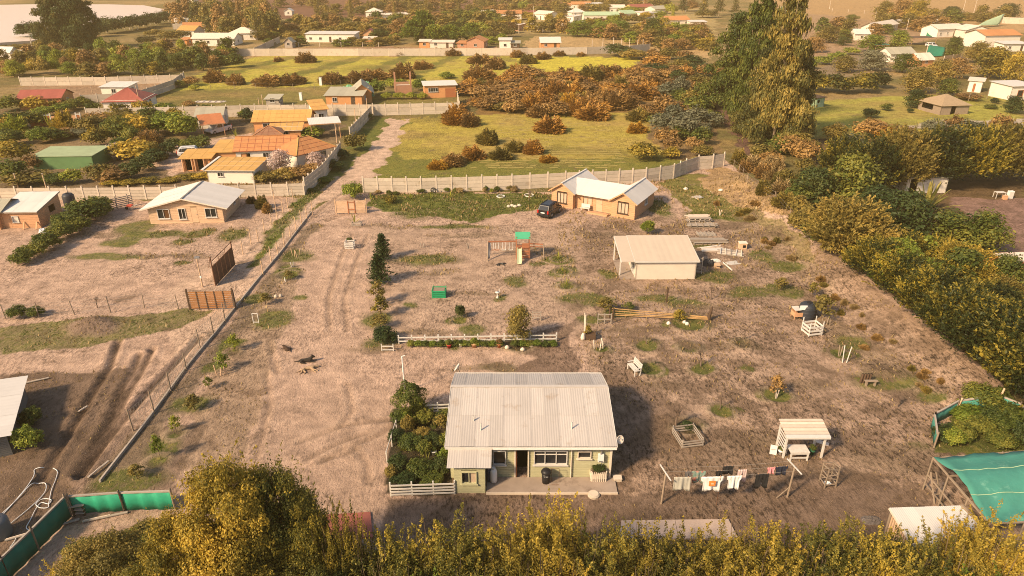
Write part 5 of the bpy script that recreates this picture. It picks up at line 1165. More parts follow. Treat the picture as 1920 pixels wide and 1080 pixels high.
# ------------------------------------------------------------------ poles
def power_pole(label, px, yb, yt, arm=1.6, m=CONCP, r_=.16):
    h = max(3, vheight(px, yb, yt)); p = G(px, yb); t_ = thing('power_pole', label, 'pole', p, 0, 'power poles'); rod(t_, 'pole', m, (0, 0, -.2), (0, 0, h), r_, 8, .6)
    if arm:
        beam(t_, 'crossarm', GREYWOOD, (-arm/2, 0, h-.35), (arm/2, 0, h-.35), .14)
        for x in (-arm/2+.1, 0, arm/2-.1): rod(t_, 'insulator', STEEL, (x, 0, h-.3), (x, 0, h-.05), .05, 6)
pl = [(62, 94, 61, 2.6), (201, 62, 41, 2.4), (244, 57, 34, 2.2), (249, 57, 39, 2.0), (293, 47, 28, 2.2), (317, 42, 22, 2.4), (348, 45, 24, 1.8), (309, 40, 34, 1.0), (625, 43, 24, 0), (1000, 46, 10, 0), (1059, 50, 28, 0), (1075, 42, 12, 0),
      (1555, 17, -6, 1.6), (1660, 28, 0, 1.6), (1803, 31, -8, 1.4), (1823, 34, 0, 1.4), (1700, 55, 34, 0), (1870, 27, 12, 0), (372, 14, 2, 1.6), (385, 16, 4, 1.6), (1285, 24, 2, 0), (973, 63, 48, 0), (1080, 52, 40, 0), (1640, 38, 14, 0)]
pl.sort()
for i, (px, yb, yt, am) in enumerate(pl): power_pole('distant utility pole, ' + nth(i, len(pl)) + ' of the far ones', px, yb, yt, am)
power_pole('timber lamp pole with a small lamp beside the brown metal gate', 380, 538, 482, 0, PINEB, .07)
lp_ = [o for o in bpy.data.objects if o.get('label', '').startswith('timber lamp')][0]; lp_.name = 'lamp_pole'; hh = vheight(380, 538, 482); del lp_['group']; box(lp_, 'lamp', STEEL, (.05, 0, hh-.05), (.45, .18, .14)); box(lp_, 'control_box', WHITEPL, (.06, -.1, hh*.35), (.14, .1, .2))
for px, yb, yt, lb in ((632, 268, 232, 'tall timber post behind the white canopy'), (668, 240, 203, 'timber post at the top of the lane wall'), (690, 220, 185, 'timber post beside the long middle wall'), (487, 203, 184, 'tall post behind the compound, left one'), (494, 203, 178, 'tall post behind the compound, right one'),
                       (265, 207, 160, 'thin mast rising by the red hipped house'), (177, 190, 162, 'leaning thin pole behind the low white wall'), (35, 354, 326, 'slanting white pole behind the wall, left one'), (88, 356, 326, 'slanting white pole behind the wall, right one')):
    t_ = thing('wooden_post', lb, 'post', G(px, yb)); rod(t_, 'shaft', PINEB, (0, 0, -.1), (0, 0, vheight(px, yb, yt)), .08, 8, .8); box(t_, 'cap', GREYWOOD, (0, 0, vheight(px, yb, yt)+.03), (.2, .2, .06))
fp = thing('flag_pole', 'bare white pole standing behind the round clipped tree', 'pole', G(759, 735)); hh = vheight(759, 735, 668); rod(fp, 'shaft', WHITEPL, (0, 0, -.1), (0, 0, hh), .045, 8, .9); rod(fp, 'hook', WHITEPL, (0, 0, hh), (.22, 0, hh+.06), .025)
# ------------------------------------------------------------------ gates
def gate(label, a, b_, h, n_h, m, posts=OLDWOOD, n_v=0, pw=.12, name='slat_gate'):
    r, w = site(name, label, 'gate', a, b_); bh = h/n_h
    for k in range(n_h): put(r, 'slat', unit('box', m), (w/2, 0, .1+bh*(k+.5)), (w-.1, 0, 0), (0, .03, 0), (0, 0, bh*.72))
    for k in range(n_v+1): box(r, 'stile', posts, (w*k/max(1, n_v), -.035, h/2+.05), (.07, .05, h+.1))
    for x in (-.06, w+.06): box(r, 'post', posts, (x, 0, h/2+.15), (pw, pw, h+.4))
    return r, w
gate('orange-brown slatted timber gate across the drive', (358, 581), (440, 579), 1.65, 9, mat('gate_wood', (.30, .135, .05), .75, .3, 2, objvar=.25), DARKWOOD, 5)
r, w = gate('pale slatted panel with a small door frame beside the round bush', (631, 401), (687, 400), 1.55, 11, PINEB, PINEB, 0, .06, 'screen_gate')
for x in (1.45, 2.25): box(r, 'door_stile', REDWOOD, (x, -.05, .85), (.09, .06, 1.6))
for z in (.55, 1.45): box(r, 'door_rail', REDWOOD, (1.85, -.05, z), (.8, .06, .07))
p = G(405, 536); q = G(440, 498); r = thing('metal_gate', 'brown sheet metal gate standing open with a tubular frame above', 'gate', p, math.atan2(q.y-p.y, q.x-p.x)); w = (q-p).length
for k in range(5): box(r, 'sheet_panel', mat('brown_sheet', (.11, .05, .03), .6, .25, 3), (w*(k+.5)/5, 0, 1.0), (w/5-.05, .04, 1.8))
for x in (-.05, w+.05): rod(r, 'post', RUST, (x, 0, -.1), (x, 0, 2.9 if x < 0 else 2.5), .06)
for z in (.08, 1.93): beam(r, 'rail', RUST, (0, 0, z), (w, 0, z), .06)
rod(r, 'top_tube', RUST, (0, 0, 2.45), (w, 0, 2.45), .035); rod(r, 'brace_tube', RUST, (-.05, 0, 2.9), (-.6, .05, 2.1), .03); [rod(r, 'upright_tube', RUST, (w*k/3, 0, 1.95), (w*k/3, 0, 2.45), .025) for k in (1, 2)]
# ------------------------------------------------------------------ white rail fences round the house and bed
rail_fence('long low white rail fence with a flower bed under it', (748, 645), (1043, 640), .62, 12, (.28, .60), t=.10, over=.16)
rail_fence('low white plank fence left of the house front', (733, 930), (853, 926), .85, 3, (.14, .34, .54, .78), t=.08)
rail_fence('white rail fence between the round tree and the house', (796, 777), (846, 775), .8, 2, (.25, .5, .75), t=.08)
wl = rail_fence('slanting white rails down the left side of the garden', (752, 782), (726, 868), .75, 3, (.68,), t=.06)
gt = [o for o in wl.children][0]
w1 = thing('plant_stand', 'small white frame under the dark shrub at the fence end', 'frame', G(716, 658)); [box(w1, 'rail', WHITE, (.45, 0, z), (.9, .05, .06)) for z in (.1, .42)]; [box(w1, 'post', WHITE, (x, 0, .3), (.06, .06, .65)) for x in (0, .9)]
# ------------------------------------------------------------------ green net fence at the near left corner
def net_fence(label, pts, h, m, top=GREYWOOD, post=OLDWOOD, n=10):
    Pw = [G(*q) for q in pts]; r = thing('net_fence', label, 'fence', Pw[0]); o = Pw[0]; vs = []; fs = []; c = 0
    L = []
    for a, b_ in zip(Pw[:-1], Pw[1:]):
        k = max(2, int((b_-a).length/.16)); L += [a.lerp(b_, i/k)-o for i in range(k)]
    L.append(Pw[-1]-o)
    for i, p in enumerate(L):
        wv = .035*math.sin(i*1.3)+.02*math.sin(i*.37)
        for z in (0.05, .5*h, h): vs.append((p.x+wv, p.y+wv, p.z+z))
    for i in range(len(L)-1):
        for j in range(2): k = i*3+j; fs.append((k, k+1, k+4, k+3))
    nt = mobj(r, 'netting', vs, fs, m, True); s_ = nt.modifiers.new('thickness', 'SOLIDIFY'); s_.thickness = .012
    for a, b_ in zip(Pw[:-1], Pw[1:]):
        beam(r, 'top_rail', top, a-o+V3((0, 0, h+.04)), b_-o+V3((0, 0, h+.04)), .1, .09)
        k = max(1, round((b_-a).length/2.4))
        for i in range(k+1):
            q = a.lerp(b_, i/k)-o; rod(r, 'post', post, q-V3((0, .06, .1)), q+V3((0, -.06, h+.25)), .055)
    return r
net_fence('green net fence with a wooden top rail at the near left', [(140, 965), (235, 958), (330, 955)], 1.25, mat('bright_green_net', (.02, .30, .17), .7, .3, 3))
net_fence('dark green net fence running down the near left corner', [(-40, 1175), (20, 1085), (75, 1030), (135, 968)], 1.35, mat('dark_teal_net', (.010, .145, .10), .8, .3, 2))
r = net_fence('wooden railed enclosure with teal netting round the garden plot at right', [(1750, 838), (1745, 800), (1790, 775), (1868, 757), (1905, 780), (1960, 850)], .95, TEALNET)
for q0, q1 in (((1868, 757), 1.6), ((1790, 775), 1.3)): p = G(*q0)-G(1750, 838); rod(r, 'tall_post', PINEB, p, p+V3((.1, -.1, q1)), .06)
# ------------------------------------------------------------------ vehicles
def vehicle(name, label, cat, p, rz, paint, L_=4.4, Wd=1.8, Ht=1.75, pickup=False, group=None):
    r = thing(name, label, cat, p, rz, group); tyre = mat('tyre', (.02, .02, .02), .9, .1, 3)
    # body as stations along x (front +x): (x, half width, bottom, top)
    def hull(st, nm, m, smooth=False):
        vs = []; fs = []
        for x, hw, zb, zt, ch in st:
            vs += [(x, -hw, zb+ch*.5), (x, -hw*.97, zt-ch), (x, -hw+ch*1.6, zt), (x, hw-ch*1.6, zt), (x, hw*.97, zt-ch), (x, hw, zb+ch*.5), (x, hw-ch, zb), (x, -hw+ch, zb)]
        n = 8
        for i in range(len(st)-1):
            for j in range(n): a, b_ = i*n+j, i*n+(j+1) % n; fs.append((a, a+n, b_+n, b_))
        fs += [tuple(range(n)), tuple(range((len(st)-1)*n, len(st)*n))[::-1]]; return mobj(r, nm, vs, fs, m, smooth)
    w = Wd/2; hb = Ht*.56; h2 = L_/2
    hull([(-h2, w*.86, .42, hb-.06, .06), (-h2+.12, w*.97, .32, hb, .06), (-h2+.8, w, .28, hb+.02, .05), (0, w, .27, hb, .05), (h2-1.25, w, .28, hb-.02, .05), (h2-.35, w*.96, .30, hb-.14, .07), (h2, w*.82, .40, hb-.3, .08)], 'body', paint)
    if pickup: hull([(-.5, w*.86, hb-.02, Ht-.1, .05), (-.35, w*.84, hb-.02, Ht, .06), (.7, w*.84, hb-.02, Ht, .06), (1.35, w*.9, hb-.04, hb+.04, .02)], 'cabin', paint); box(r, 'load_bed', DARK, (-h2+.85, 0, hb+.01), (1.4, Wd*.78, .05))
    else: hull([(-h2+.08, w*.88, hb-.02, hb+.15, .04), (-h2+.42, w*.84, hb-.02, Ht-.07, .06), (-h2+.7, w*.82, hb-.02, Ht, .06), (.5, w*.82, hb-.02, Ht, .06), (1.25, w*.9, hb-.04, hb+.05, .02)], 'cabin', paint)
    def quad(nm, pts, m):
        a, b_, c, d = map(V3, pts); n = (b_-a).cross(d-a).normalized(); mb = MB(); hexa(mb, a, b_, c, d, n, -.02); mb.build(nm, m, r)
    zt, zb = Ht-.12, hb+.06; x0 = -.3 if pickup else -h2+.75
    for s in (-1, 1):
        y1, y2 = s*w*.93, s*w*.85
        q = [(x0, y1, zb), (.15, y1, zb), (.12, y2, zt), (x0+.1, y2, zt)]; q2 = [(.24, y1, zb), (.98, y1, zb), (.5, y2, zt), (.22, y2, zt)]
        quad('side_window', q if s < 0 else q[::-1], GLASS); quad('side_window', q2 if s < 0 else q2[::-1], GLASS)
        if not pickup: q3 = [(-h2+.35, y1, zb), (x0-.08, y1, zb), (x0, y2, zt), (-h2+.55, y2, zt)]; quad('side_window', q3 if s < 0 else q3[::-1], GLASS)
        box(r, 'mirror', paint, (.95, s*(w+.1), hb+.1), (.14, .2, .15))
        hb_ = box(r, 'headlight', WHITEPL, (h2-.06, s*w*.6, hb-.34), (.12, .34, .16)); box(r, 'tail_light', mat('tail_lamp', (.45, .02, .015), .3), (-h2+.0, s*w*.78, hb-.02), (.09, .16, .36))
        for x in (-h2+.85, h2-.85):
            wh_ = node('wheel', r, (x, s*(w-.12), .34)); rod(wh_, 'tyre', tyre, (0, -.12, 0), (0, .12, 0), .35, 16); rod(wh_, 'rim', STEEL, (0, -.13, 0), (0, .13, 0), .2, 12)
    quad('rear_window', [(-h2+.06, w*.66, hb+.18), (-h2+.06, -w*.66, hb+.18), (-h2+.36, -w*.62, Ht-.14), (-h2+.36, w*.62, Ht-.14)] if not pickup else [(-.54, w*.66, hb+.1), (-.54, -w*.66, hb+.1), (-.5, -w*.62, Ht-.2), (-.5, w*.62, Ht-.2)], GLASS)
    quad('windscreen', [(1.2, -w*.78, hb+.1), (1.2, w*.78, hb+.1), (.58, w*.7, Ht-.08), (.58, -w*.7, Ht-.08)], GLASS)
    box(r, 'bumper', BLACKP, (-h2-.02, 0, .48), (.14, Wd*.9, .22)); box(r, 'bumper', BLACKP, (h2-.02, 0, .45), (.16, Wd*.84, .24)); box(r, 'number_plate', WHITEPL, (-h2-.06, 0, .78), (.03, .5, .13))
    if not pickup: [beam(r, 'roof_rail', BLACKP, (-h2+.7, s*w*.68, Ht+.04), (.5, s*w*.68, Ht+.04), .04) for s in (-1, 1)]
    return r
BLACKCAR = mat('black_car_paint', (.012, .012, .014), .22, .1, 1, spec=.6); WHITECAR = mat('white_car_paint', (.62, .61, .6), .3, .08, 1, spec=.5)
pc = G(1027, 408); vehicle('parked_car', 'black estate car parked beside the two-gabled timber house', 'car', (pc.x+.3, pc.y+1.2, pc.z), math.radians(62), BLACKCAR, 3.9, 1.65, 1.6)
pc = G(404, 252); pc.y += 1.5; vehicle('pickup_truck', 'white pickup parked under the orange carport', 'pickup', pc, math.radians(-115), WHITECAR, 5.0, 1.85, 1.8, True)
pc = G(362, 292); vehicle('parked_car', 'white car behind the ochre roof beside the drive', 'car', pc, math.radians(15), WHITECAR, 4.2, 1.75, 1.5)
pc = G(1746, 88); vehicle('parked_car', 'white car under the dark hillside carport', 'car', pc, math.radians(-70), WHITECAR, 4.2, 1.75, 1.5)
# ------------------------------------------------------------------ playground frame
r = thing('playground_set', 'wooden play tower with green roof, yellow-green slide and swings', 'playground', G(980, 486)); TIM = mat('red_brown_timber', (.33, .13, .065), .8, .25, 4, objvar=.2)
for x in (-.65, .65):
    for y in (0, 1.1): box(r, 'tower_post', TIM, (x, y, 1.2), (.1, .1, 2.4))
for z in (.25, .55, .85): box(r, 'wall_board', TIM, (.2, -.02, z), (1.1, .05, .2)); 
for k in range(4): box(r, 'guard_board', TIM, (.3, -.06, 1.3+.13*k), (.75, .04, .11))
box(r, 'platform', TIM, (0, .55, 1.12), (1.35, 1.15, .08)); rp = node('roof', r); gm_ = mat('green_tarp', (.06, .34, .19), .6, .15, 3)
roof_slope(rp, (-.75, -.1, 2.25), (.75, -.1, 2.25), (.75, .55, 2.75), (-.75, .55, 2.75), gm_, ('slab',)); roof_slope(rp, (.75, 1.2, 2.25), (-.75, 1.2, 2.25), (-.75, .55, 2.75), (.75, .55, 2.75), gm_, ('slab',))
mb = MB(); sl = mat('pale_slide', (.55, .58, .36), .4, .1, 3); mb.beam((-.35, -.05, 1.15), (-.35, -1.5, .12), .42, .04); mb.beam((-.56, -.05, 1.25), (-.56, -1.5, .2), .05, .14); mb.beam((-.14, -.05, 1.25), (-.14, -1.5, .2), .05, .14); mb.build('slide', sl, r)
beam(r, 'swing_beam', TIM, (-.7, .5, 1.75), (-3.5, .4, 1.75), .12); 
for s in (-1, 1): rod(r, 'swing_leg', OLDWOOD, (-3.5, .4, 1.8), (-3.55, .4+s*.9, -.05), .055)
for x in (-1.2, -1.9, -2.6, -3.1):
    for dx in (-.15, .15): rod(r, 'rope', WHITEPL, (x+dx, .45, 1.72), (x+dx, .45, .9), .015)
    mb = MB(); mb.tube([(x-.22, .45, .95), (x-.15, .45, .82), (x+.15, .45, .82), (x+.22, .45, .95)], .045, 6); mb.build('swing_seat', WHITE if x > -2 else TIM, r)
beam(r, 'side_beam', TIM, (.7, .5, 1.5), (2.1, .3, 1.5), .1); beam(r, 'side_beam', TIM, (.7, .5, 1.2), (2.1, .3, 1.2), .07); 
for s in (-1, 1): rod(r, 'frame_leg', OLDWOOD, (2.1, .3, 1.6), (2.15, .3+s*.6, -.05), .05)
cloth_sheet('blanket', 'grey blanket hanging over the left end of the swing frame', 'blanket', [z3(G(913, 488), .1), z3(G(919, 486), .1), z3(G(921, 482), 1.7), z3(G(916, 483), 1.7)], mat('grey_cloth', (.34, .32, .31), .95, .3, 5), sag=.1)
# ------------------------------------------------------------------ planters, crates, beds
def crate(label, px, py, w, d, h, m=WHITE, n=3, rz=0.0, plant_=None, name='slatted_crate', cat='crate', posts=True, over=.08, group=None):
    p = G(px, py); r = thing(name, label, cat, (p.x, p.y, p.z), rz, group)
    for x in (-w/2, w/2):
        for y in (0, d): box(r, 'post', m, (x, y, h/2+over/2), (.06, .06, h+over))
    for k in range(n):
        z = h*(k+.6)/n
        for y in (-.04, d+.04): box(r, 'slat', m, (0, y, z), (w+.06, .025, h/n*.5))
        for x in (-w/2-.04, w/2+.04): box(r, 'slat', m, (x, d/2, z), (.025, d, h/n*.5))
    return r
crate('white slatted planter with a small bush near the lane', 655, 467, .85, .7, .75, n=4, name='planter', cat='planter'); crate('low grey crate bench in front of the slatted panel', 668, 424, 1.0, .5, .35, GREYWOOD, 2)
crate('white slatted tree guard below the black water tank', 1528, 630, 1.15, 1.0, .9, n=3, rz=.2, over=.35, name='tree_guard', cat='tree guard')
crate('grey slatted tree guard near the right side of the house', 1298, 838, 1.35, 1.5, .55, GREYWOOD, 3, .18, name='tree_guard', cat='tree guard')
crate('orange-brown crate with white lid by the black water tank', 1497, 599, .75, .6, .75, WOOD, 1, .1, over=0); cb = thing('box_lid', 'white board lying on the crate beside the water tank', 'board', G(1497, 597)+V3((0, .3, .78)), .1); box(cb, 'board', WHITE, (0, 0, .02), (.9, .75, .05)); box(cb, 'batten', WHITE, (0, .3, .06), (.9, .06, .04))
gb_ = crate('green plastic bin with raised rim in the middle of the yard', 823, 559, 1.15, .9, .75, GREENP, 4, name='green_bin', cat='bin'); box(gb_, 'panel', GREENP, (0, .45, .3), (1.1, .85, .6)); box(gb_, 'rubble_fill', OLDWOOD, (0, .45, .63), (1.0, .75, .06))
cr2 = crate('white slatted crate planter under the water heater', 1122, 904, .86, .5, .72, CREAM, 1, name='planter', cat='planter')
for k in range(8): box(cr2, 'picket', CREAM, (-.38+.11*k, -.06, .38), (.06, .03, .74))
box(cr2, 'soil', MATS['bark'], (0, .25, .66), (.8, .46, .04))
plant('bush_fine', G(1122, 904).x, G(1122, 904).y+.25, .8, .35, 'dark', 'potted_plant', 'dark plants filling the white crate by the house wall', 'plant', z=.72)
# water tank, gas bottle, bin
tk = thing('water_tank', 'black plastic water tank at the right side of the yard', 'tank', G(1516, 600)+V3((0, .5, 0))); mb = MB(); mb.lathe([(.68, 0), (.70, .15), (.70, 1.05), (.66, 1.2), (.5, 1.32), (.2, 1.4)], n=24); mb.build('shell', mat('tank_black', (.03, .035, .045), .5, .15, 3), tk, True)
for z in (.35, .65, .95): mb = MB(); mb.lathe([(.70, z-.03), (.725, z), (.70, z+.03)], n=24); mb.build('rib', mat('tank_black', (.03, .035, .045)), tk)
mb = MB(); mb.lathe([(.2, 1.38), (.2, 1.46), (.02, 1.48)], n=16); mb.build('cap', BLACKP, tk); box(tk, 'tap_panel', WHITEPL, (-.62, -.5, 1.15), (.6, .04, .4))
tk2 = thing('water_tank', 'grey plastic water tank in the bottom left corner', 'tank', at(0, 1010, 0)+V3((-.1, .2, 0))); mb = MB(); mb.lathe([(.55, 0), (.57, .1), (.57, .95), (.5, 1.1), (.18, 1.2)], n=22); mb.build('shell', mat('tank_grey', (.12, .12, .13), .5, .15, 3), tk2, True); mb = MB(); mb.lathe([(.18, 1.18), (.18, 1.26), (.02, 1.28)], n=14); mb.build('cap', WHITEPL, tk2)
gc = thing('gas_cylinder', 'white gas cylinder in the corner of the porch', 'gas cylinder', (-1.05, 30.75, .12)); mb = MB(); mb.lathe([(.17, 0), (.20, .06), (.20, .75), (.15, .88), (.05, .92)], n=18); mb.build('shell', WHITEPL, gc, True); mb = MB(); mb.lathe([(.10, .9), (.11, 1.0)], n=12); mb.build('collar', WHITEPL, gc)
gc = thing('gas_cylinder', 'dark blue gas cylinder in the shade behind the white one', 'gas cylinder', (-1.34, 30.85, .12)); mb = MB(); mb.lathe([(.15, 0), (.17, .06), (.17, .7), (.12, .82), (.05, .86)], n=18); mb.build('shell', mat('navy_paint', (.02, .035, .07), .4), gc, True); mb = MB(); mb.lathe([(.08, .84), (.09, .95)], n=12); mb.build('collar', STEEL, gc)
tb = thing('rubbish_bin', 'black round rubbish bin beside the long window', 'bin', (1.95, 30.72, .11)); mb = MB(); mb.lathe([(.22, 0), (.26, .7)], n=20); mb.build('barrel', BLACKP, tb, True); mb = MB(); mb.lathe([(.29, .7), (.30, .76), (.22, .88), (.05, .93)], n=20); mb.build('lid', BLACKP, tb, True)
for k in range(3): box(tb, 'sticker', WHITEPL, (-.08+.08*k, -.285, .60), (.03, .015, .035))
bt = thing('stand_frame', 'thin metal stand frame beside the black bin', 'frame', (2.45, 30.7, .11)); [rod(bt, 'leg', RUST, (x, 0, 0), (x, .1, .9), .012) for x in (-.2, .25)]; rod(bt, 'bar', RUST, (-.2, .1, .9), (.25, .1, .9), .012); rod(bt, 'foot_bar', RUST, (-.2, -.25, .03), (.25, -.25, .03), .012)
bs = thing('doorstep_block', 'grey block beside the right corner of the house', 'block', (6.1, 31.0, 0)); box(bs, 'block', CONC, (0, 0, .1), (.45, .35, .2)); box(bs, 'block_cap', CONCP, (0, 0, .215), (.5, .4, .03))
def pot(label, px, py, r_, h, m, leaf='green'):
    p = G(px, py); t_ = thing('flower_pot', label, 'pot', p, 0); mb = MB(); mb.lathe([(r_*.7, 0), (r_*.95, h*.85), (r_*1.08, h*.87), (r_*1.05, h)], n=12); mb.build('bowl', m, t_, True); mb = MB(); mb.lathe([(r_*.9, h*.9), (r_*.9, h*.98)], n=12); mb.build('soil', MATS['bark'], t_)
    plant('bush', p.x, p.y, r_*2.6, r_*2.4, leaf, 'potted_plant', 'plant growing in the '+label.split(' with')[0], 'plant', z=p.z+h*.95)
pot('red pot on the flower bed edge', 842, 652, .2, .3, mat('red_pot', (.45, .04, .04))); pot('white pot on the flower bed edge', 864, 651, .15, .32, WHITEPL); pot('tan box pot on the flower bed edge', 889, 651, .24, .34, WOOD, 'bright'); pot('terracotta pot on the flower bed edge', 936, 651, .2, .32, TERRA, 'brown')
pot('white bucket pot in the fenced garden', 814, 852, .17, .28, WHITEPL)
# guard of pale stakes, stake pairs, small posts
def stakes(label, px, py, offs, h, m=PINEB, lean=.08):
    p = G(px, py); t_ = thing('tree_stakes', label, 'stakes', p)
    for i, (x, y) in enumerate(offs): rod(t_, 'stake', m, (x, y, -.05), (x+lean*(1 if i % 2 else -1), y, h*(1-.08*(i % 3))), .04)
    return t_
stakes('three pale stakes in a small ring bed right of the gate post', 1124, 655, [(-.4, 0), (0, -.2), (.3, .1), (.1, .3)], .85, CREAM); stakes('cluster of pale stakes on the grass left of the drive', 555, 480, [(-.4, .2), (-.1, -.1), (.15, -.2), (.35, .2)], .75); stakes('short white stake left of the drive', 547, 500, [(0, 0), (.1, .1)], .5, WHITE)
stakes('white stake pair at a seedling left of the drive', 536, 528, [(0, 0), (-.15, .1)], .5, WHITE); stakes('pale stakes round the bright young tree by the kerb', 414, 702, [(-.3, 0), (.1, -.2), (.4, 0)], .8); stakes('two leaning white stakes over a ring bed at right', 1582, 680, [(-.1, 0), (.2, 0)], 1.5, WHITE, .12); stakes('brown stake beside the white leaning ones', 1572, 668, [(0, 0), (.1, 0)], 1.0, OLDWOOD)
stakes('pale tree stake by the brown-leaved sapling', 1455, 747, [(0, 0), (.05, .05)], .7, CREAM); stakes('stub posts in the upper yard', 790, 464, [(0, 0), (.2, 0)], .5, GREYWOOD); stakes('small post in the upper yard near the swings', 877, 466, [(0, 0), (.05, .1)], .6, GREYWOOD)
stakes('single dark post in the right part of the yard', 1249, 567, [(0, 0), (.06, 0)], 1.5, DARKWOOD, .02); stakes('pale stump post on the slope by the mound', 1349, 405, [(0, 0), (.1, .1)], .8, CREAM); stakes('stakes round the tree beside the water tank', 1546, 610, [(-.2, 0), (.2, .1), (.4, -.1)], .9, OLDWOOD)
stakes('thin white post beside the little planted box', 1095, 632, [(0, 0), (.05, 0)], 2.2, CREAM, .02)
g_ = thing('planted_box', 'little dark planted box with white post and stone', 'box', G(1107, 637)); [box(g_, 'side_board', DARKWOOD, (x, .2, .25), (.05, .5, .5)) for x in (-.4, .4)]; [box(g_, 'end_board', DARKWOOD, (0, y, .25), (.8, .05, .5)) for y in (-.05, .45)]; mb = MB(); mb.lathe([(.16, 0), (.2, .2), (.12, .5), (.05, .6)], n=10); o = mb.build('stone', STONE, g_, True); o.location = (-.6, 0, 0)
wf = thing('plant_stand', 'small upright white frame left of the drive by the kerb', 'frame', G(480, 606)); [box(wf, 'post', WHITE, (x, 0, .45), (.05, .05, .95)) for x in (-.2, .25)]; [box(wf, 'rail', WHITE, (.02, 0, z), (.5, .05, .05)) for z in (.1, .9)]
pd = thing('bird_bath', 'small white pedestal ornament in the yard', 'ornament', G(933, 558)); mb = MB(); mb.lathe([(.18, 0), (.08, .1), (.06, .4), (.2, .5), (.22, .56)], n=14); mb.build('pedestal', WHITE, pd, True); box(pd, 'figure', WHITE, (.15, 0, .7), (.07, .07, .3))
# bamboo pole fence
a, b_ = G(1147, 597), G(1326, 600); r = thing('bamboo_rail', 'yellow bamboo pole fence between a crate and a dark stump', 'fence', a); d = b_-a
for k, (z0_, z1_) in enumerate(((.95, .30), (.70, .28), (.42, .22), (.25, .15))): beam(r, 'bamboo_pole', BAMBOO, (0, .05*k, z0_), (d.x, d.y-.05*k, z1_+.05), .045)
for x in (-.2, .1): rod(r, 'post', DARKWOOD, (x, 0, -.1), (x, 0, 1.0), .07)
st = thing('tree_stump', 'tall dark stump post at the right end of the bamboo poles', 'stump', b_+V3((.1, 0, 0))); mb = MB(); mb.tube([(0, 0, -.1), (.02, .02, .4), (.12, 0, .9), (.18, .02, 1.25)], [.22, .17, .13, .06], 8); mb.build('trunk', DARKWOOD, st); mb = MB(); mb.tube([(0, 0, .4), (-.15, 0, .7)], [.07, .03], 6); mb.build('broken_branch', DARKWOOD, st)
tg = thing('tree_guard', 'pale timber square guard beside the bamboo poles', 'tree guard', G(1133, 607)); [box(tg, 'post', GREYWOOD, (x, y, .45), (.07, .07, 1.0)) for x in (-.55, 0, .55) for y in (0,)]; [box(tg, 'rail', GREYWOOD, (0, -.05, z), (1.15, .04, .07)) for z in (.45, .9)]
tg = thing('tree_guard', 'grey rail guard right of the olive crowned tree', 'tree guard', G(1006, 601)); [box(tg, 'post', GREYWOOD, (x, 0, .4), (.06, .06, .9)) for x in (-.35, .35)]; [box(tg, 'rail', GREYWOOD, (0, -.04, z), (.8, .04, .06)) for z in (.3, .55, .8)]
tg = thing('log_bench', 'small dark wooden stool structure under the berm', 'stool', G(1630, 722)); [rod(tg, 'log', DARKWOOD, (x, .3, -.05), (x+.03, .3, .75), .09) for x in (-.5, -.3, -.1, .1)]; box(tg, 'seat', OLDWOOD, (0, -.1, .42), (.9, .22, .06)); [box(tg, 'leg', OLDWOOD, (x, -.1, .2), (.1, .16, .42)) for x in (-.3, .3)]
# stones round trees
def stones(label, px, py, offs, m=STONE, r_=.16):
    p = G(px, py)
    for i, (x, y) in enumerate(offs):
        mb = MB(); rr = random.Random(px+i); mb.lathe([(r_*.8, -.05), (r_*(1+.2*rr.random()), .08), (r_*.7, .2), (r_*.2, .26)], n=7); mb.v = [(a*(1+.25*rr.random()), b_*(.8+.3*rr.random()), c) for a, b_, c in mb.v]
        o = mb.build('stone', m, None, True); o.location = (p.x+x, p.y+y, H(p.x+x, p.y+y)); tag(o, label.format(nth(i, len(offs))), 'stone')
stones('whitewashed stone round the tree by the bamboo poles, {}', 1274, 610, [(-.9, .1), (.5, .4), (.65, .1)]); stones('grey stone beside the sapling left of the drive, {}', 510, 562, [(-.3, .3), (.2, .5), (.6, .6)], CONC); stones('pale stone on the ring bed of the olive crowned tree, {}', 975, 652, [(-1.0, -.3), (.2, -.5), (.9, .1)], CONCP)
stones('pale rock on the slope below the wall, {}', 1300, 355, [(-1.0, 0), (3.2, -1.5)], STONE, .3)
# bench
bn = thing('garden_bench', 'white slatted garden bench beside a grassy ring bed', 'bench', G(1192, 697), math.radians(-72))
for k in range(4): box(bn, 'seat_slat', WHITE, (0, -.05-.11*k, .44), (1.2, .085, .03))
for k in range(4): box(bn, 'back_slat', WHITE, (0, .07+.03*k, .55+.11*k), (1.2, .03, .085))
for x in (-.55, .55): box(bn, 'leg', WHITE, (x, -.38, .22), (.06, .06, .44)); beam(bn, 'back_leg', WHITE, (x, .04, 0), (x, .17, .95), .06); box(bn, 'armrest', WHITE, (x, -.16, .64), (.06, .5, .05))
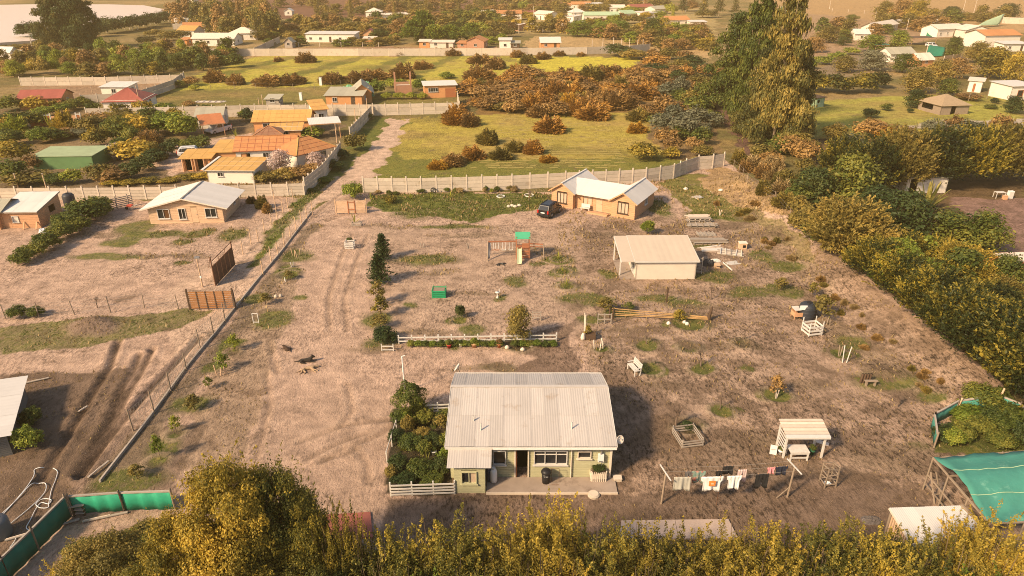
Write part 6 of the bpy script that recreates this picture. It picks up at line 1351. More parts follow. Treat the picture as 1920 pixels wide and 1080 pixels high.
# timber and scrap piles by the beige shed
def pile(label, px, py, w, d, layers, m, nm='timber_stack', rz=0.0, seed=1, cat='timber stack', piece='plank'):
    p = G(px, py); r = thing(nm, label, cat, p, rz); rr = random.Random(seed)
    for k in range(layers):
        n = 7 if k % 2 == 0 else 5
        for i in range(n):
            if k % 2 == 0: box(r, piece, m[rr.randrange(len(m))], (rr.uniform(-.15, .15), d*(i+.5)/n, .06+.11*k), (w*rr.uniform(.8, 1.05), d/n*.7, .07), rr.uniform(-.05, .05))
            else: box(r, piece, m[rr.randrange(len(m))], (-w/2+w*(i+.5)/n, d/2, .06+.11*k), (.1, d*1.05, .06), rr.uniform(-.08, .08))
    return r
PT = mat('pale_board', (.62, .50, .40), .85, .2, 3, objvar=.3)
pile('pallet stack topped with white sheets near the mound', 1312, 418, 2.9, 1.6, 5, [GREYWOOD, OLDWOOD, PT], nm='pallet_stack', cat='pallet stack'); pile('flat stack of brown planks behind the pallet stack', 1318, 428, 3.4, .9, 4, [OLDWOOD, GREYWOOD], seed=2); pile('open frame of grey boards between the timber stacks', 1326, 444, 2.2, 1.2, 2, [GREYWOOD], nm='board_frame', cat='frame', seed=3)
pile('long low stack of brown planks by the beige shed', 1332, 460, 4.2, 1.5, 3, [OLDWOOD, GREYWOOD, GREYWOOD], seed=4); pile('white sheets and boards strewn behind the shed corner', 1345, 472, 3.4, 1.2, 1, [WHITE, PT], nm='scrap_boards', cat='scrap boards', seed=5, rz=.05); pile('pale scrap boards lying in the grass right of the shed', 1370, 480, 2.6, 1.6, 2, [PT, WHITE, GREYWOOD], nm='scrap_boards', cat='scrap boards', rz=-.3, seed=6)
pile('white fibre sheets lying on the ground below the crate hutch', 1378, 497, 1.3, .8, 1, [WHITE], nm='scrap_boards', cat='scrap boards', rz=.3, seed=7); pile('white broken panels lying near the mound', 1314, 372, 1.3, 1.0, 1, [WHITE, PT], nm='scrap_boards', cat='scrap boards', rz=.6, seed=8)
pile('pale debris heap on the grass left of the compound', 390, 193, 6.5, 2.2, 2, [WHITE, GREYWOOD, PT], nm='debris_heap', cat='debris heap', seed=9)
ht = thing('crate_hutch', 'small tan wooden hutch at the end of the scrap boards', 'hutch', G(1393, 468)); box(ht, 'box', PINEB, (0, .3, .35), (.75, .6, .65)); box(ht, 'opening', DARK, (.1, -.01, .35), (.3, .02, .3)); box(ht, 'lid', CREAM, (0, .3, .7), (.85, .7, .05))
def lump(label, px, py, w, d, h, m, seed=0, name='tarpaulin_heap', cat='heap'):
    p = G(px, py); n = 14; vs = []; fs = []; rr = np.random.RandomState(seed)
    for j in range(n+1):
        for i in range(n+1):
            u, v = i/n*2-1, j/n*2-1; r2 = max(0, 1-(abs(u)**2.5+abs(v)**2.5)); vs.append((u*w/2, v*d/2+d/2, h*r2**.5*(.6+.5*rr.rand())-.03))
    for j in range(n):
        for i in range(n): k = j*(n+1)+i; fs.append((k, k+1, k+n+2, k+n+1))
    o = mobj(None, name, vs, fs, m, False); o.location = p; return tag(o, label, cat)
lump('black plastic heap beside the beige shed', 1330, 500, 1.3, .9, .65, mat('black_sheet', (.025, .025, .03), .3, .3, 6), 1); lump('white sacks heaped beside the black plastic', 1342, 492, 1.2, .6, .3, WHITE, 2, 'sack_heap'); lump('small pile of dark and white rubbish in the lower yard', 1640, 985, 1.1, .7, .2, mat('rubbish', (.12, .10, .09), .7, .9, 9), 3, 'rubbish_heap'); lump('white bag with blue cloth near the green hedge', 78, 437, .9, .6, .5, mat('bag', (.55, .58, .62), .6, .4, 5), 4, 'rubbish_bag', 'bag')
cbx = thing('cardboard_box', 'open cardboard box among the scrap by the beige shed', 'box', G(1345, 503)); box(cbx, 'side', PINEB, (0, .2, .2), (.5, .4, .4)); box(cbx, 'flap', PINEB, (0, -.1, .36), (.5, .2, .02))
for (a, b_, lb) in (((1312, 466), (1350, 460), 'long white pipe on the ground behind the shed'), ((1356, 494), (1372, 508), 'white pipe leaning in the scrap heap')):
    p, q = G(*a), G(*b_); t_ = thing('pipe', lb, 'pipe', p); rod(t_, 'tube', WHITE, (0, 0, .08), (q.x-p.x, q.y-p.y, .1), .07); rod(t_, 'end_cap', CREAM, (q.x-p.x, q.y-p.y, .1), ((q.x-p.x)*1.02, (q.y-p.y)*1.02, .1), .08)
# ------------------------------------------------------------------ white potting hut
r = thing('potting_shelter', 'white open shelter with a plank roof over a white bench table', 'shelter', G(1468, 858)); Wd, D, hh = 2.3, 1.1, 1.6
for k in range(6): put(r, 'roof_plank', unit('box', WHITE if k in (0,) else PT), (Wd/2+.05, -.18+(D+.36)*(k+.5)/6, hh+.06+.10*k/2), (Wd+.35, 0, 0), (0, (D+.3)/6-.02, .03), (0, -.004, .04*1.0))
beam(r, 'front_beam', WHITE, (-.1, -.2, hh), (Wd+.2, -.2, hh), .06, .12)
for x, y in ((0, 0), (Wd, 0), (0, D), (Wd, D)): box(r, 'post', WHITE, (x, y, hh/2), (.11, .11, hh+.1))
for k in range(6): beam(r, 'ladder_rung', WHITE, (-.05, .05, .35+.22*k), (-.05, D-.05, .35+.22*k), .05)
tb_ = thing('bench_table', 'white bench table under the plank-roofed shelter', 'table', G(1496, 862)); box(tb_, 'tabletop', mat('worn_white', (.55, .50, .45), .7, .3, 5), (0, .25, .62), (1.15, .75, .06)); box(tb_, 'apron', WHITE, (0, -.1, .54), (1.1, .04, .12)); [box(tb_, 'leg', WHITE, (x, y, .3), (.08, .08, .6)) for x in (-.5, .5) for y in (-.08, .58)]; box(tb_, 'stretcher', WHITE, (0, -.08, .2), (1.0, .05, .06))
wb = thing('leaning_board', 'white board leaning at the left post of the shelter', 'board', G(1449, 852)); beam(wb, 'panel', WHITE, (0, 0, 0), (.1, .25, .5), .4, .04); box(wb, 'batten', WHITE, (.05, .1, .3), (.3, .04, .04))
pot('pale bucket pot at the left post of the shelter', 1463, 852, .15, .3, WHITEPL); pot('green pot at the right post of the shelter', 1521, 852, .18, .34, mat('dark_green_pot', (.03, .12, .06)))
wp_ = thing('plank', 'pale plank lying on the ground behind the shelter', 'plank', G(1545, 833)); beam(wp_, 'board', PT, (-.5, .35, .05), (.25, -.1, .05), .35, .04); box(wp_, 'batten', PT, (0, .1, .09), (.3, .08, .03))
# wire cage frame
cg = thing('cage_frame', 'tapered wooden cage frame right of the washing line', 'frame', G(1556, 915), .15)
for x, y in ((-.35, 0), (.35, 0), (-.3, .6), (.4, .6)): beam(cg, 'upright', OLDWOOD, (x, y, 0), (x*.9, y, 1.35), .06)
for k in range(4):
    z = .25+.33*k
    for a, b_ in (((-.34, 0), (.34, 0)), ((-.3, .6), (.38, .6)), ((-.34, 0), (-.3, .6)), ((.34, 0), (.38, .6))): beam(cg, 'rung', OLDWOOD, (a[0], a[1], z+(.16 if k % 2 else 0)), (b_[0], b_[1], z), .045)
bw = thing('bowl', 'white bowl on the ground inside the cage frame', 'bowl', G(1551, 908)); mb = MB(); mb.lathe([(.12, 0), (.2, .09), (.21, .1), (.17, .06)], n=16); mb.build('dish', WHITEPL, bw, True); mb = MB(); mb.lathe([(.13, .03), (.13, .05)], n=12); mb.build('water', GLASS, bw)
cc = thing('ladder_rack', 'leaning pole ladder at the edge of the shade cloth', 'ladder', G(1752, 945)); 
for x in (0, .5): beam(cc, 'pole', OLDWOOD, (x, .4*x, 0), (x*.6-.1, .9, 1.5), .06)
for k in range(3): beam(cc, 'rung', OLDWOOD, (-.1, .25+.2*k, .45+.35*k), (.5, .4+.2*k, .35+.35*k), .05)
# ------------------------------------------------------------------ washing line
pa, pb_ = G(1240, 944), G(1476, 932); wl_ = thing('washing_line', 'washing line strung between two timber T-posts', 'washing line', pa); d = pb_-pa; hA = 2.15
for i, q in enumerate((V3((0, 0, 0)), d)):
    rod(wl_, 'post', OLDWOOD, q-V3((0, 0, .1)), q+V3((.05, 0, hA)), .06); beam(wl_, 'crossarm', WHITE, q+V3((-.02-.12, .65, hA+.02)), q+V3((.18, -.65, hA+.02)), .06, .05)
    if i: beam(wl_, 'brace', OLDWOOD, q+V3((-.65, -.1, 0)), q+V3((0, 0, .7)), .045)
LN = []
for yy in (.45, .1, -.35):
    mb = MB(); A = V3((0, yy, hA+.02)); B = d+V3((0, yy, hA+.02)); pts = [A.lerp(B, t/10)-V3((0, 0, .13*math.sin(math.pi*t/10))) for t in range(11)]; mb.tube(pts, .008, 4); mb.build('line', WIRE, wl_); LN.append(pts)
mb = MB(); mb.tube([d*.42+V3((0, -.35, 0)), d*.42+V3((0, -.35, hA-.1))], .015, 5); mb.build('prop_pole', RUST, wl_)
def garment(name, label, t0, t1, drop, m, line=2, shape='towel', top=0.0):
    """cloth folded over the line, hanging with creases; shape cuts the outline"""
    A, B = LN[line][0]+pa, LN[line][-1]+pa
    def lp_(t): return A.lerp(B, t)-V3((0, 0, .13*math.sin(math.pi*t)+.005))
    n, k = 14, 8; vs = []; fs = []; rr = random.Random(int(t0*1000))
    for j in range(k+1):
        for i in range(n+1):
            u = i/n; v = j/k; p = lp_(t0+(t1-t0)*u); tp = 1
            if shape == 'shirt': tp = 1 if v < .35 else .78
            c = (t0+t1)/2; p = lp_(c+(t0+(t1-t0)*u-c)*tp)
            dd = drop*1.25*v*(1+.10*math.sin(u*9+rr.random()*.3) if v > .9 else 1)
            vs.append((p.x, p.y+.05*math.sin(u*11)*v+.02*math.sin(u*23), p.z-dd))
    for j in range(k):
        for i in range(n):
            if shape == 'trousers' and j >= 3 and i in (n//2, n//2-1): continue
            q = j*(n+1)+i; fs.append((q, q+1, q+n+2, q+n+1))
    o = vs[0]; vs = [(a-o[0], b_-o[1], c-o[2]) for a, b_, c in vs]
    t_ = thing(name, label, 'laundry', o, 0, None); c = mobj(t_, 'cloth', vs, fs, m, True); s_ = c.modifiers.new('thickness', 'SOLIDIFY'); s_.thickness = .012
    for f in (.15, .85): q = lp_(t0+(t1-t0)*f); box(t_, 'peg', WOOD, (q.x-o[0], q.y-o[1], q.z-o[2]+.01), (.02, .03, .08))
    return t_
FB = lambda n, c, v=.1: mat(n, c, .95, v, 6, objvar=0)
garment('towel', 'grey-beige towel at the left end of the washing line', .06, .19, .72, FB('beige_towel', (.45, .43, .37)), 2)
garment('tea_towel', 'small dark grey cloth behind the beige towel', .16, .21, .55, FB('grey_cloth_b', (.13, .12, .12)), 1)
garment('patterned_shirt', 'red, white and green patterned shirt on the washing line', .21, .32, .62, mat('patterned_cloth', (.20, .30, .25), .95, .7, 7, dirt=((.62, .07, .05), 3.1, .50)), 1, 'shirt')
tt = garment('t_shirt', 'large white T-shirt with an orange print on the washing line', .27, .44, .78, FB('white_cloth', (.78, .77, .75)), 2, 'shirt')
box(tt, 'orange_print', FB('orange_print', (.70, .24, .05), .3), (d.x*.085, -.055, -.42), (.36, .012, .36)); box(tt, 'pale_print_centre', FB('pale_print', (.75, .50, .30), .3), (d.x*.085+.01, -.066, -.42), (.14, .008, .10))
garment('vest', 'black vest hidden behind the white T-shirt', .40, .45, .35, FB('black_cloth', (.02, .02, .022)), 1)
garment('t_shirt', 'plain white T-shirt hanging in the middle of the line', .47, .58, .72, FB('white_cloth', (.78, .77, .75)), 2, 'shirt'); garment('vest', 'dark vest hanging behind the plain white T-shirt', .47, .55, .45, FB('black_cloth', (.02, .02, .022)), 0)
garment('trousers', 'pale pink trousers right of the plain white T-shirt', .57, .64, .68, FB('pink_cloth', (.55, .42, .40)), 1, 'trousers'); garment('trousers', 'black trousers on the washing line', .69, .79, .75, FB('black_cloth', (.02, .02, .022)), 2, 'trousers')
garment('bib', 'small pink bib beside the black trousers', .80, .86, .34, FB('bright_pink_cloth', (.75, .28, .30)), 1, 'shirt'); garment('t_shirt', 'navy T-shirt with a pale mark at the right end of the line', .86, .96, .46, mat('navy_cloth', (.02, .025, .045), .95, .4, 6, dirt=((.45, .42, .4), 5, .72)), 1, 'shirt')
# hoses in the near left corner
def hose(label, pts, r_=.03):
    P3 = [G(*q)+V3((0, 0, .05)) for q in pts]; o = P3[0]; sm = []
    for i in range(len(P3)-1):
        p0, p1, p2, p3 = P3[max(i-1, 0)], P3[i], P3[i+1], P3[min(i+2, len(P3)-1)]
        for k in range(5): t = k/5; sm.append(((p1*2+(p2-p0)*t+(p0*2-p1*5+p2*4-p3)*t*t+(p1*3-p0-p2*3+p3)*t**3)*.5)-o)
    sm.append(P3[-1]-o); mb = MB(); mb.tube(sm, r_, 6); x = mb.build('hose', WHITEPL, None, True); x.location = o; tag(x, label, 'hose')
hose('white hose reaching farthest up the muddy ground', [(0, 972), (25, 945), (50, 915), (64, 893), (65, 882), (75, 878), (84, 880)], .022)
hose('white hose doubling back in a hairpin loop', [(0, 968), (30, 940), (58, 910), (72, 908), (86, 908), (84, 925), (60, 950), (30, 975), (5, 995)], .022)
hose('white hose with a tight coil beside the green net', [(100, 879), (108, 885), (105, 900), (97, 920), (92, 945), (90, 953), (75, 953), (68, 946), (80, 937), (96, 938), (92, 946), (78, 944), (68, 955), (58, 975), (50, 990), (56, 996)], .022)
hose('white hose tangle beside the grey tank', [(15, 1012), (30, 1010), (24, 1022), (20, 1028), (34, 1030), (42, 1018), (52, 1005)], .022)
# corner stool and planks at the green net
cs_ = thing('corner_stool', 'weathered three-cornered stool against the green net', 'stool', at(150, 968, 0)); mb = MB(); mb.prism([(-.35, -.15), (.35, .05), (.25, .3), (0, .25)], .68, .73); mb.build('seat', GREYWOOD, cs_); [rod(cs_, 'leg', DARKWOOD, (x, y, 0), (x, y, .68), .04) for x, y in ((-.25, -.05), (.25, .05), (.1, .25))]; [box(cs_, 'shelf', GREYWOOD, (.05, .08, z), (.5, .25, .04)) for z in (.22, .45)]
for a, b_, lb in (((10, 1015), (150, 975), 'long plank lying along the inside of the green net'), ((165, 895), (205, 868), 'pale plank lying on the soil behind the green net'), ((148, 775), (165, 765), 'broken white board in the muddy ruts'), ((47, 712+8), (92, 710), 'thin pole lying beside the grey shed'), ((155, 980), (240, 962), 'weathered plank at the foot of the green net')):
    p, q = G(*a), G(*b_); t_ = thing('plank', lb, 'plank', p); beam(t_, 'board', GREYWOOD, (0, 0, .08), (q.x-p.x, q.y-p.y, .08), .14, .05); beam(t_, 'split_edge', PT, (.05, .05, .12), ((q.x-p.x)*.6, (q.y-p.y)*.6+.05, .12), .04, .02)
# tyre, ring of stones, odd bits near the far wall of the yard
ty = thing('old_tyre', 'tyre leaning against the near slab wall', 'tyre', G(813, 361)+V3((0, -.1, .0))); mb = MB()
for i in range(20):
    pass
mb.tube([(.32*math.cos(a), 0, .34+.32*math.sin(a)) for a in [i*math.pi/10 for i in range(21)]], .07, 8, False); mb.build('tread', mat('tyre', (.02, .02, .02)), ty, True); mb = MB(); mb.tube([(.25*math.cos(a), 0, .34+.25*math.sin(a)) for a in [i*math.pi/10 for i in range(21)]], .03, 6, False); mb.build('bead', STEEL, ty, True)
def ring(label, px, py, r_, m): 
    p = G(px, py); mb = MB(); mb.tube([(r_*math.cos(a), r_*math.sin(a), .07) for a in [i*math.pi/9 for i in range(19)]], .08, 6, False); o = mb.build('planting_ring', m, None, True); o.location = p; tag(o, label, 'ring')
ring('white planting ring in the grass before the slab wall', 939, 369, .5, WHITE); ring('white planting ring round a thin sapling near the timber house', 992, 367, .6, STONE)
stones('grey stone in the little heap on the grass near the car, {}', 966, 388, [(-.8, 0), (-.4, .3), (0, 0), (.5, .4)], CONC, .25)
wbw = thing('wheelbarrow', 'small red and white garden cart in front of the slab wall', 'cart', G(245, 393)); box(wbw, 'tray', mat('red_paint', (.5, .08, .05)), (0, 0, .5), (.6, .45, .2)); [rod(wbw, 'handle', WHITE, (.2, y, .45), (.85, y, .6), .02) for y in (-.2, .2)]; rod(wbw, 'wheel', mat('tyre', (.02, .02, .02)), (-.45, -.05, .18), (-.45, .05, .18), .18, 12); [rod(wbw, 'leg', WHITE, (.25, y, 0), (.25, y, .45), .02) for y in (-.2, .2)]
pf = thing('pole_rack', 'grey rack of branches leaning before the slab wall', 'rack', G(200, 396)); [beam(pf, 'pole', GREYWOOD, (-.5, -.3, .15+.22*k), (2.2, 2.2, .25+.22*k), .09) for k in range(6)]; [rod(pf, 'post', GREYWOOD, (x, x*.9, 0), (x, x*.9, 1.6), .07) for x in (-.2, .9, 1.9)]
pf = thing('wooden_fence', 'little broken picket fence beside the orange board shed', 'fence', G(92, 418)); [box(pf, 'picket', PINEB, (.22*k, .05*k, .35), (.12, .03, .7)) for k in range(7)]; beam(pf, 'rail', PINEB, (0, .04, .35), (1.5, .4, .35), .06)
tk3 = thing('water_tank', 'black tank behind the corner of the orange board shed', 'tank', G(132, 384)); mb = MB(); mb.lathe([(.65, 0), (.68, .2), (.68, 1.2), (.5, 1.45), (.2, 1.5)], n=18); mb.build('shell', mat('tank_black', (.03, .035, .045)), tk3, True); mb = MB(); mb.lathe([(.2, 1.48), (.2, 1.56), (.02, 1.58)], n=12); mb.build('cap', BLACKP, tk3)
wp2 = thing('white_marker', 'white box marker standing on the grass field left', 'marker', G(565, 188)); box(wp2, 'box', WHITEPL, (0, 0, .8), (.55, .5, 1.6)); box(wp2, 'cap', WHITE, (0, 0, 1.64), (.62, .56, .08))
wp2 = thing('white_marker', 'white box marker beside the wire fence in the meadow', 'marker', G(602, 160)); box(wp2, 'box', WHITEPL, (0, 0, .9), (.6, .5, 1.8)); box(wp2, 'cap', WHITE, (0, 0, 1.84), (.66, .56, .08))
for i, (px, py) in enumerate([(646, 172), (654, 168), (672, 168), (680, 164), (686, 161), (693, 181)]):
    lump('round green covered bale behind the cottage, ' + nth(i, 6), px, py, 2.0, 1.4, 1.1, mat('green_wrap', (.14, .36, .20), .7), 20+i, 'wrapped_bale', 'bale')
tbl = thing('table', 'white table at the top edge of the bare plot', 'table', G(1875, 372)); box(tbl, 'tabletop', WHITE, (0, .3, .75), (1.2, .7, .05)); [box(tbl, 'leg', WHITE, (x, y, .37), (.06, .06, .75)) for x in (-.55, .55) for y in (0, .6)]
cbt = thing('cabinet', 'white cabinet beside the table at the bare plot', 'cabinet', G(1894, 373)); box(cbt, 'body', WHITEPL, (0, .2, .5), (.6, .45, 1.0)); box(cbt, 'door_panel', WHITE, (0, -.04, .5), (.54, .03, .9))
cbt = thing('wooden_box', 'tan wooden box between the table and cabinet', 'box', G(1884, 375)); box(cbt, 'body', WOOD, (0, .1, .3), (.5, .4, .5)); box(cbt, 'lid', PINEB, (0, .1, .57), (.55, .45, .04))
# ------------------------------------------------------------------ dogs
def dog(label, px, py, rz, pts, edges, m, scale=1.0, patches=()):
    me = bpy.data.meshes.new('dog'); me.from_pydata([p[:3] for p in pts], edges, []); o = link(bpy.data.objects.new('dog', me)); md = o.modifiers.new('skin', 'SKIN'); s_ = o.modifiers.new('smooth', 'SUBSURF'); s_.levels = 1; s_.render_levels = 1
    for v, p in zip(me.skin_vertices[0].data, pts): v.radius = (p[3], p[4] if len(p) > 4 else p[3])
    me.skin_vertices[0].data[0].use_root = True; me.materials.append(m); p = G(px, py); o.location = p+V3((0, 0, .0)); o.rotation_euler = (0, 0, rz); o.scale = (scale,)*3
    tag(o, label, 'dog'); return o
# 0 chest 1 mid 2 hip 3 neck 4 head 5 muzzle 6-7 tail 8-10 / 11-13 front legs 14-16 / 17-19 hind legs 20-23 ears
def lying(up=.5):
    return [(.32, 0, .17, .15, .16), (.05, 0, .15, .13, .15), (-.25, 0, .14, .14, .14), (.45, 0, .30, .09), (.55, 0, .42*up*2, .085), (.72, 0, .38*up*2, .045), (-.42, .05, .08, .04), (-.75, .15, .04, .025),
            (.38, .12, .08, .05), (.6, .14, .045, .035), (.78, .14, .03, .03), (.38, -.12, .08, .05), (.6, -.13, .045, .035), (.78, -.12, .03, .03),
            (-.22, .17, .10, .09), (-.02, .22, .05, .045), (.1, .24, .03, .03), (-.22, -.17, .10, .09), (-.02, -.22, .05, .045), (.1, -.24, .03, .03),
            (.52, .06, .50*up*2, .03), (.50, .07, .58*up*2, .012), (.52, -.06, .50*up*2, .03), (.50, -.07, .58*up*2, .012)]
EDG = [(0, 1), (1, 2), (0, 3), (3, 4), (4, 5), (2, 6), (6, 7), (0, 8), (8, 9), (9, 10), (0, 11), (11, 12), (12, 13), (2, 14), (14, 15), (15, 16), (2, 17), (17, 18), (18, 19), (4, 20), (20, 21), (4, 22), (22, 23)]
dog('black dog lying down with its head raised on the drive', 572, 679, math.radians(8), lying(), EDG, mat('black_fur', (.022, .017, .014), .8, .3, 12), 1.1)
side = [(.3, 0, .13, .14), (.02, 0, .12, .12), (-.28, .03, .12, .13), (.42, .05, .14, .08), (.58, .08, .12, .08), (.74, .06, .09, .045), (-.45, -.05, .05, .035), (-.72, -.2, .03, .02),
        (.3, -.2, .05, .05), (.42, -.42, .04, .035), (.5, -.55, .03, .03), (.28, -.18, .12, .05), (.5, -.32, .08, .035), (.62, -.42, .05, .03),
        (-.25, -.18, .07, .08), (-.12, -.4, .05, .04), (-.28, -.55, .03, .03), (-.32, -.16, .12, .08), (-.4, -.36, .06, .04), (-.55, -.48, .04, .03), (.55, .14, .15, .03), (.5, .2, .16, .012), (.6, .13, .1, .03), (.62, .2, .09, .012)]
dog('tan and black dog stretched out on its side on the drive', 577, 693, math.radians(18), side, EDG, mat('tan_fur', (.38, .26, .16), .85, .3, 7, dirt=((.03, .022, .018), 2.6, .53)), 1.15)
dog('dark dog curled up on the drive, farthest of the dogs', 539, 656, math.radians(150), [(p[0]*.8, p[1], p[2], *p[3:]) for p in lying(.36)], EDG, mat('brown_black_fur', (.05, .028, .018), .8, .5, 6, dirt=((.20, .10, .05), 4, .6)), .9)
dg_ = dog('black and white dog lying beneath the swings', 938, 496, math.radians(10), side, EDG, mat('pied_fur', (.03, .03, .03), .85, .3, 8, dirt=((.5, .48, .45), 4, .55)), .8)
# ------------------------------------------------------------------ litter, clods and grass on the open ground (nobody could count them)
def scatter(name, n, test, size, m, seed, flat=.3, blades=False):
    r = np.random.RandomState(seed); X = r.uniform(-40, 36, n*6); Y = r.uniform(24, 92, n*6); k = test(X, Y, r); X, Y = X[k][:n], Y[k][:n]; n = len(X); Z = hgt(X, Y)
    s = size*(.5+r.rand(n)**2*1.5)*np.clip(Y/45, .7, 1.8); C = np.stack([X, Y, Z], -1)
    if blades:
        V = []; a = r.rand(n)*6.283; d = np.stack([np.cos(a), np.sin(a), 0*a], -1)*s[:, None]*.35; up = np.stack([r.normal(size=n)*.3*s, r.normal(size=n)*.3*s, s*(.6+.6*r.rand(n))], -1)
        V = np.stack([C-d-[0, 0, .02], C+d-[0, 0, .02], C+d*.25+up, C-d*.25+up], 1)
    else:
        a = r.rand(n)*6.283; el = r.rand(n)*.7+.5; d = np.stack([np.cos(a), np.sin(a), 0*a], -1)*s[:, None]; e = np.stack([-np.sin(a), np.cos(a), 0*a], -1)*s[:, None]*el[:, None]*.6; up = np.array([0, 0, 1.])*s[:, None]*flat
        V = np.stack([C-d*.5-e*.3-[0, 0, .01], C+d*.5-e*.5-[0, 0, .01], C+e*.6+d*.2-[0, 0, .01], C+up], 1)
    if blades: me = fast_mesh(name, V.reshape(-1, 3), np.arange(4*n).reshape(-1, 4), m, {'v': ('FACE', 'FLOAT', r.rand(n))})
    else:
        b_ = np.arange(n)[:, None]*4; T = np.concatenate([b_+[0, 1, 3], b_+[1, 2, 3], b_+[2, 0, 3]], 0); me = fast_mesh(name, V.reshape(-1, 3), T, m, None, False, 3)
    tag(link(bpy.data.objects.new(name, me)), kind='stuff')
def gridval(X, Y, arr):
    i = np.clip(np.searchsorted(gx, X)-1, 0, nx-1); j = np.clip(np.searchsorted(gy, Y)-1, 0, ny-1); return arr[j*nx+i]
yard = lambda X, Y: (X < 32) & (Y > 25)
scatter('grass', 75000, lambda X, Y, r: yard(X, Y) & (gridval(X, Y, gr)*(.4+.9*vn(X*2, Y*2, 4)) > .5+.3*r.rand(len(X))), .06, F_('lawn_blade', (.06, .085, .02), (.11, .14, .03), (.22, .19, .06)), 3, blades=True)
scatter('dry_grass', 26000, lambda X, Y, r: yard(X, Y) & ((gridval(X, Y, gr) > .04) | (X > 5)) & (vn(X/2.5, Y/2.5, 8) > .45) & (r.rand(len(X)) < .35), .10, LEAF['dry'], 5, blades=True)
scatter('dirt_clods', 30000, lambda X, Y, r: yard(X, Y) & (vn(X/3, Y/3, 15) > .42) & (r.rand(len(X)) < .4), .055, mat('clod', (.27, .19, .13), .95, .3, 4), 6, .6)
scatter('pale_debris', 1500, lambda X, Y, r: yard(X, Y) & (r.rand(len(X)) < .3), .045, STONE, 9, .4)
scatter('litter', 9000, lambda X, Y, r: yard(X, Y) & (vn(X/4, Y/4, 18) > .5) & (r.rand(len(X)) < .3), .05, mat('twig_litter', (.12, .08, .055), .95, .4, 4), 7, .25)
# ------------------------------------------------------------------ where everything grows
# the near hedgerow under the camera
def ntree(px, pyt, h, w, leaf, label, kind='near_tree', name='hedgerow_tree', dy=0.0):
    x, y = G0(px, pyt+22, h*1.05); plant(kind, x, y+dy, w, h, leaf, name, label, 'tree', 'hedgerow trees in front of the yard')
ntree(395, 818, 9.2, 5.4, 'gold', 'big golden-green tree in the near corner beside the green net fence')
ntree(312, 915, 7.6, 4.2, 'gold', 'golden tree leaning on the left of the biggest near tree')
ntree(170, 985, 5.2, 5.2, 'olive', 'dull olive tree inside the bend of the green net fence')
ntree(492, 832, 8.4, 4.4, 'near', 'dark round-crowned tree just right of the big golden tree', dy=.3)
ntree(548, 905, 7.0, 3.2, 'near', 'dark green tree touching the left end of the red slab', dy=.3)
ntree(625, 905, 7.0, 2.4, 'gold', 'slim golden sapling standing before the red slab', 'thicket', 'hedgerow_tree')
ntree(560, 1040, 5.2, 4.6, 'near', 'low dark and yellow tree below the red slab', 'near_tree')
ntree(385, 1000, 6.6, 5.4, 'gold', 'golden tree in front of the biggest near tree')
ntree(255, 1020, 5.2, 3.8, 'near', 'dark green tree between the olive tree and the golden one')
ntree(715, 965, 5.4, 4.4, 'near', 'yellow-green clump just right of the red slab', 'thicket')
hd = [(850, 985, 5.2, 4.2, 'near'), (955, 990, 5.0, 3.8, 'gold'), (1045, 955, 5.8, 4.0, 'gold'), (1150, 1010, 4.8, 4.0, 'near'), (1245, 1012, 4.6, 4.0, 'gold'), (1350, 1022, 4.6, 4.2, 'gold'),
      (1455, 1000, 5.0, 4.4, 'gold'), (1560, 1010, 4.8, 4.4, 'near'), (1665, 1010, 4.6, 4.2, 'near'), (1760, 1025, 4.4, 4.0, 'near'), (1890, 985, 5.4, 4.4, 'gold')]
for i, (px, py, h, w, lf) in enumerate(hd):
    ntree(px, py-38, h*1.03, w*1.12, lf, 'leafy upright thicket tree in the hedge before the house, ' + nth(i, len(hd)), 'thicket')
hf = [(70, 1075), (300, 1120), (480, 1085), (640, 1090), (790, 1075), (900, 1085), (1010, 1080), (1110, 1090), (1220, 1095), (1330, 1095), (1440, 1090), (1550, 1095), (1660, 1095), (1780, 1090), (1900, 1085)]
for i, (px, py) in enumerate(hf):
    ntree(px, py, 4.6, 4.6, ('gold', 'near', 'olive', 'gold', 'bright')[i % 5], 'yellow-green tree along the very bottom edge, ' + nth(i, len(hf)), ('thicket', 'near_tree')[i % 4 == 1])
# the tall hedge of cypress along the right of the yard
cy = [(1545, 478, 3.8), (1590, 520, 4.6), (1640, 560, 4.4), (1690, 600, 4.6), (1740, 640, 4.8), (1790, 680, 5.0), (1845, 725, 5.2), (1905, 775, 5.4)]
for i, (px, py, w) in enumerate(cy):
    p = G(px, py); plant('cypress', p.x+2.6, p.y+.8, w*1.15, 3.6+.25*i, 'cyp', 'cypress', 'cypress with golden sprays in the hedge right of the yard, ' + (ORD[i]+' from the back' if i else 'farthest'), 'tree', 'cypress hedge beside the yard')
for i, (px, py) in enumerate([(1668, 505), (1745, 560), (1815, 610), (1880, 655), (1960, 720)]):
    p = G(px, py); plant('cypress', p.x+2.0, p.y+1.5, 5.2, 3.4, 'cyp', 'cypress', 'cypress in the outer row of the hedge right of the yard, ' + (ORD[i]+' from the back' if i else 'farthest'), 'tree', 'cypress hedge beside the yard')
row('tree', [(1600, 400, 120, 110, 'green'), (1700, 470, 130, 110, 'dark'), (1795, 484, 150, 84, 'green'), (1850, 490, 110, 90, 'green'), (1530, 395, 100, 80, 'dark'), (1650, 430, 100, 80, 'dark'), (1690, 540, 110, 90, 'bright'), (1810, 560, 120, 90, 'green'), (1890, 560, 90, 80, 'green')],
    'green', 'orchard_tree', 'dark leafy tree right of the cypress hedge, {}', 'tree', 'orchard trees right of the yard')
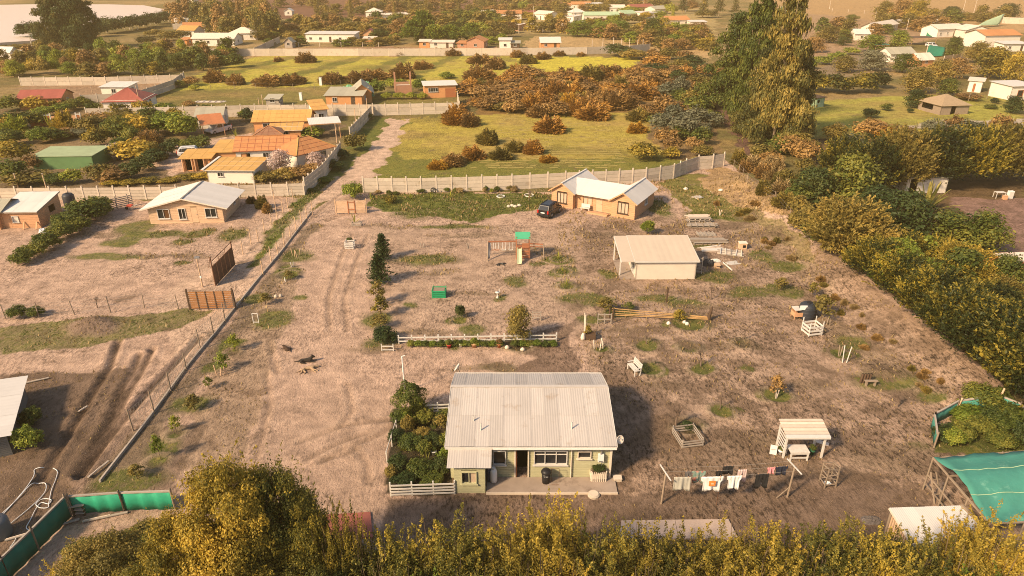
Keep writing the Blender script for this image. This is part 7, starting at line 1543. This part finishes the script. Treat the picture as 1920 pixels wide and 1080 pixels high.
row('cypress', [(1640, 372, 110, 110), (1700, 365, 120, 125), (1765, 358, 120, 120), (1830, 355, 120, 120), (1895, 352, 120, 120), (1950, 352, 110, 120), (1585, 345, 80, 90)], 'cyp', 'cypress', 'tall dark cypress in the screen above the bare plot, {}', 'tree', 'cypress screen above the bare plot')
for o in bpy.data.objects:
    if o.get('group') == 'cypress screen above the bare plot': o.material_slots[0].material = LEAF['olive'] if prs.random() < .3 else LEAF['cyp']
pxplant('banana', 1752, 412, 120, 150, 'palmy', 'banana_plant', 'spiky yellow-green banana plant before the hidden hut', 'plant')
pxplant('banana', 1722, 408, 80, 90, 'palmy', 'banana_plant', 'smaller banana plant beside the spiky yellow one', 'plant')
fill('bush', [(1420, 300), (1500, 280), (1600, 330), (1560, 400), (1500, 400)], 14, (40, 70), (35, 55), ['brown', 'olive', 'green', 'brown'], 'scrub_bush', 'mixed scrub bush beside the ditch under the poplars, {}', seed=4, group='scrub beside the ditch')
fill('bush', [(1480, 262), (1600, 255), (1920, 258), (1920, 290), (1640, 300), (1500, 290)], 16, (40, 80), (30, 50), ['brown', 'olive', 'brown', 'grey'], 'scrub_bush', 'brownish bush below the meadow on the right, {}', seed=5, group='bushes below the right meadow')
row('bare', [(1580, 262, 44, 36)], 'twig', 'bare_tree', 'pale leafless tree below the right meadow', 'tree')
pxplant('bush', 1660, 268, 44, 34, 'amber', 'amber_bush', 'amber-leaved bush below the meadow on the right')
# the great poplars at the ditch
for (px, py, w, h, lf, lb) in [(1448, 268, 10.5, 27, 'euca', 'tallest shaggy golden-green poplar beside the ditch'), (1400, 236, 9, 25, 'green', 'tall poplar behind and left of the tallest one'), (1368, 200, 13, 19, 'green', 'shorter dark tree at the back of the poplar group'),
                               (1480, 262, 8, 17, 'euca', 'lower golden poplar at the right of the tallest one'), (1418, 255, 8, 15, 'euca', 'low golden poplar leaning left over the ditch')]:
    p = G(px, py); plant('giant', p.x, p.y, w, h, lf, 'poplar', lb, 'tree', 'poplars beside the ditch')
fill('bush', [(1240, 175), (1330, 160), (1345, 260), (1330, 300), (1250, 290), (1215, 230)], 26, (34, 60), (24, 44), ['brown', 'olive', 'grey', 'green'], 'scrub_bush', 'low scrub bush on the ditch bank, {}', seed=6, group='scrub on the ditch bank')
row('bush', [(1212, 305, 66, 40, 'gold'), (1285, 262, 60, 52, 'grey'), (1305, 245, 50, 50, 'grey'), (1320, 215, 40, 36, 'green'), (1262, 300, 40, 26, 'gold')], 'gold', 'leafy_bush', 'pale leafy bush on the bank behind the wall, {}', group='pale bushes behind the wall')
fill('scrub', [(1380, 300), (1420, 300), (1490, 350), (1480, 400), (1440, 380)], 12, (28, 46), (24, 36), ['brown', 'olive', 'dry'], 'scrub_bush', 'dry brush on the crest right of the wall end, {}', seed=7, group='dry brush on the crest')
fill('bush', [(1490, 380), (1540, 420), (1600, 480), (1560, 490), (1500, 440)], 8, (40, 64), (30, 44), ['green', 'olive'], 'scrub_bush', 'green bush between the berm and the dark trees, {}', seed=8, group='bushes behind the berm')
# the rusty thicket in the middle field
fill('scrub', [(862, 180), (900, 150), (1000, 150), (1080, 150), (1225, 150), (1228, 185), (1180, 200), (1100, 232), (1040, 225), (960, 215), (900, 210)], 84, (36, 74), (16, 36), ['rust', 'brown', 'brown', 'brown', 'rust', 'olive'], 'scrub_bush', 'rusty scrub bush in the mid-field thicket, {}', kinds=['scrub', 'scrub', 'bush'], seed=1, group='rusty thicket in the middle field')
pxplant('scrub', 1068, 208, 44, 34, 'amber', 'scrub_bush', 'bright orange bush in the middle of the rusty thicket')
row('scrub', [(1033, 250, 62, 32, 'rust'), (915, 272, 44, 30, 'olive'), (856, 235, 56, 40, 'rust'), (880, 238, 40, 28, 'brown'), (1000, 290, 40, 28, 'rust'), (940, 300, 46, 24, 'olive'), (850, 312, 50, 24, 'brown'), (885, 300, 50, 26, 'rust'), (820, 318, 40, 18, 'amber'), (1027, 305, 36, 14, 'amber'), (1115, 225, 70, 30, 'rust'), (965, 285, 40, 22, 'olive'), (1200, 228, 50, 24, 'olive'), (1195, 250, 40, 20, 'amber')],
    'rust', 'scrub_bush', 'lone scrub clump on the green field behind the wall, {}', group='scrub clumps on the green field')
# scrub dotted over the far meadow
row('scrub', [(570, 118, 40, 20), (520, 116, 20, 10), (690, 104, 20, 14), (745, 104, 50, 14), (820, 104, 26, 14), (850, 105, 30, 16), (500, 162, 60, 22), (545, 160, 50, 22), (620, 158, 50, 22), (670, 156, 60, 22), (700, 150, 60, 20), (755, 148, 50, 30), (790, 130, 40, 16), (900, 120, 50, 18), (930, 130, 40, 22), (970, 108, 30, 14), (990, 120, 34, 18, 'olive'), (440, 160, 36, 22), (400, 155, 44, 24), (1018, 112, 30, 14), (1050, 105, 24, 10), (1130, 136, 14, 14, 'green'), (1090, 106, 20, 8)],
    'brown', 'scrub_bush', 'low brown scrub clump on the far meadow, {}', group='scrub on the far meadow')
fill('bush', [(1140, 105), (1300, 110), (1340, 150), (1330, 175), (1240, 150), (1190, 130)], 18, (36, 60), (20, 32), ['brown', 'olive', 'rust', 'dark'], 'scrub_bush', 'brown bush at the right end of the far wall, {}', seed=9, group='bushes by the end of the far wall')
# garden belt at the left, between two walls
fill('tree', [(0, 145), (60, 112), (430, 108), (440, 135), (350, 142), (0, 150)], 48, (28, 54), (24, 44), ['olive', 'green', 'gold', 'bright', 'brown', 'green', 'lime'], 'garden_tree', 'garden tree between the two far left walls, {}', 'tree', seed=10, group='garden trees at the far left', kinds=['bush', 'tree_far', 'tree'])
pxplant('palm', 412, 122, 60, 42, 'palmy', 'palm_tree', 'feathery palm at the corner of the far left gardens', 'palm')
pxplant('palm', 272, 118, 34, 26, 'palmy', 'palm_tree', 'small palm among the far left garden trees', 'palm')
pxplant('ball', 197, 122, 32, 20, 'lime', 'round_shrub', 'lime-green dome of cactus in the far left gardens', 'shrub')
# left middle gardens
row('bush_fine', [(215, 268, 60, 54, 'green'), (250, 262, 70, 56, 'gold'), (300, 258, 70, 52, 'bright'), (340, 262, 60, 56, 'bright'), (360, 285, 60, 30, 'green')], 'bright', 'leafy_tree', 'bright leafy tree left of the carport, {}', 'tree', 'leafy trees left of the carport')
row('bush', [(20, 310, 70, 50, 'gold'), (60, 322, 40, 34, 'brown'), (240, 305, 90, 46, 'gold'), (205, 345, 70, 34, 'brown'), (180, 345, 60, 40, 'olive'), (40, 352, 90, 34, 'olive'), (100, 350, 50, 26, 'green'), (130, 348, 40, 34, 'bright'), (215, 300, 40, 34, 'pink'), (15, 345, 60, 50, 'green')], 'olive', 'garden_shrub', 'garden shrub around the green tank, {}', 'shrub', 'shrubs around the green tank')
row('bush', [(240, 338, 46, 38), (265, 325, 46, 36), (288, 310, 44, 34), (308, 296, 40, 30), (325, 282, 34, 26)], 'dark', 'hedge_bush', 'clipped dark hedge bush along the drive, {}', 'hedge', 'dark hedge along the drive')
row('bush', [(205, 350, 40, 14), (240, 350, 40, 14), (275, 347, 44, 14), (310, 345, 40, 12), (345, 340, 40, 14), (375, 338, 40, 14)], 'gold', 'hedge_bush', 'low yellow hedge bush behind the concrete wall, {}', 'hedge', 'low yellow hedge behind the wall')
row('bush', [(20, 245, 60, 40, 'dark'), (55, 240, 50, 34, 'green'), (75, 222, 40, 24, 'bright'), (105, 215, 40, 22, 'bright'), (130, 208, 40, 24, 'green'), (148, 200, 34, 20, 'green'), (15, 210, 50, 34, 'green'), (60, 262, 50, 20, 'olive'), (110, 262, 60, 22, 'brown'), (150, 258, 50, 20, 'grey'), (175, 250, 50, 26, 'olive'), (10, 262, 40, 24, 'dark')],
    'green', 'garden_shrub', 'hedge shrub near the red-roofed house, {}', 'shrub', 'shrubs near the red-roofed house')
pxplant('yard_plant', 88, 240, 26, 34, 'lime', 'yucca', 'lime yucca in front of the white gateway', 'plant')
row('bush', [(75, 182, 30, 14), (105, 182, 28, 12)], 'dark', 'dark_bush', '{} dark bush in the far left paddock', group='dark bushes in the far left paddock')
row('bush', [(298, 208, 34, 16, 'bright'), (317, 208, 30, 14, 'bright'), (350, 200, 28, 12, 'brown'), (392, 203, 20, 6, 'green'), (335, 165, 22, 16, 'green'), (358, 162, 34, 20, 'brown'), (362, 170, 20, 12, 'lime')], 'green', 'garden_shrub', 'shrub along the wall left of the ruin, {}', 'shrub', 'shrubs left of the ruin')
row('bush', [(702, 180, 46, 32), (735, 165, 36, 20), (752, 163, 30, 16), (790, 172, 36, 26)], 'bright', 'hedge_bush', 'trimmed hedge bush round the brick ruin, {}', 'hedge', 'hedge round the ruin')
row('bush', [(725, 187, 26, 15), (748, 187, 26, 15), (771, 187, 26, 15), (792, 187, 24, 15)], 'lime', 'hedge_bush', 'low clipped hedge block before the ruin, {}', 'hedge', 'low hedge before the ruin')
row('bush', [(835, 148, 34, 14)], 'bright', 'round_shrub', 'green bush behind the orange hut', 'shrub')
row('bush', [(582, 262, 56, 26, 'bright'), (500, 212, 24, 12, 'lime'), (590, 205, 22, 6, 'green'), (455, 228, 24, 24, 'lime'), (380, 208, 30, 12, 'green'), (415, 208, 26, 10, 'green'), (462, 230, 30, 30, 'dark')], 'bright', 'garden_shrub', 'shrub among the orange-roofed houses, {}', 'shrub', 'shrubs among the orange roofs')
pxplant('yard_plant', 440, 258, 20, 20, 'lime', 'banana_plant', 'small lime banana plant beside the carport', 'plant')
row('tree', [(525, 330, 56, 48, 'pink'), (590, 320, 50, 34, 'pink')], 'pink', 'blossom_tree', '{} pink blossoming tree before the white house wall', 'tree', 'blossoming trees')
row('bush', [(495, 345, 50, 26, 'olive'), (530, 342, 50, 30, 'olive'), (560, 338, 40, 30, 'brown'), (585, 330, 40, 26, 'brown')], 'olive', 'garden_shrub', 'reedy shrub in the walled corner garden, {}', 'shrub', 'shrubs in the corner garden')
row('bush', [(665, 285, 46, 40, 'olive'), (640, 300, 34, 22, 'dark'), (625, 322, 40, 24, 'dark'), (605, 345, 30, 14, 'bright'), (690, 225, 26, 14, 'green'), (580, 362, 20, 10, 'green')], 'dark', 'verge_bush', 'bush on the grass verge by the dirt lane, {}', group='verge bushes by the lane')
# hedge by the left wooden houses
row('bush_fine', [(36, 500, 46, 34), (60, 488, 48, 36), (85, 472, 50, 40), (110, 455, 54, 42), (135, 440, 56, 42), (155, 420, 78, 52), (180, 408, 56, 40), (120, 432, 50, 36)], 'green', 'hedge_bush', 'glossy green hedge bush by the wooden sheds, {}', 'hedge', 'green hedge by the wooden sheds')
row('bush_fine', [(28, 600, 34, 30), (64, 596, 32, 22)], 'green', 'agave_bush', '{} spiky dark shrub at the wire fence', 'shrub', 'dark shrubs at the wire fence')
row('scrub', [(490, 392, 26, 26, 'olive'), (470, 382, 20, 14, 'brown'), (500, 400, 20, 20, 'brown')], 'olive', 'scrub_bush', 'weedy bush beside the lane fence, {}', group='weeds beside the lane fence')
# the yard's own young trees
pxplant('bush_fine', 660, 376, 40, 38, 'bright', 'round_tree', 'round leafy bush behind the slatted panel gate', 'shrub')
for px, yb, w, h, lb in ((716, 492, 34, 48, 'rear young pine in the row along the drive'), (709, 538, 44, 56, 'middle young pine in the row along the drive')):
    pxplant('conifer', px, yb, w*1.4, h*1.12, 'pine', 'young_pine', lb, 'tree', 'young pines along the drive')
row('sapling', [(708, 575, 40, 46, 'olive'), (712, 600, 46, 44, 'gold'), (712, 622, 44, 30, 'olive')], 'olive', 'young_tree', 'small leafy tree along the drive, {}', 'tree', 'young trees along the drive')
pxplant('bush_fine', 722, 648, 46, 36, 'dark', 'dark_shrub', 'dark leafy shrub at the left end of the white rail fence', 'shrub')
pxplant('bush_fine', 863, 600, 20, 32, 'dark', 'conifer_bush', 'small dark upright conifer in the middle of the yard', 'tree')
pxplant('tree', 975, 648, 62, 72, 'olive', 'yard_tree', 'olive crowned tree at the white rail fence', 'tree')
pxplant('bushy_fir', 1214, 441, 30, 27, 'bright', 'young_fir', 'bright green young fir behind the beige shed', 'tree')
row('sapling', [(1137, 592, 50, 32, 'olive'), (1180, 586, 30, 18, 'green'), (1102, 634, 22, 24, 'gold'), (1275, 608, 34, 26, 'gold'), (1547, 605, 60, 50, 'olive'), (1525, 560, 26, 30, 'gold'), (1468, 548, 34, 26, 'olive'), (1456, 748, 34, 44, 'brown')], 'olive', 'yard_tree', 'thin young tree on the right side of the yard, {}', 'tree', 'thin young trees right side')
row('sapling', [(438, 662, 30, 34, 'lime'), (414, 700, 34, 36, 'bright'), (390, 732, 22, 24, 'green'), (360, 775, 44, 32, 'olive'), (328, 815, 26, 34, 'lime'), (298, 868, 28, 50, 'bright'), (252, 905, 40, 30, 'olive'), (540, 526, 22, 18, 'olive'), (495, 575, 34, 24, 'olive')], 'bright', 'young_tree', 'small young tree along the low fence kerb, {}', 'tree', 'young trees along the kerb')
row('yard_plant', [(1047, 487, 16, 20), (1055, 510, 14, 16), (1063, 537, 18, 22), (695, 376, 12, 20), (769, 374, 14, 16), (845, 372, 14, 16), (808, 374, 10, 18), (664, 420, 24, 24)], 'lime', 'yard_plant', 'pale green corn-like plant in the yard, {}', 'plant', 'pale spiky yard plants')
row('bush', [(730, 383, 30, 18, 'gold'), (742, 366, 14, 8), (790, 362, 22, 10), (855, 362, 14, 10), (1290, 810, 26, 18, 'dark'), (674, 394, 14, 18, 'olive'), (655, 455, 13, 10, 'green')], 'green', 'small_shrub', 'small shrub in the yard, {}', 'shrub', 'small yard shrubs')
row('bare', [(1316, 692, 36, 44), (1270, 805, 50, 56), (1352, 770, 24, 40), (1213, 648, 20, 30), (1217, 690, 14, 26), (1030, 378, 12, 16), (992, 378, 20, 26), (1395, 640, 20, 30), (1334, 565, 24, 40), (1688, 770, 40, 44), (180, 580, 20, 28), (1600, 800, 10, 10)][:11], 'twig', 'bare_sapling', 'leafless sapling, {} of the bare ones', 'tree', 'leafless saplings')
# garden beside the house
gb = [(752, 800, 48, 31, 'green'), (745, 835, 36, 28, 'dark'), (790, 800, 48, 31, 'green'), (825, 800, 36, 27, 'dark'), (770, 850, 48, 34, 'green'), (815, 845, 44, 31, 'dark'), (745, 890, 40, 34, 'dark'), (785, 895, 48, 32, 'green'), (828, 892, 36, 31, 'dark'), (740, 910, 24, 18, 'dark'), (760, 915, 40, 24, 'dark'), (808, 915, 48, 22, 'green')]
row('bush_fine', gb, 'green', 'garden_shrub', 'lush dark shrub in the fenced garden beside the house, {}', 'shrub', 'lush garden beside the house')
pxplant('ball', 768, 790, 60, 68, 'green', 'round_tree', 'round clipped dark tree at the garden corner', 'tree')
pxplant('agave', 755, 850, 34, 30, 'lime', 'agave', 'pale spiky agave in the fenced garden', 'plant')
pxplant('palm', 812, 800, 40, 34, 'green', 'fern_palm', 'small feathery palm in the fenced garden', 'plant')
row('bush', [(770+i*14, 652, 20, 14, ('green', 'bright')[i % 2]) for i in range(20) if not 10 <= i-3 <= 10], 'green', 'bed_plant', 'low leafy plant under the white rail fence, {}', 'plant', 'flower bed under the rail fence')
fill('bush_fine', [(1765, 845), (1800, 790), (1860, 760), (1930, 820), (1930, 850)], 14, (40, 70), (26, 46), ['green', 'bright', 'green', 'dark'], 'garden_shrub', 'leafy shrub in the netted garden plot, {}', 'shrub', 'shrubs in the netted plot', 12)
row('bush_fine', [(50, 850, 50, 50, 'bright'), (55, 805, 40, 40, 'green')], 'green', 'weed_clump', '{} clump of green weeds beside the grey shed', 'shrub', 'weeds beside the grey shed')
# right-hand slope with the houses
row('bush', [(1530, 175, 66, 44), (1575, 178, 66, 42), (1620, 176, 60, 44), (1650, 168, 50, 36)], 'cyp', 'hedge_bush', 'big dark hedge bush above the right meadow, {}', 'hedge', 'dark hedge above the right meadow')
row('bush', [(1515, 130, 40, 20), (1545, 122, 40, 18), (1575, 112, 40, 16), (1600, 104, 34, 16)], 'bright', 'hedge_bush', 'sloping bright hedge bush left of the green-roofed house, {}', 'hedge', 'sloping bright hedge')
row('tree', [(1590, 138, 60, 32, 'olive'), (1640, 135, 70, 40, 'grey'), (1700, 138, 60, 36, 'green'), (1730, 178, 80, 50, 'olive'), (1770, 160, 70, 46, 'olive'), (1800, 150, 60, 40, 'brown'), (1870, 150, 90, 60, 'gold'), (1840, 120, 60, 40, 'olive'), (1720, 205, 50, 36, 'dark'), (1785, 182, 50, 34, 'green'), (1905, 215, 50, 34, 'dark'), (1905, 160, 50, 60, 'gold'), (1640, 100, 60, 34, 'bright'), (1690, 92, 50, 34, 'bright'), (1790, 110, 40, 40, 'green'), (1560, 82, 60, 32, 'olive'), (1530, 100, 50, 30, 'brown'), (1585, 86, 34, 16, 'dark')],
    'olive', 'slope_tree', 'tree among the hillside houses at the right, {}', 'tree', 'trees among the hillside houses', )
row('tree', [(1660, 48, 50, 44, 'olive'), (1695, 50, 60, 50, 'brown'), (1725, 52, 60, 50, 'gold'), (1600, 40, 30, 12, 'green'), (1790, 35, 50, 22, 'dark'), (1900, 35, 60, 26, 'dark'), (1820, 40, 60, 16, 'olive')], 'olive', 'slope_tree', 'tree above the hillside houses, {}', 'tree', 'trees above the hillside houses')
pxplant('palm', 1680, 92, 50, 30, 'palmy', 'palm_tree', 'bright palm beside the turquoise-roofed house', 'palm')
pxplant('palm', 1785, 104, 54, 34, 'green', 'palm_tree', 'dark palm under the hillside terrace', 'palm')
row('bush', [(1636, 222, 34, 20, 'dark'), (1664, 208, 24, 16, 'green'), (1735, 205, 50, 30, 'olive'), (1708, 212, 14, 10, 'dark'), (1868, 195, 18, 12, 'dark'), (1860, 205, 26, 10, 'green'), (1825, 190, 50, 16, 'brown')], 'green', 'meadow_bush', 'bush dotted on the right meadow, {}', group='bushes on the right meadow')
row('bush', [(1840, 255, 60, 26), (1870, 258, 50, 24), (1900, 258, 50, 24)], 'grey', 'bluish_bush', '{} blue-grey bush at the meadow foot', group='blue-grey bushes')
# the great dark tree at the top left and the trees by the water
for (px, py, w, h, lf, lb) in [(140, 92, 17, 28, 'dark', 'huge dark conifer-like tree by the pale water'), (112, 93, 13, 25, 'euca', 'golden lit tree against the left side of the huge dark one'), (165, 90, 13, 20, 'dark', 'dark tree against the right side of the huge one')]:
    p = G(px, py); plant('giant', p.x, p.y, w, h, lf, 'giant_tree', lb, 'tree', 'giant trees by the water')
row('bush_fine', [(50, 74, 56, 36), (78, 84, 50, 38), (200, 64, 50, 36), (225, 61, 44, 32), (250, 57, 46, 32), (275, 52, 44, 30), (298, 46, 40, 26), (318, 42, 34, 24), (180, 70, 40, 34)], 'dark', 'shore_tree', 'round dark tree along the shore of the pale water, {}', 'tree', 'dark trees along the shore')
row('bush', [(5, 98, 30, 14), (25, 96, 30, 14), (285, 70, 40, 16), (310, 78, 50, 22), (335, 74, 40, 18), (270, 84, 40, 18)], 'olive', 'scrub_bush', 'bush left of the distant white houses, {}', group='bushes left of the distant houses')
fill('tall_far', [(330, 52), (520, 50), (520, 72), (480, 78), (400, 66), (330, 40)], 33, (30, 46), (34, 56), ['olive', 'brown', 'euca'], 'distant_tree', 'hazy tree in the grove behind the distant left houses, {}', 'tree', seed=13, group='grove behind the distant left houses', kinds=['tall_far', 'tree_far'])
fill('tree_far', [(480, 60), (960, 40), (960, 60), (760, 72), (480, 70)], 55, (34, 52), (20, 34), ['olive', 'brown', 'olive', 'green'], 'distant_tree', 'hazy tree beyond the long far wall, {}', 'tree', seed=14, group='trees beyond the long far wall')
row('bushy_fir', [(772, 86, 44, 48), (792, 82, 50, 60), (815, 86, 44, 40), (848, 84, 50, 36), (880, 74, 40, 30)], 'bright', 'dense_tree', 'dense green tree behind the long far wall, {}', 'tree', 'dense green trees behind the far wall')
row('tall_far', [(595, 46, 26, 50), (612, 46, 22, 36), (658, 42, 24, 42), (690, 30, 24, 26), (740, 40, 20, 34), (770, 36, 26, 40), (800, 30, 30, 36), (830, 34, 30, 40), (860, 34, 26, 36), (890, 30, 26, 30)], 'olive', 'distant_tree', 'tall hazy tree on the skyline side of the village, {}', 'tree', 'tall hazy trees over the village')
fill('tree_far', [(920, 55), (1000, 62), (1330, 70), (1340, 100), (1250, 96), (1060, 60)], 44, (30, 50), (18, 30), ['olive', 'bright', 'gold', 'brown'], 'village_tree', 'tree in the sunlit village centre, {}', 'tree', seed=15, group='trees in the sunlit village')
row('tree', [(1085, 70, 60, 30, 'bright'), (1130, 72, 60, 30, 'bright'), (1165, 70, 60, 30, 'bright'), (1225, 82, 60, 46, 'green'), (1245, 66, 46, 32, 'gold'), (1285, 60, 40, 14, 'bright'), (1315, 62, 40, 14, 'bright'), (1030, 52, 30, 26, 'gold'), (1050, 55, 30, 30, 'gold')], 'bright', 'village_tree', 'large bright tree in the village, {}', 'tree', 'large bright village trees')
row('tall_far', [(1282, 26, 40, 36, 'dark'), (1262, 36, 14, 26, 'lime'), (1320, 34, 40, 44, 'euca'), (1350, 30, 40, 44, 'euca'), (1380, 28, 34, 30, 'euca'), (1300, 14, 30, 26, 'olive')], 'euca', 'distant_tree', 'tall tree at the back of the village, {}', 'tree', 'tall trees at the back of the village')
fill('tree_far', [(560, 22), (960, 6), (1250, 6), (1250, 22), (1050, 30), (900, 36), (600, 30)], 66, (28, 46), (14, 24), ['brown', 'olive', 'euca'], 'distant_tree', 'faint tree at the top edge of the village, {}', 'tree', seed=16, group='faint trees at the top edge')
fill('tree_far', [(300, 24), (420, 14), (600, 8), (600, 14), (420, 30), (330, 36)], 16, (30, 44), (16, 26), ['brown', 'olive'], 'distant_tree', 'faint tree beyond the pale water, {}', 'tree', seed=17, group='faint trees beyond the water')

fill('tree_far', [(1500, 60), (1640, 50), (1900, 30), (1920, 40), (1760, 60), (1600, 80)], 16, (30, 50), (18, 30), ['olive', 'brown', 'green'], 'slope_tree', 'small tree on the slope behind the hillside houses, {}', 'tree', seed=18, group='small trees on the upper slope')
fill('bush', [(1400, 190), (1500, 190), (1500, 250), (1420, 250)], 10, (34, 50), (22, 34), ['brown', 'olive'], 'scrub_bush', 'scrub bush at the feet of the poplars, {}', seed=19, group='scrub at the poplars')
fill('bush', [(0, 205), (180, 200), (330, 228), (340, 250), (200, 250), (160, 215), (0, 215)], 14, (30, 50), (20, 34), ['brown', 'olive', 'green', 'gold'], 'garden_shrub', 'shrub in the gardens below the long wall, {}', 'shrub', seed=21, group='shrubs below the long wall')
fill('tree_far', [(480, 85), (560, 84), (730, 84), (900, 80), (960, 84), (740, 88), (560, 90)], 16, (26, 40), (12, 20), ['olive', 'green', 'bright'], 'garden_tree', 'garden tree just behind the very long wall, {}', 'tree', seed=22, group='trees just behind the very long wall')

fill('bush_fine', [(900, 22), (1340, 18), (1340, 62), (1050, 62), (900, 58)], 30, (26, 44), (12, 22), ['bright', 'gold', 'olive', 'lime', 'brown'], 'village_shrub', 'sunlit shrub between the village houses, {}', 'shrub', seed=23, group='sunlit village shrubs')
fill('bush', [(110, 1050), (150, 1025), (290, 1035), (290, 1075), (110, 1078)], 5, (60, 90), (34, 48), ['olive', 'green', 'near'], 'netted_shrub', 'olive shrub inside the green net corner, {}', 'shrub', seed=24, group='shrubs inside the green net', kinds=['bush_fine'])
fill('scrub', [(1290, 340), (1400, 350), (1540, 520), (1700, 660), (1800, 745), (1740, 745), (1600, 640), (1480, 500)], 34, (10, 22), (6, 12), ['dry', 'olive', 'brown'], 'dry_tuft', 'small dry tuft on the bank right of the yard, {}', 'grass tuft', seed=25, group='dry tufts on the bank')
fill('bush', [(480, 75), (560, 60), (960, 62), (960, 84), (700, 76)], 22, (30, 50), (14, 26), ['olive', 'bright', 'brown', 'green'], 'hedge_bush', 'hedge bush around the long white building, {}', 'hedge', seed=26, group='hedges around the long white building')

pxplant('cypress', 1598, 488, 150, 112, 'olive', 'feathery_cypress', 'big feathery golden-green conifer at the top end of the cypress hedge', 'tree')
pxplant('cypress', 1700, 560, 110, 84, 'bright', 'feathery_cypress', 'bright green feathery conifer behind the middle of the cypress hedge', 'tree')
fill('bush_fine', [(1640, 470), (1760, 540), (1900, 640), (1920, 560), (1800, 500)], 12, (60, 100), (40, 70), ['green', 'bright', 'gold', 'olive', 'rust'], 'orchard_shrub', 'mixed shrub between the cypress hedge and the bare plot, {}', 'shrub', seed=31, group='mixed shrubs behind the cypress hedge', kinds=['bush_fine', 'tussock', 'bush', 'cypress'])
pxplant('palm', 1840, 560, 110, 70, 'palmy', 'palm_tree', 'low feathery palm in the trees right of the cypress hedge', 'palm')

fill('bush_fine', [(740, 780), (842, 775), (846, 905), (728, 905)], 16, (26, 44), (22, 40), ['green', 'dark', 'bright', 'green', 'olive'], 'flower_shrub', 'smaller shrub filling the garden beside the house, {}', 'shrub', seed=33, group='small shrubs in the house garden', kinds=['bush_fine', 'bush', 'yard_plant', 'sapling'])

fill('bush', [(700, 362), (1010, 356), (1010, 362), (700, 368)], 14, (8, 20), (7, 13), ['green', 'olive', 'bright', 'dry'], 'wall_weed', 'weed clump at the foot of the near slab wall, {}', 'weed', seed=35, group='weeds at the foot of the near wall')
fill('tree_far', [(0, 106), (200, 108), (430, 108), (430, 128), (0, 135)], 18, (30, 50), (28, 40), ['olive', 'green', 'brown', 'bright'], 'garden_tree', 'taller tree behind the far left garden belt, {}', 'tree', seed=36, group='taller trees in the far left gardens')
fill('bush', [(0, 230), (200, 235), (330, 270), (250, 330), (190, 290), (0, 280)], 16, (34, 60), (24, 44), ['olive', 'green', 'gold', 'brown', 'bright'], 'garden_shrub', 'shrub in the overgrown garden around the green shed, {}', 'shrub', seed=37, group='overgrown garden shrubs', kinds=['bush', 'bush_fine', 'scrub'])
hm = bpy.data.materials.new('haze_air'); hm.use_nodes = True; t = hm.node_tree
t.nodes.remove(t.nodes['Principled BSDF']); pv = t.nodes.new('ShaderNodeVolumePrincipled')
pv.inputs['Color'].default_value = (1, .74, .38, 1); pv.inputs['Density'].default_value = 0.00038; pv.inputs['Anisotropy'].default_value = -.05
t.links.new(pv.outputs[0], t.nodes['Material Output'].inputs['Volume'])
mb = MB(); mb.box((0, 1500, 16), (5800, 3700, 44)); hz = mb.build('haze', hm); tag(hz, kind='stuff')
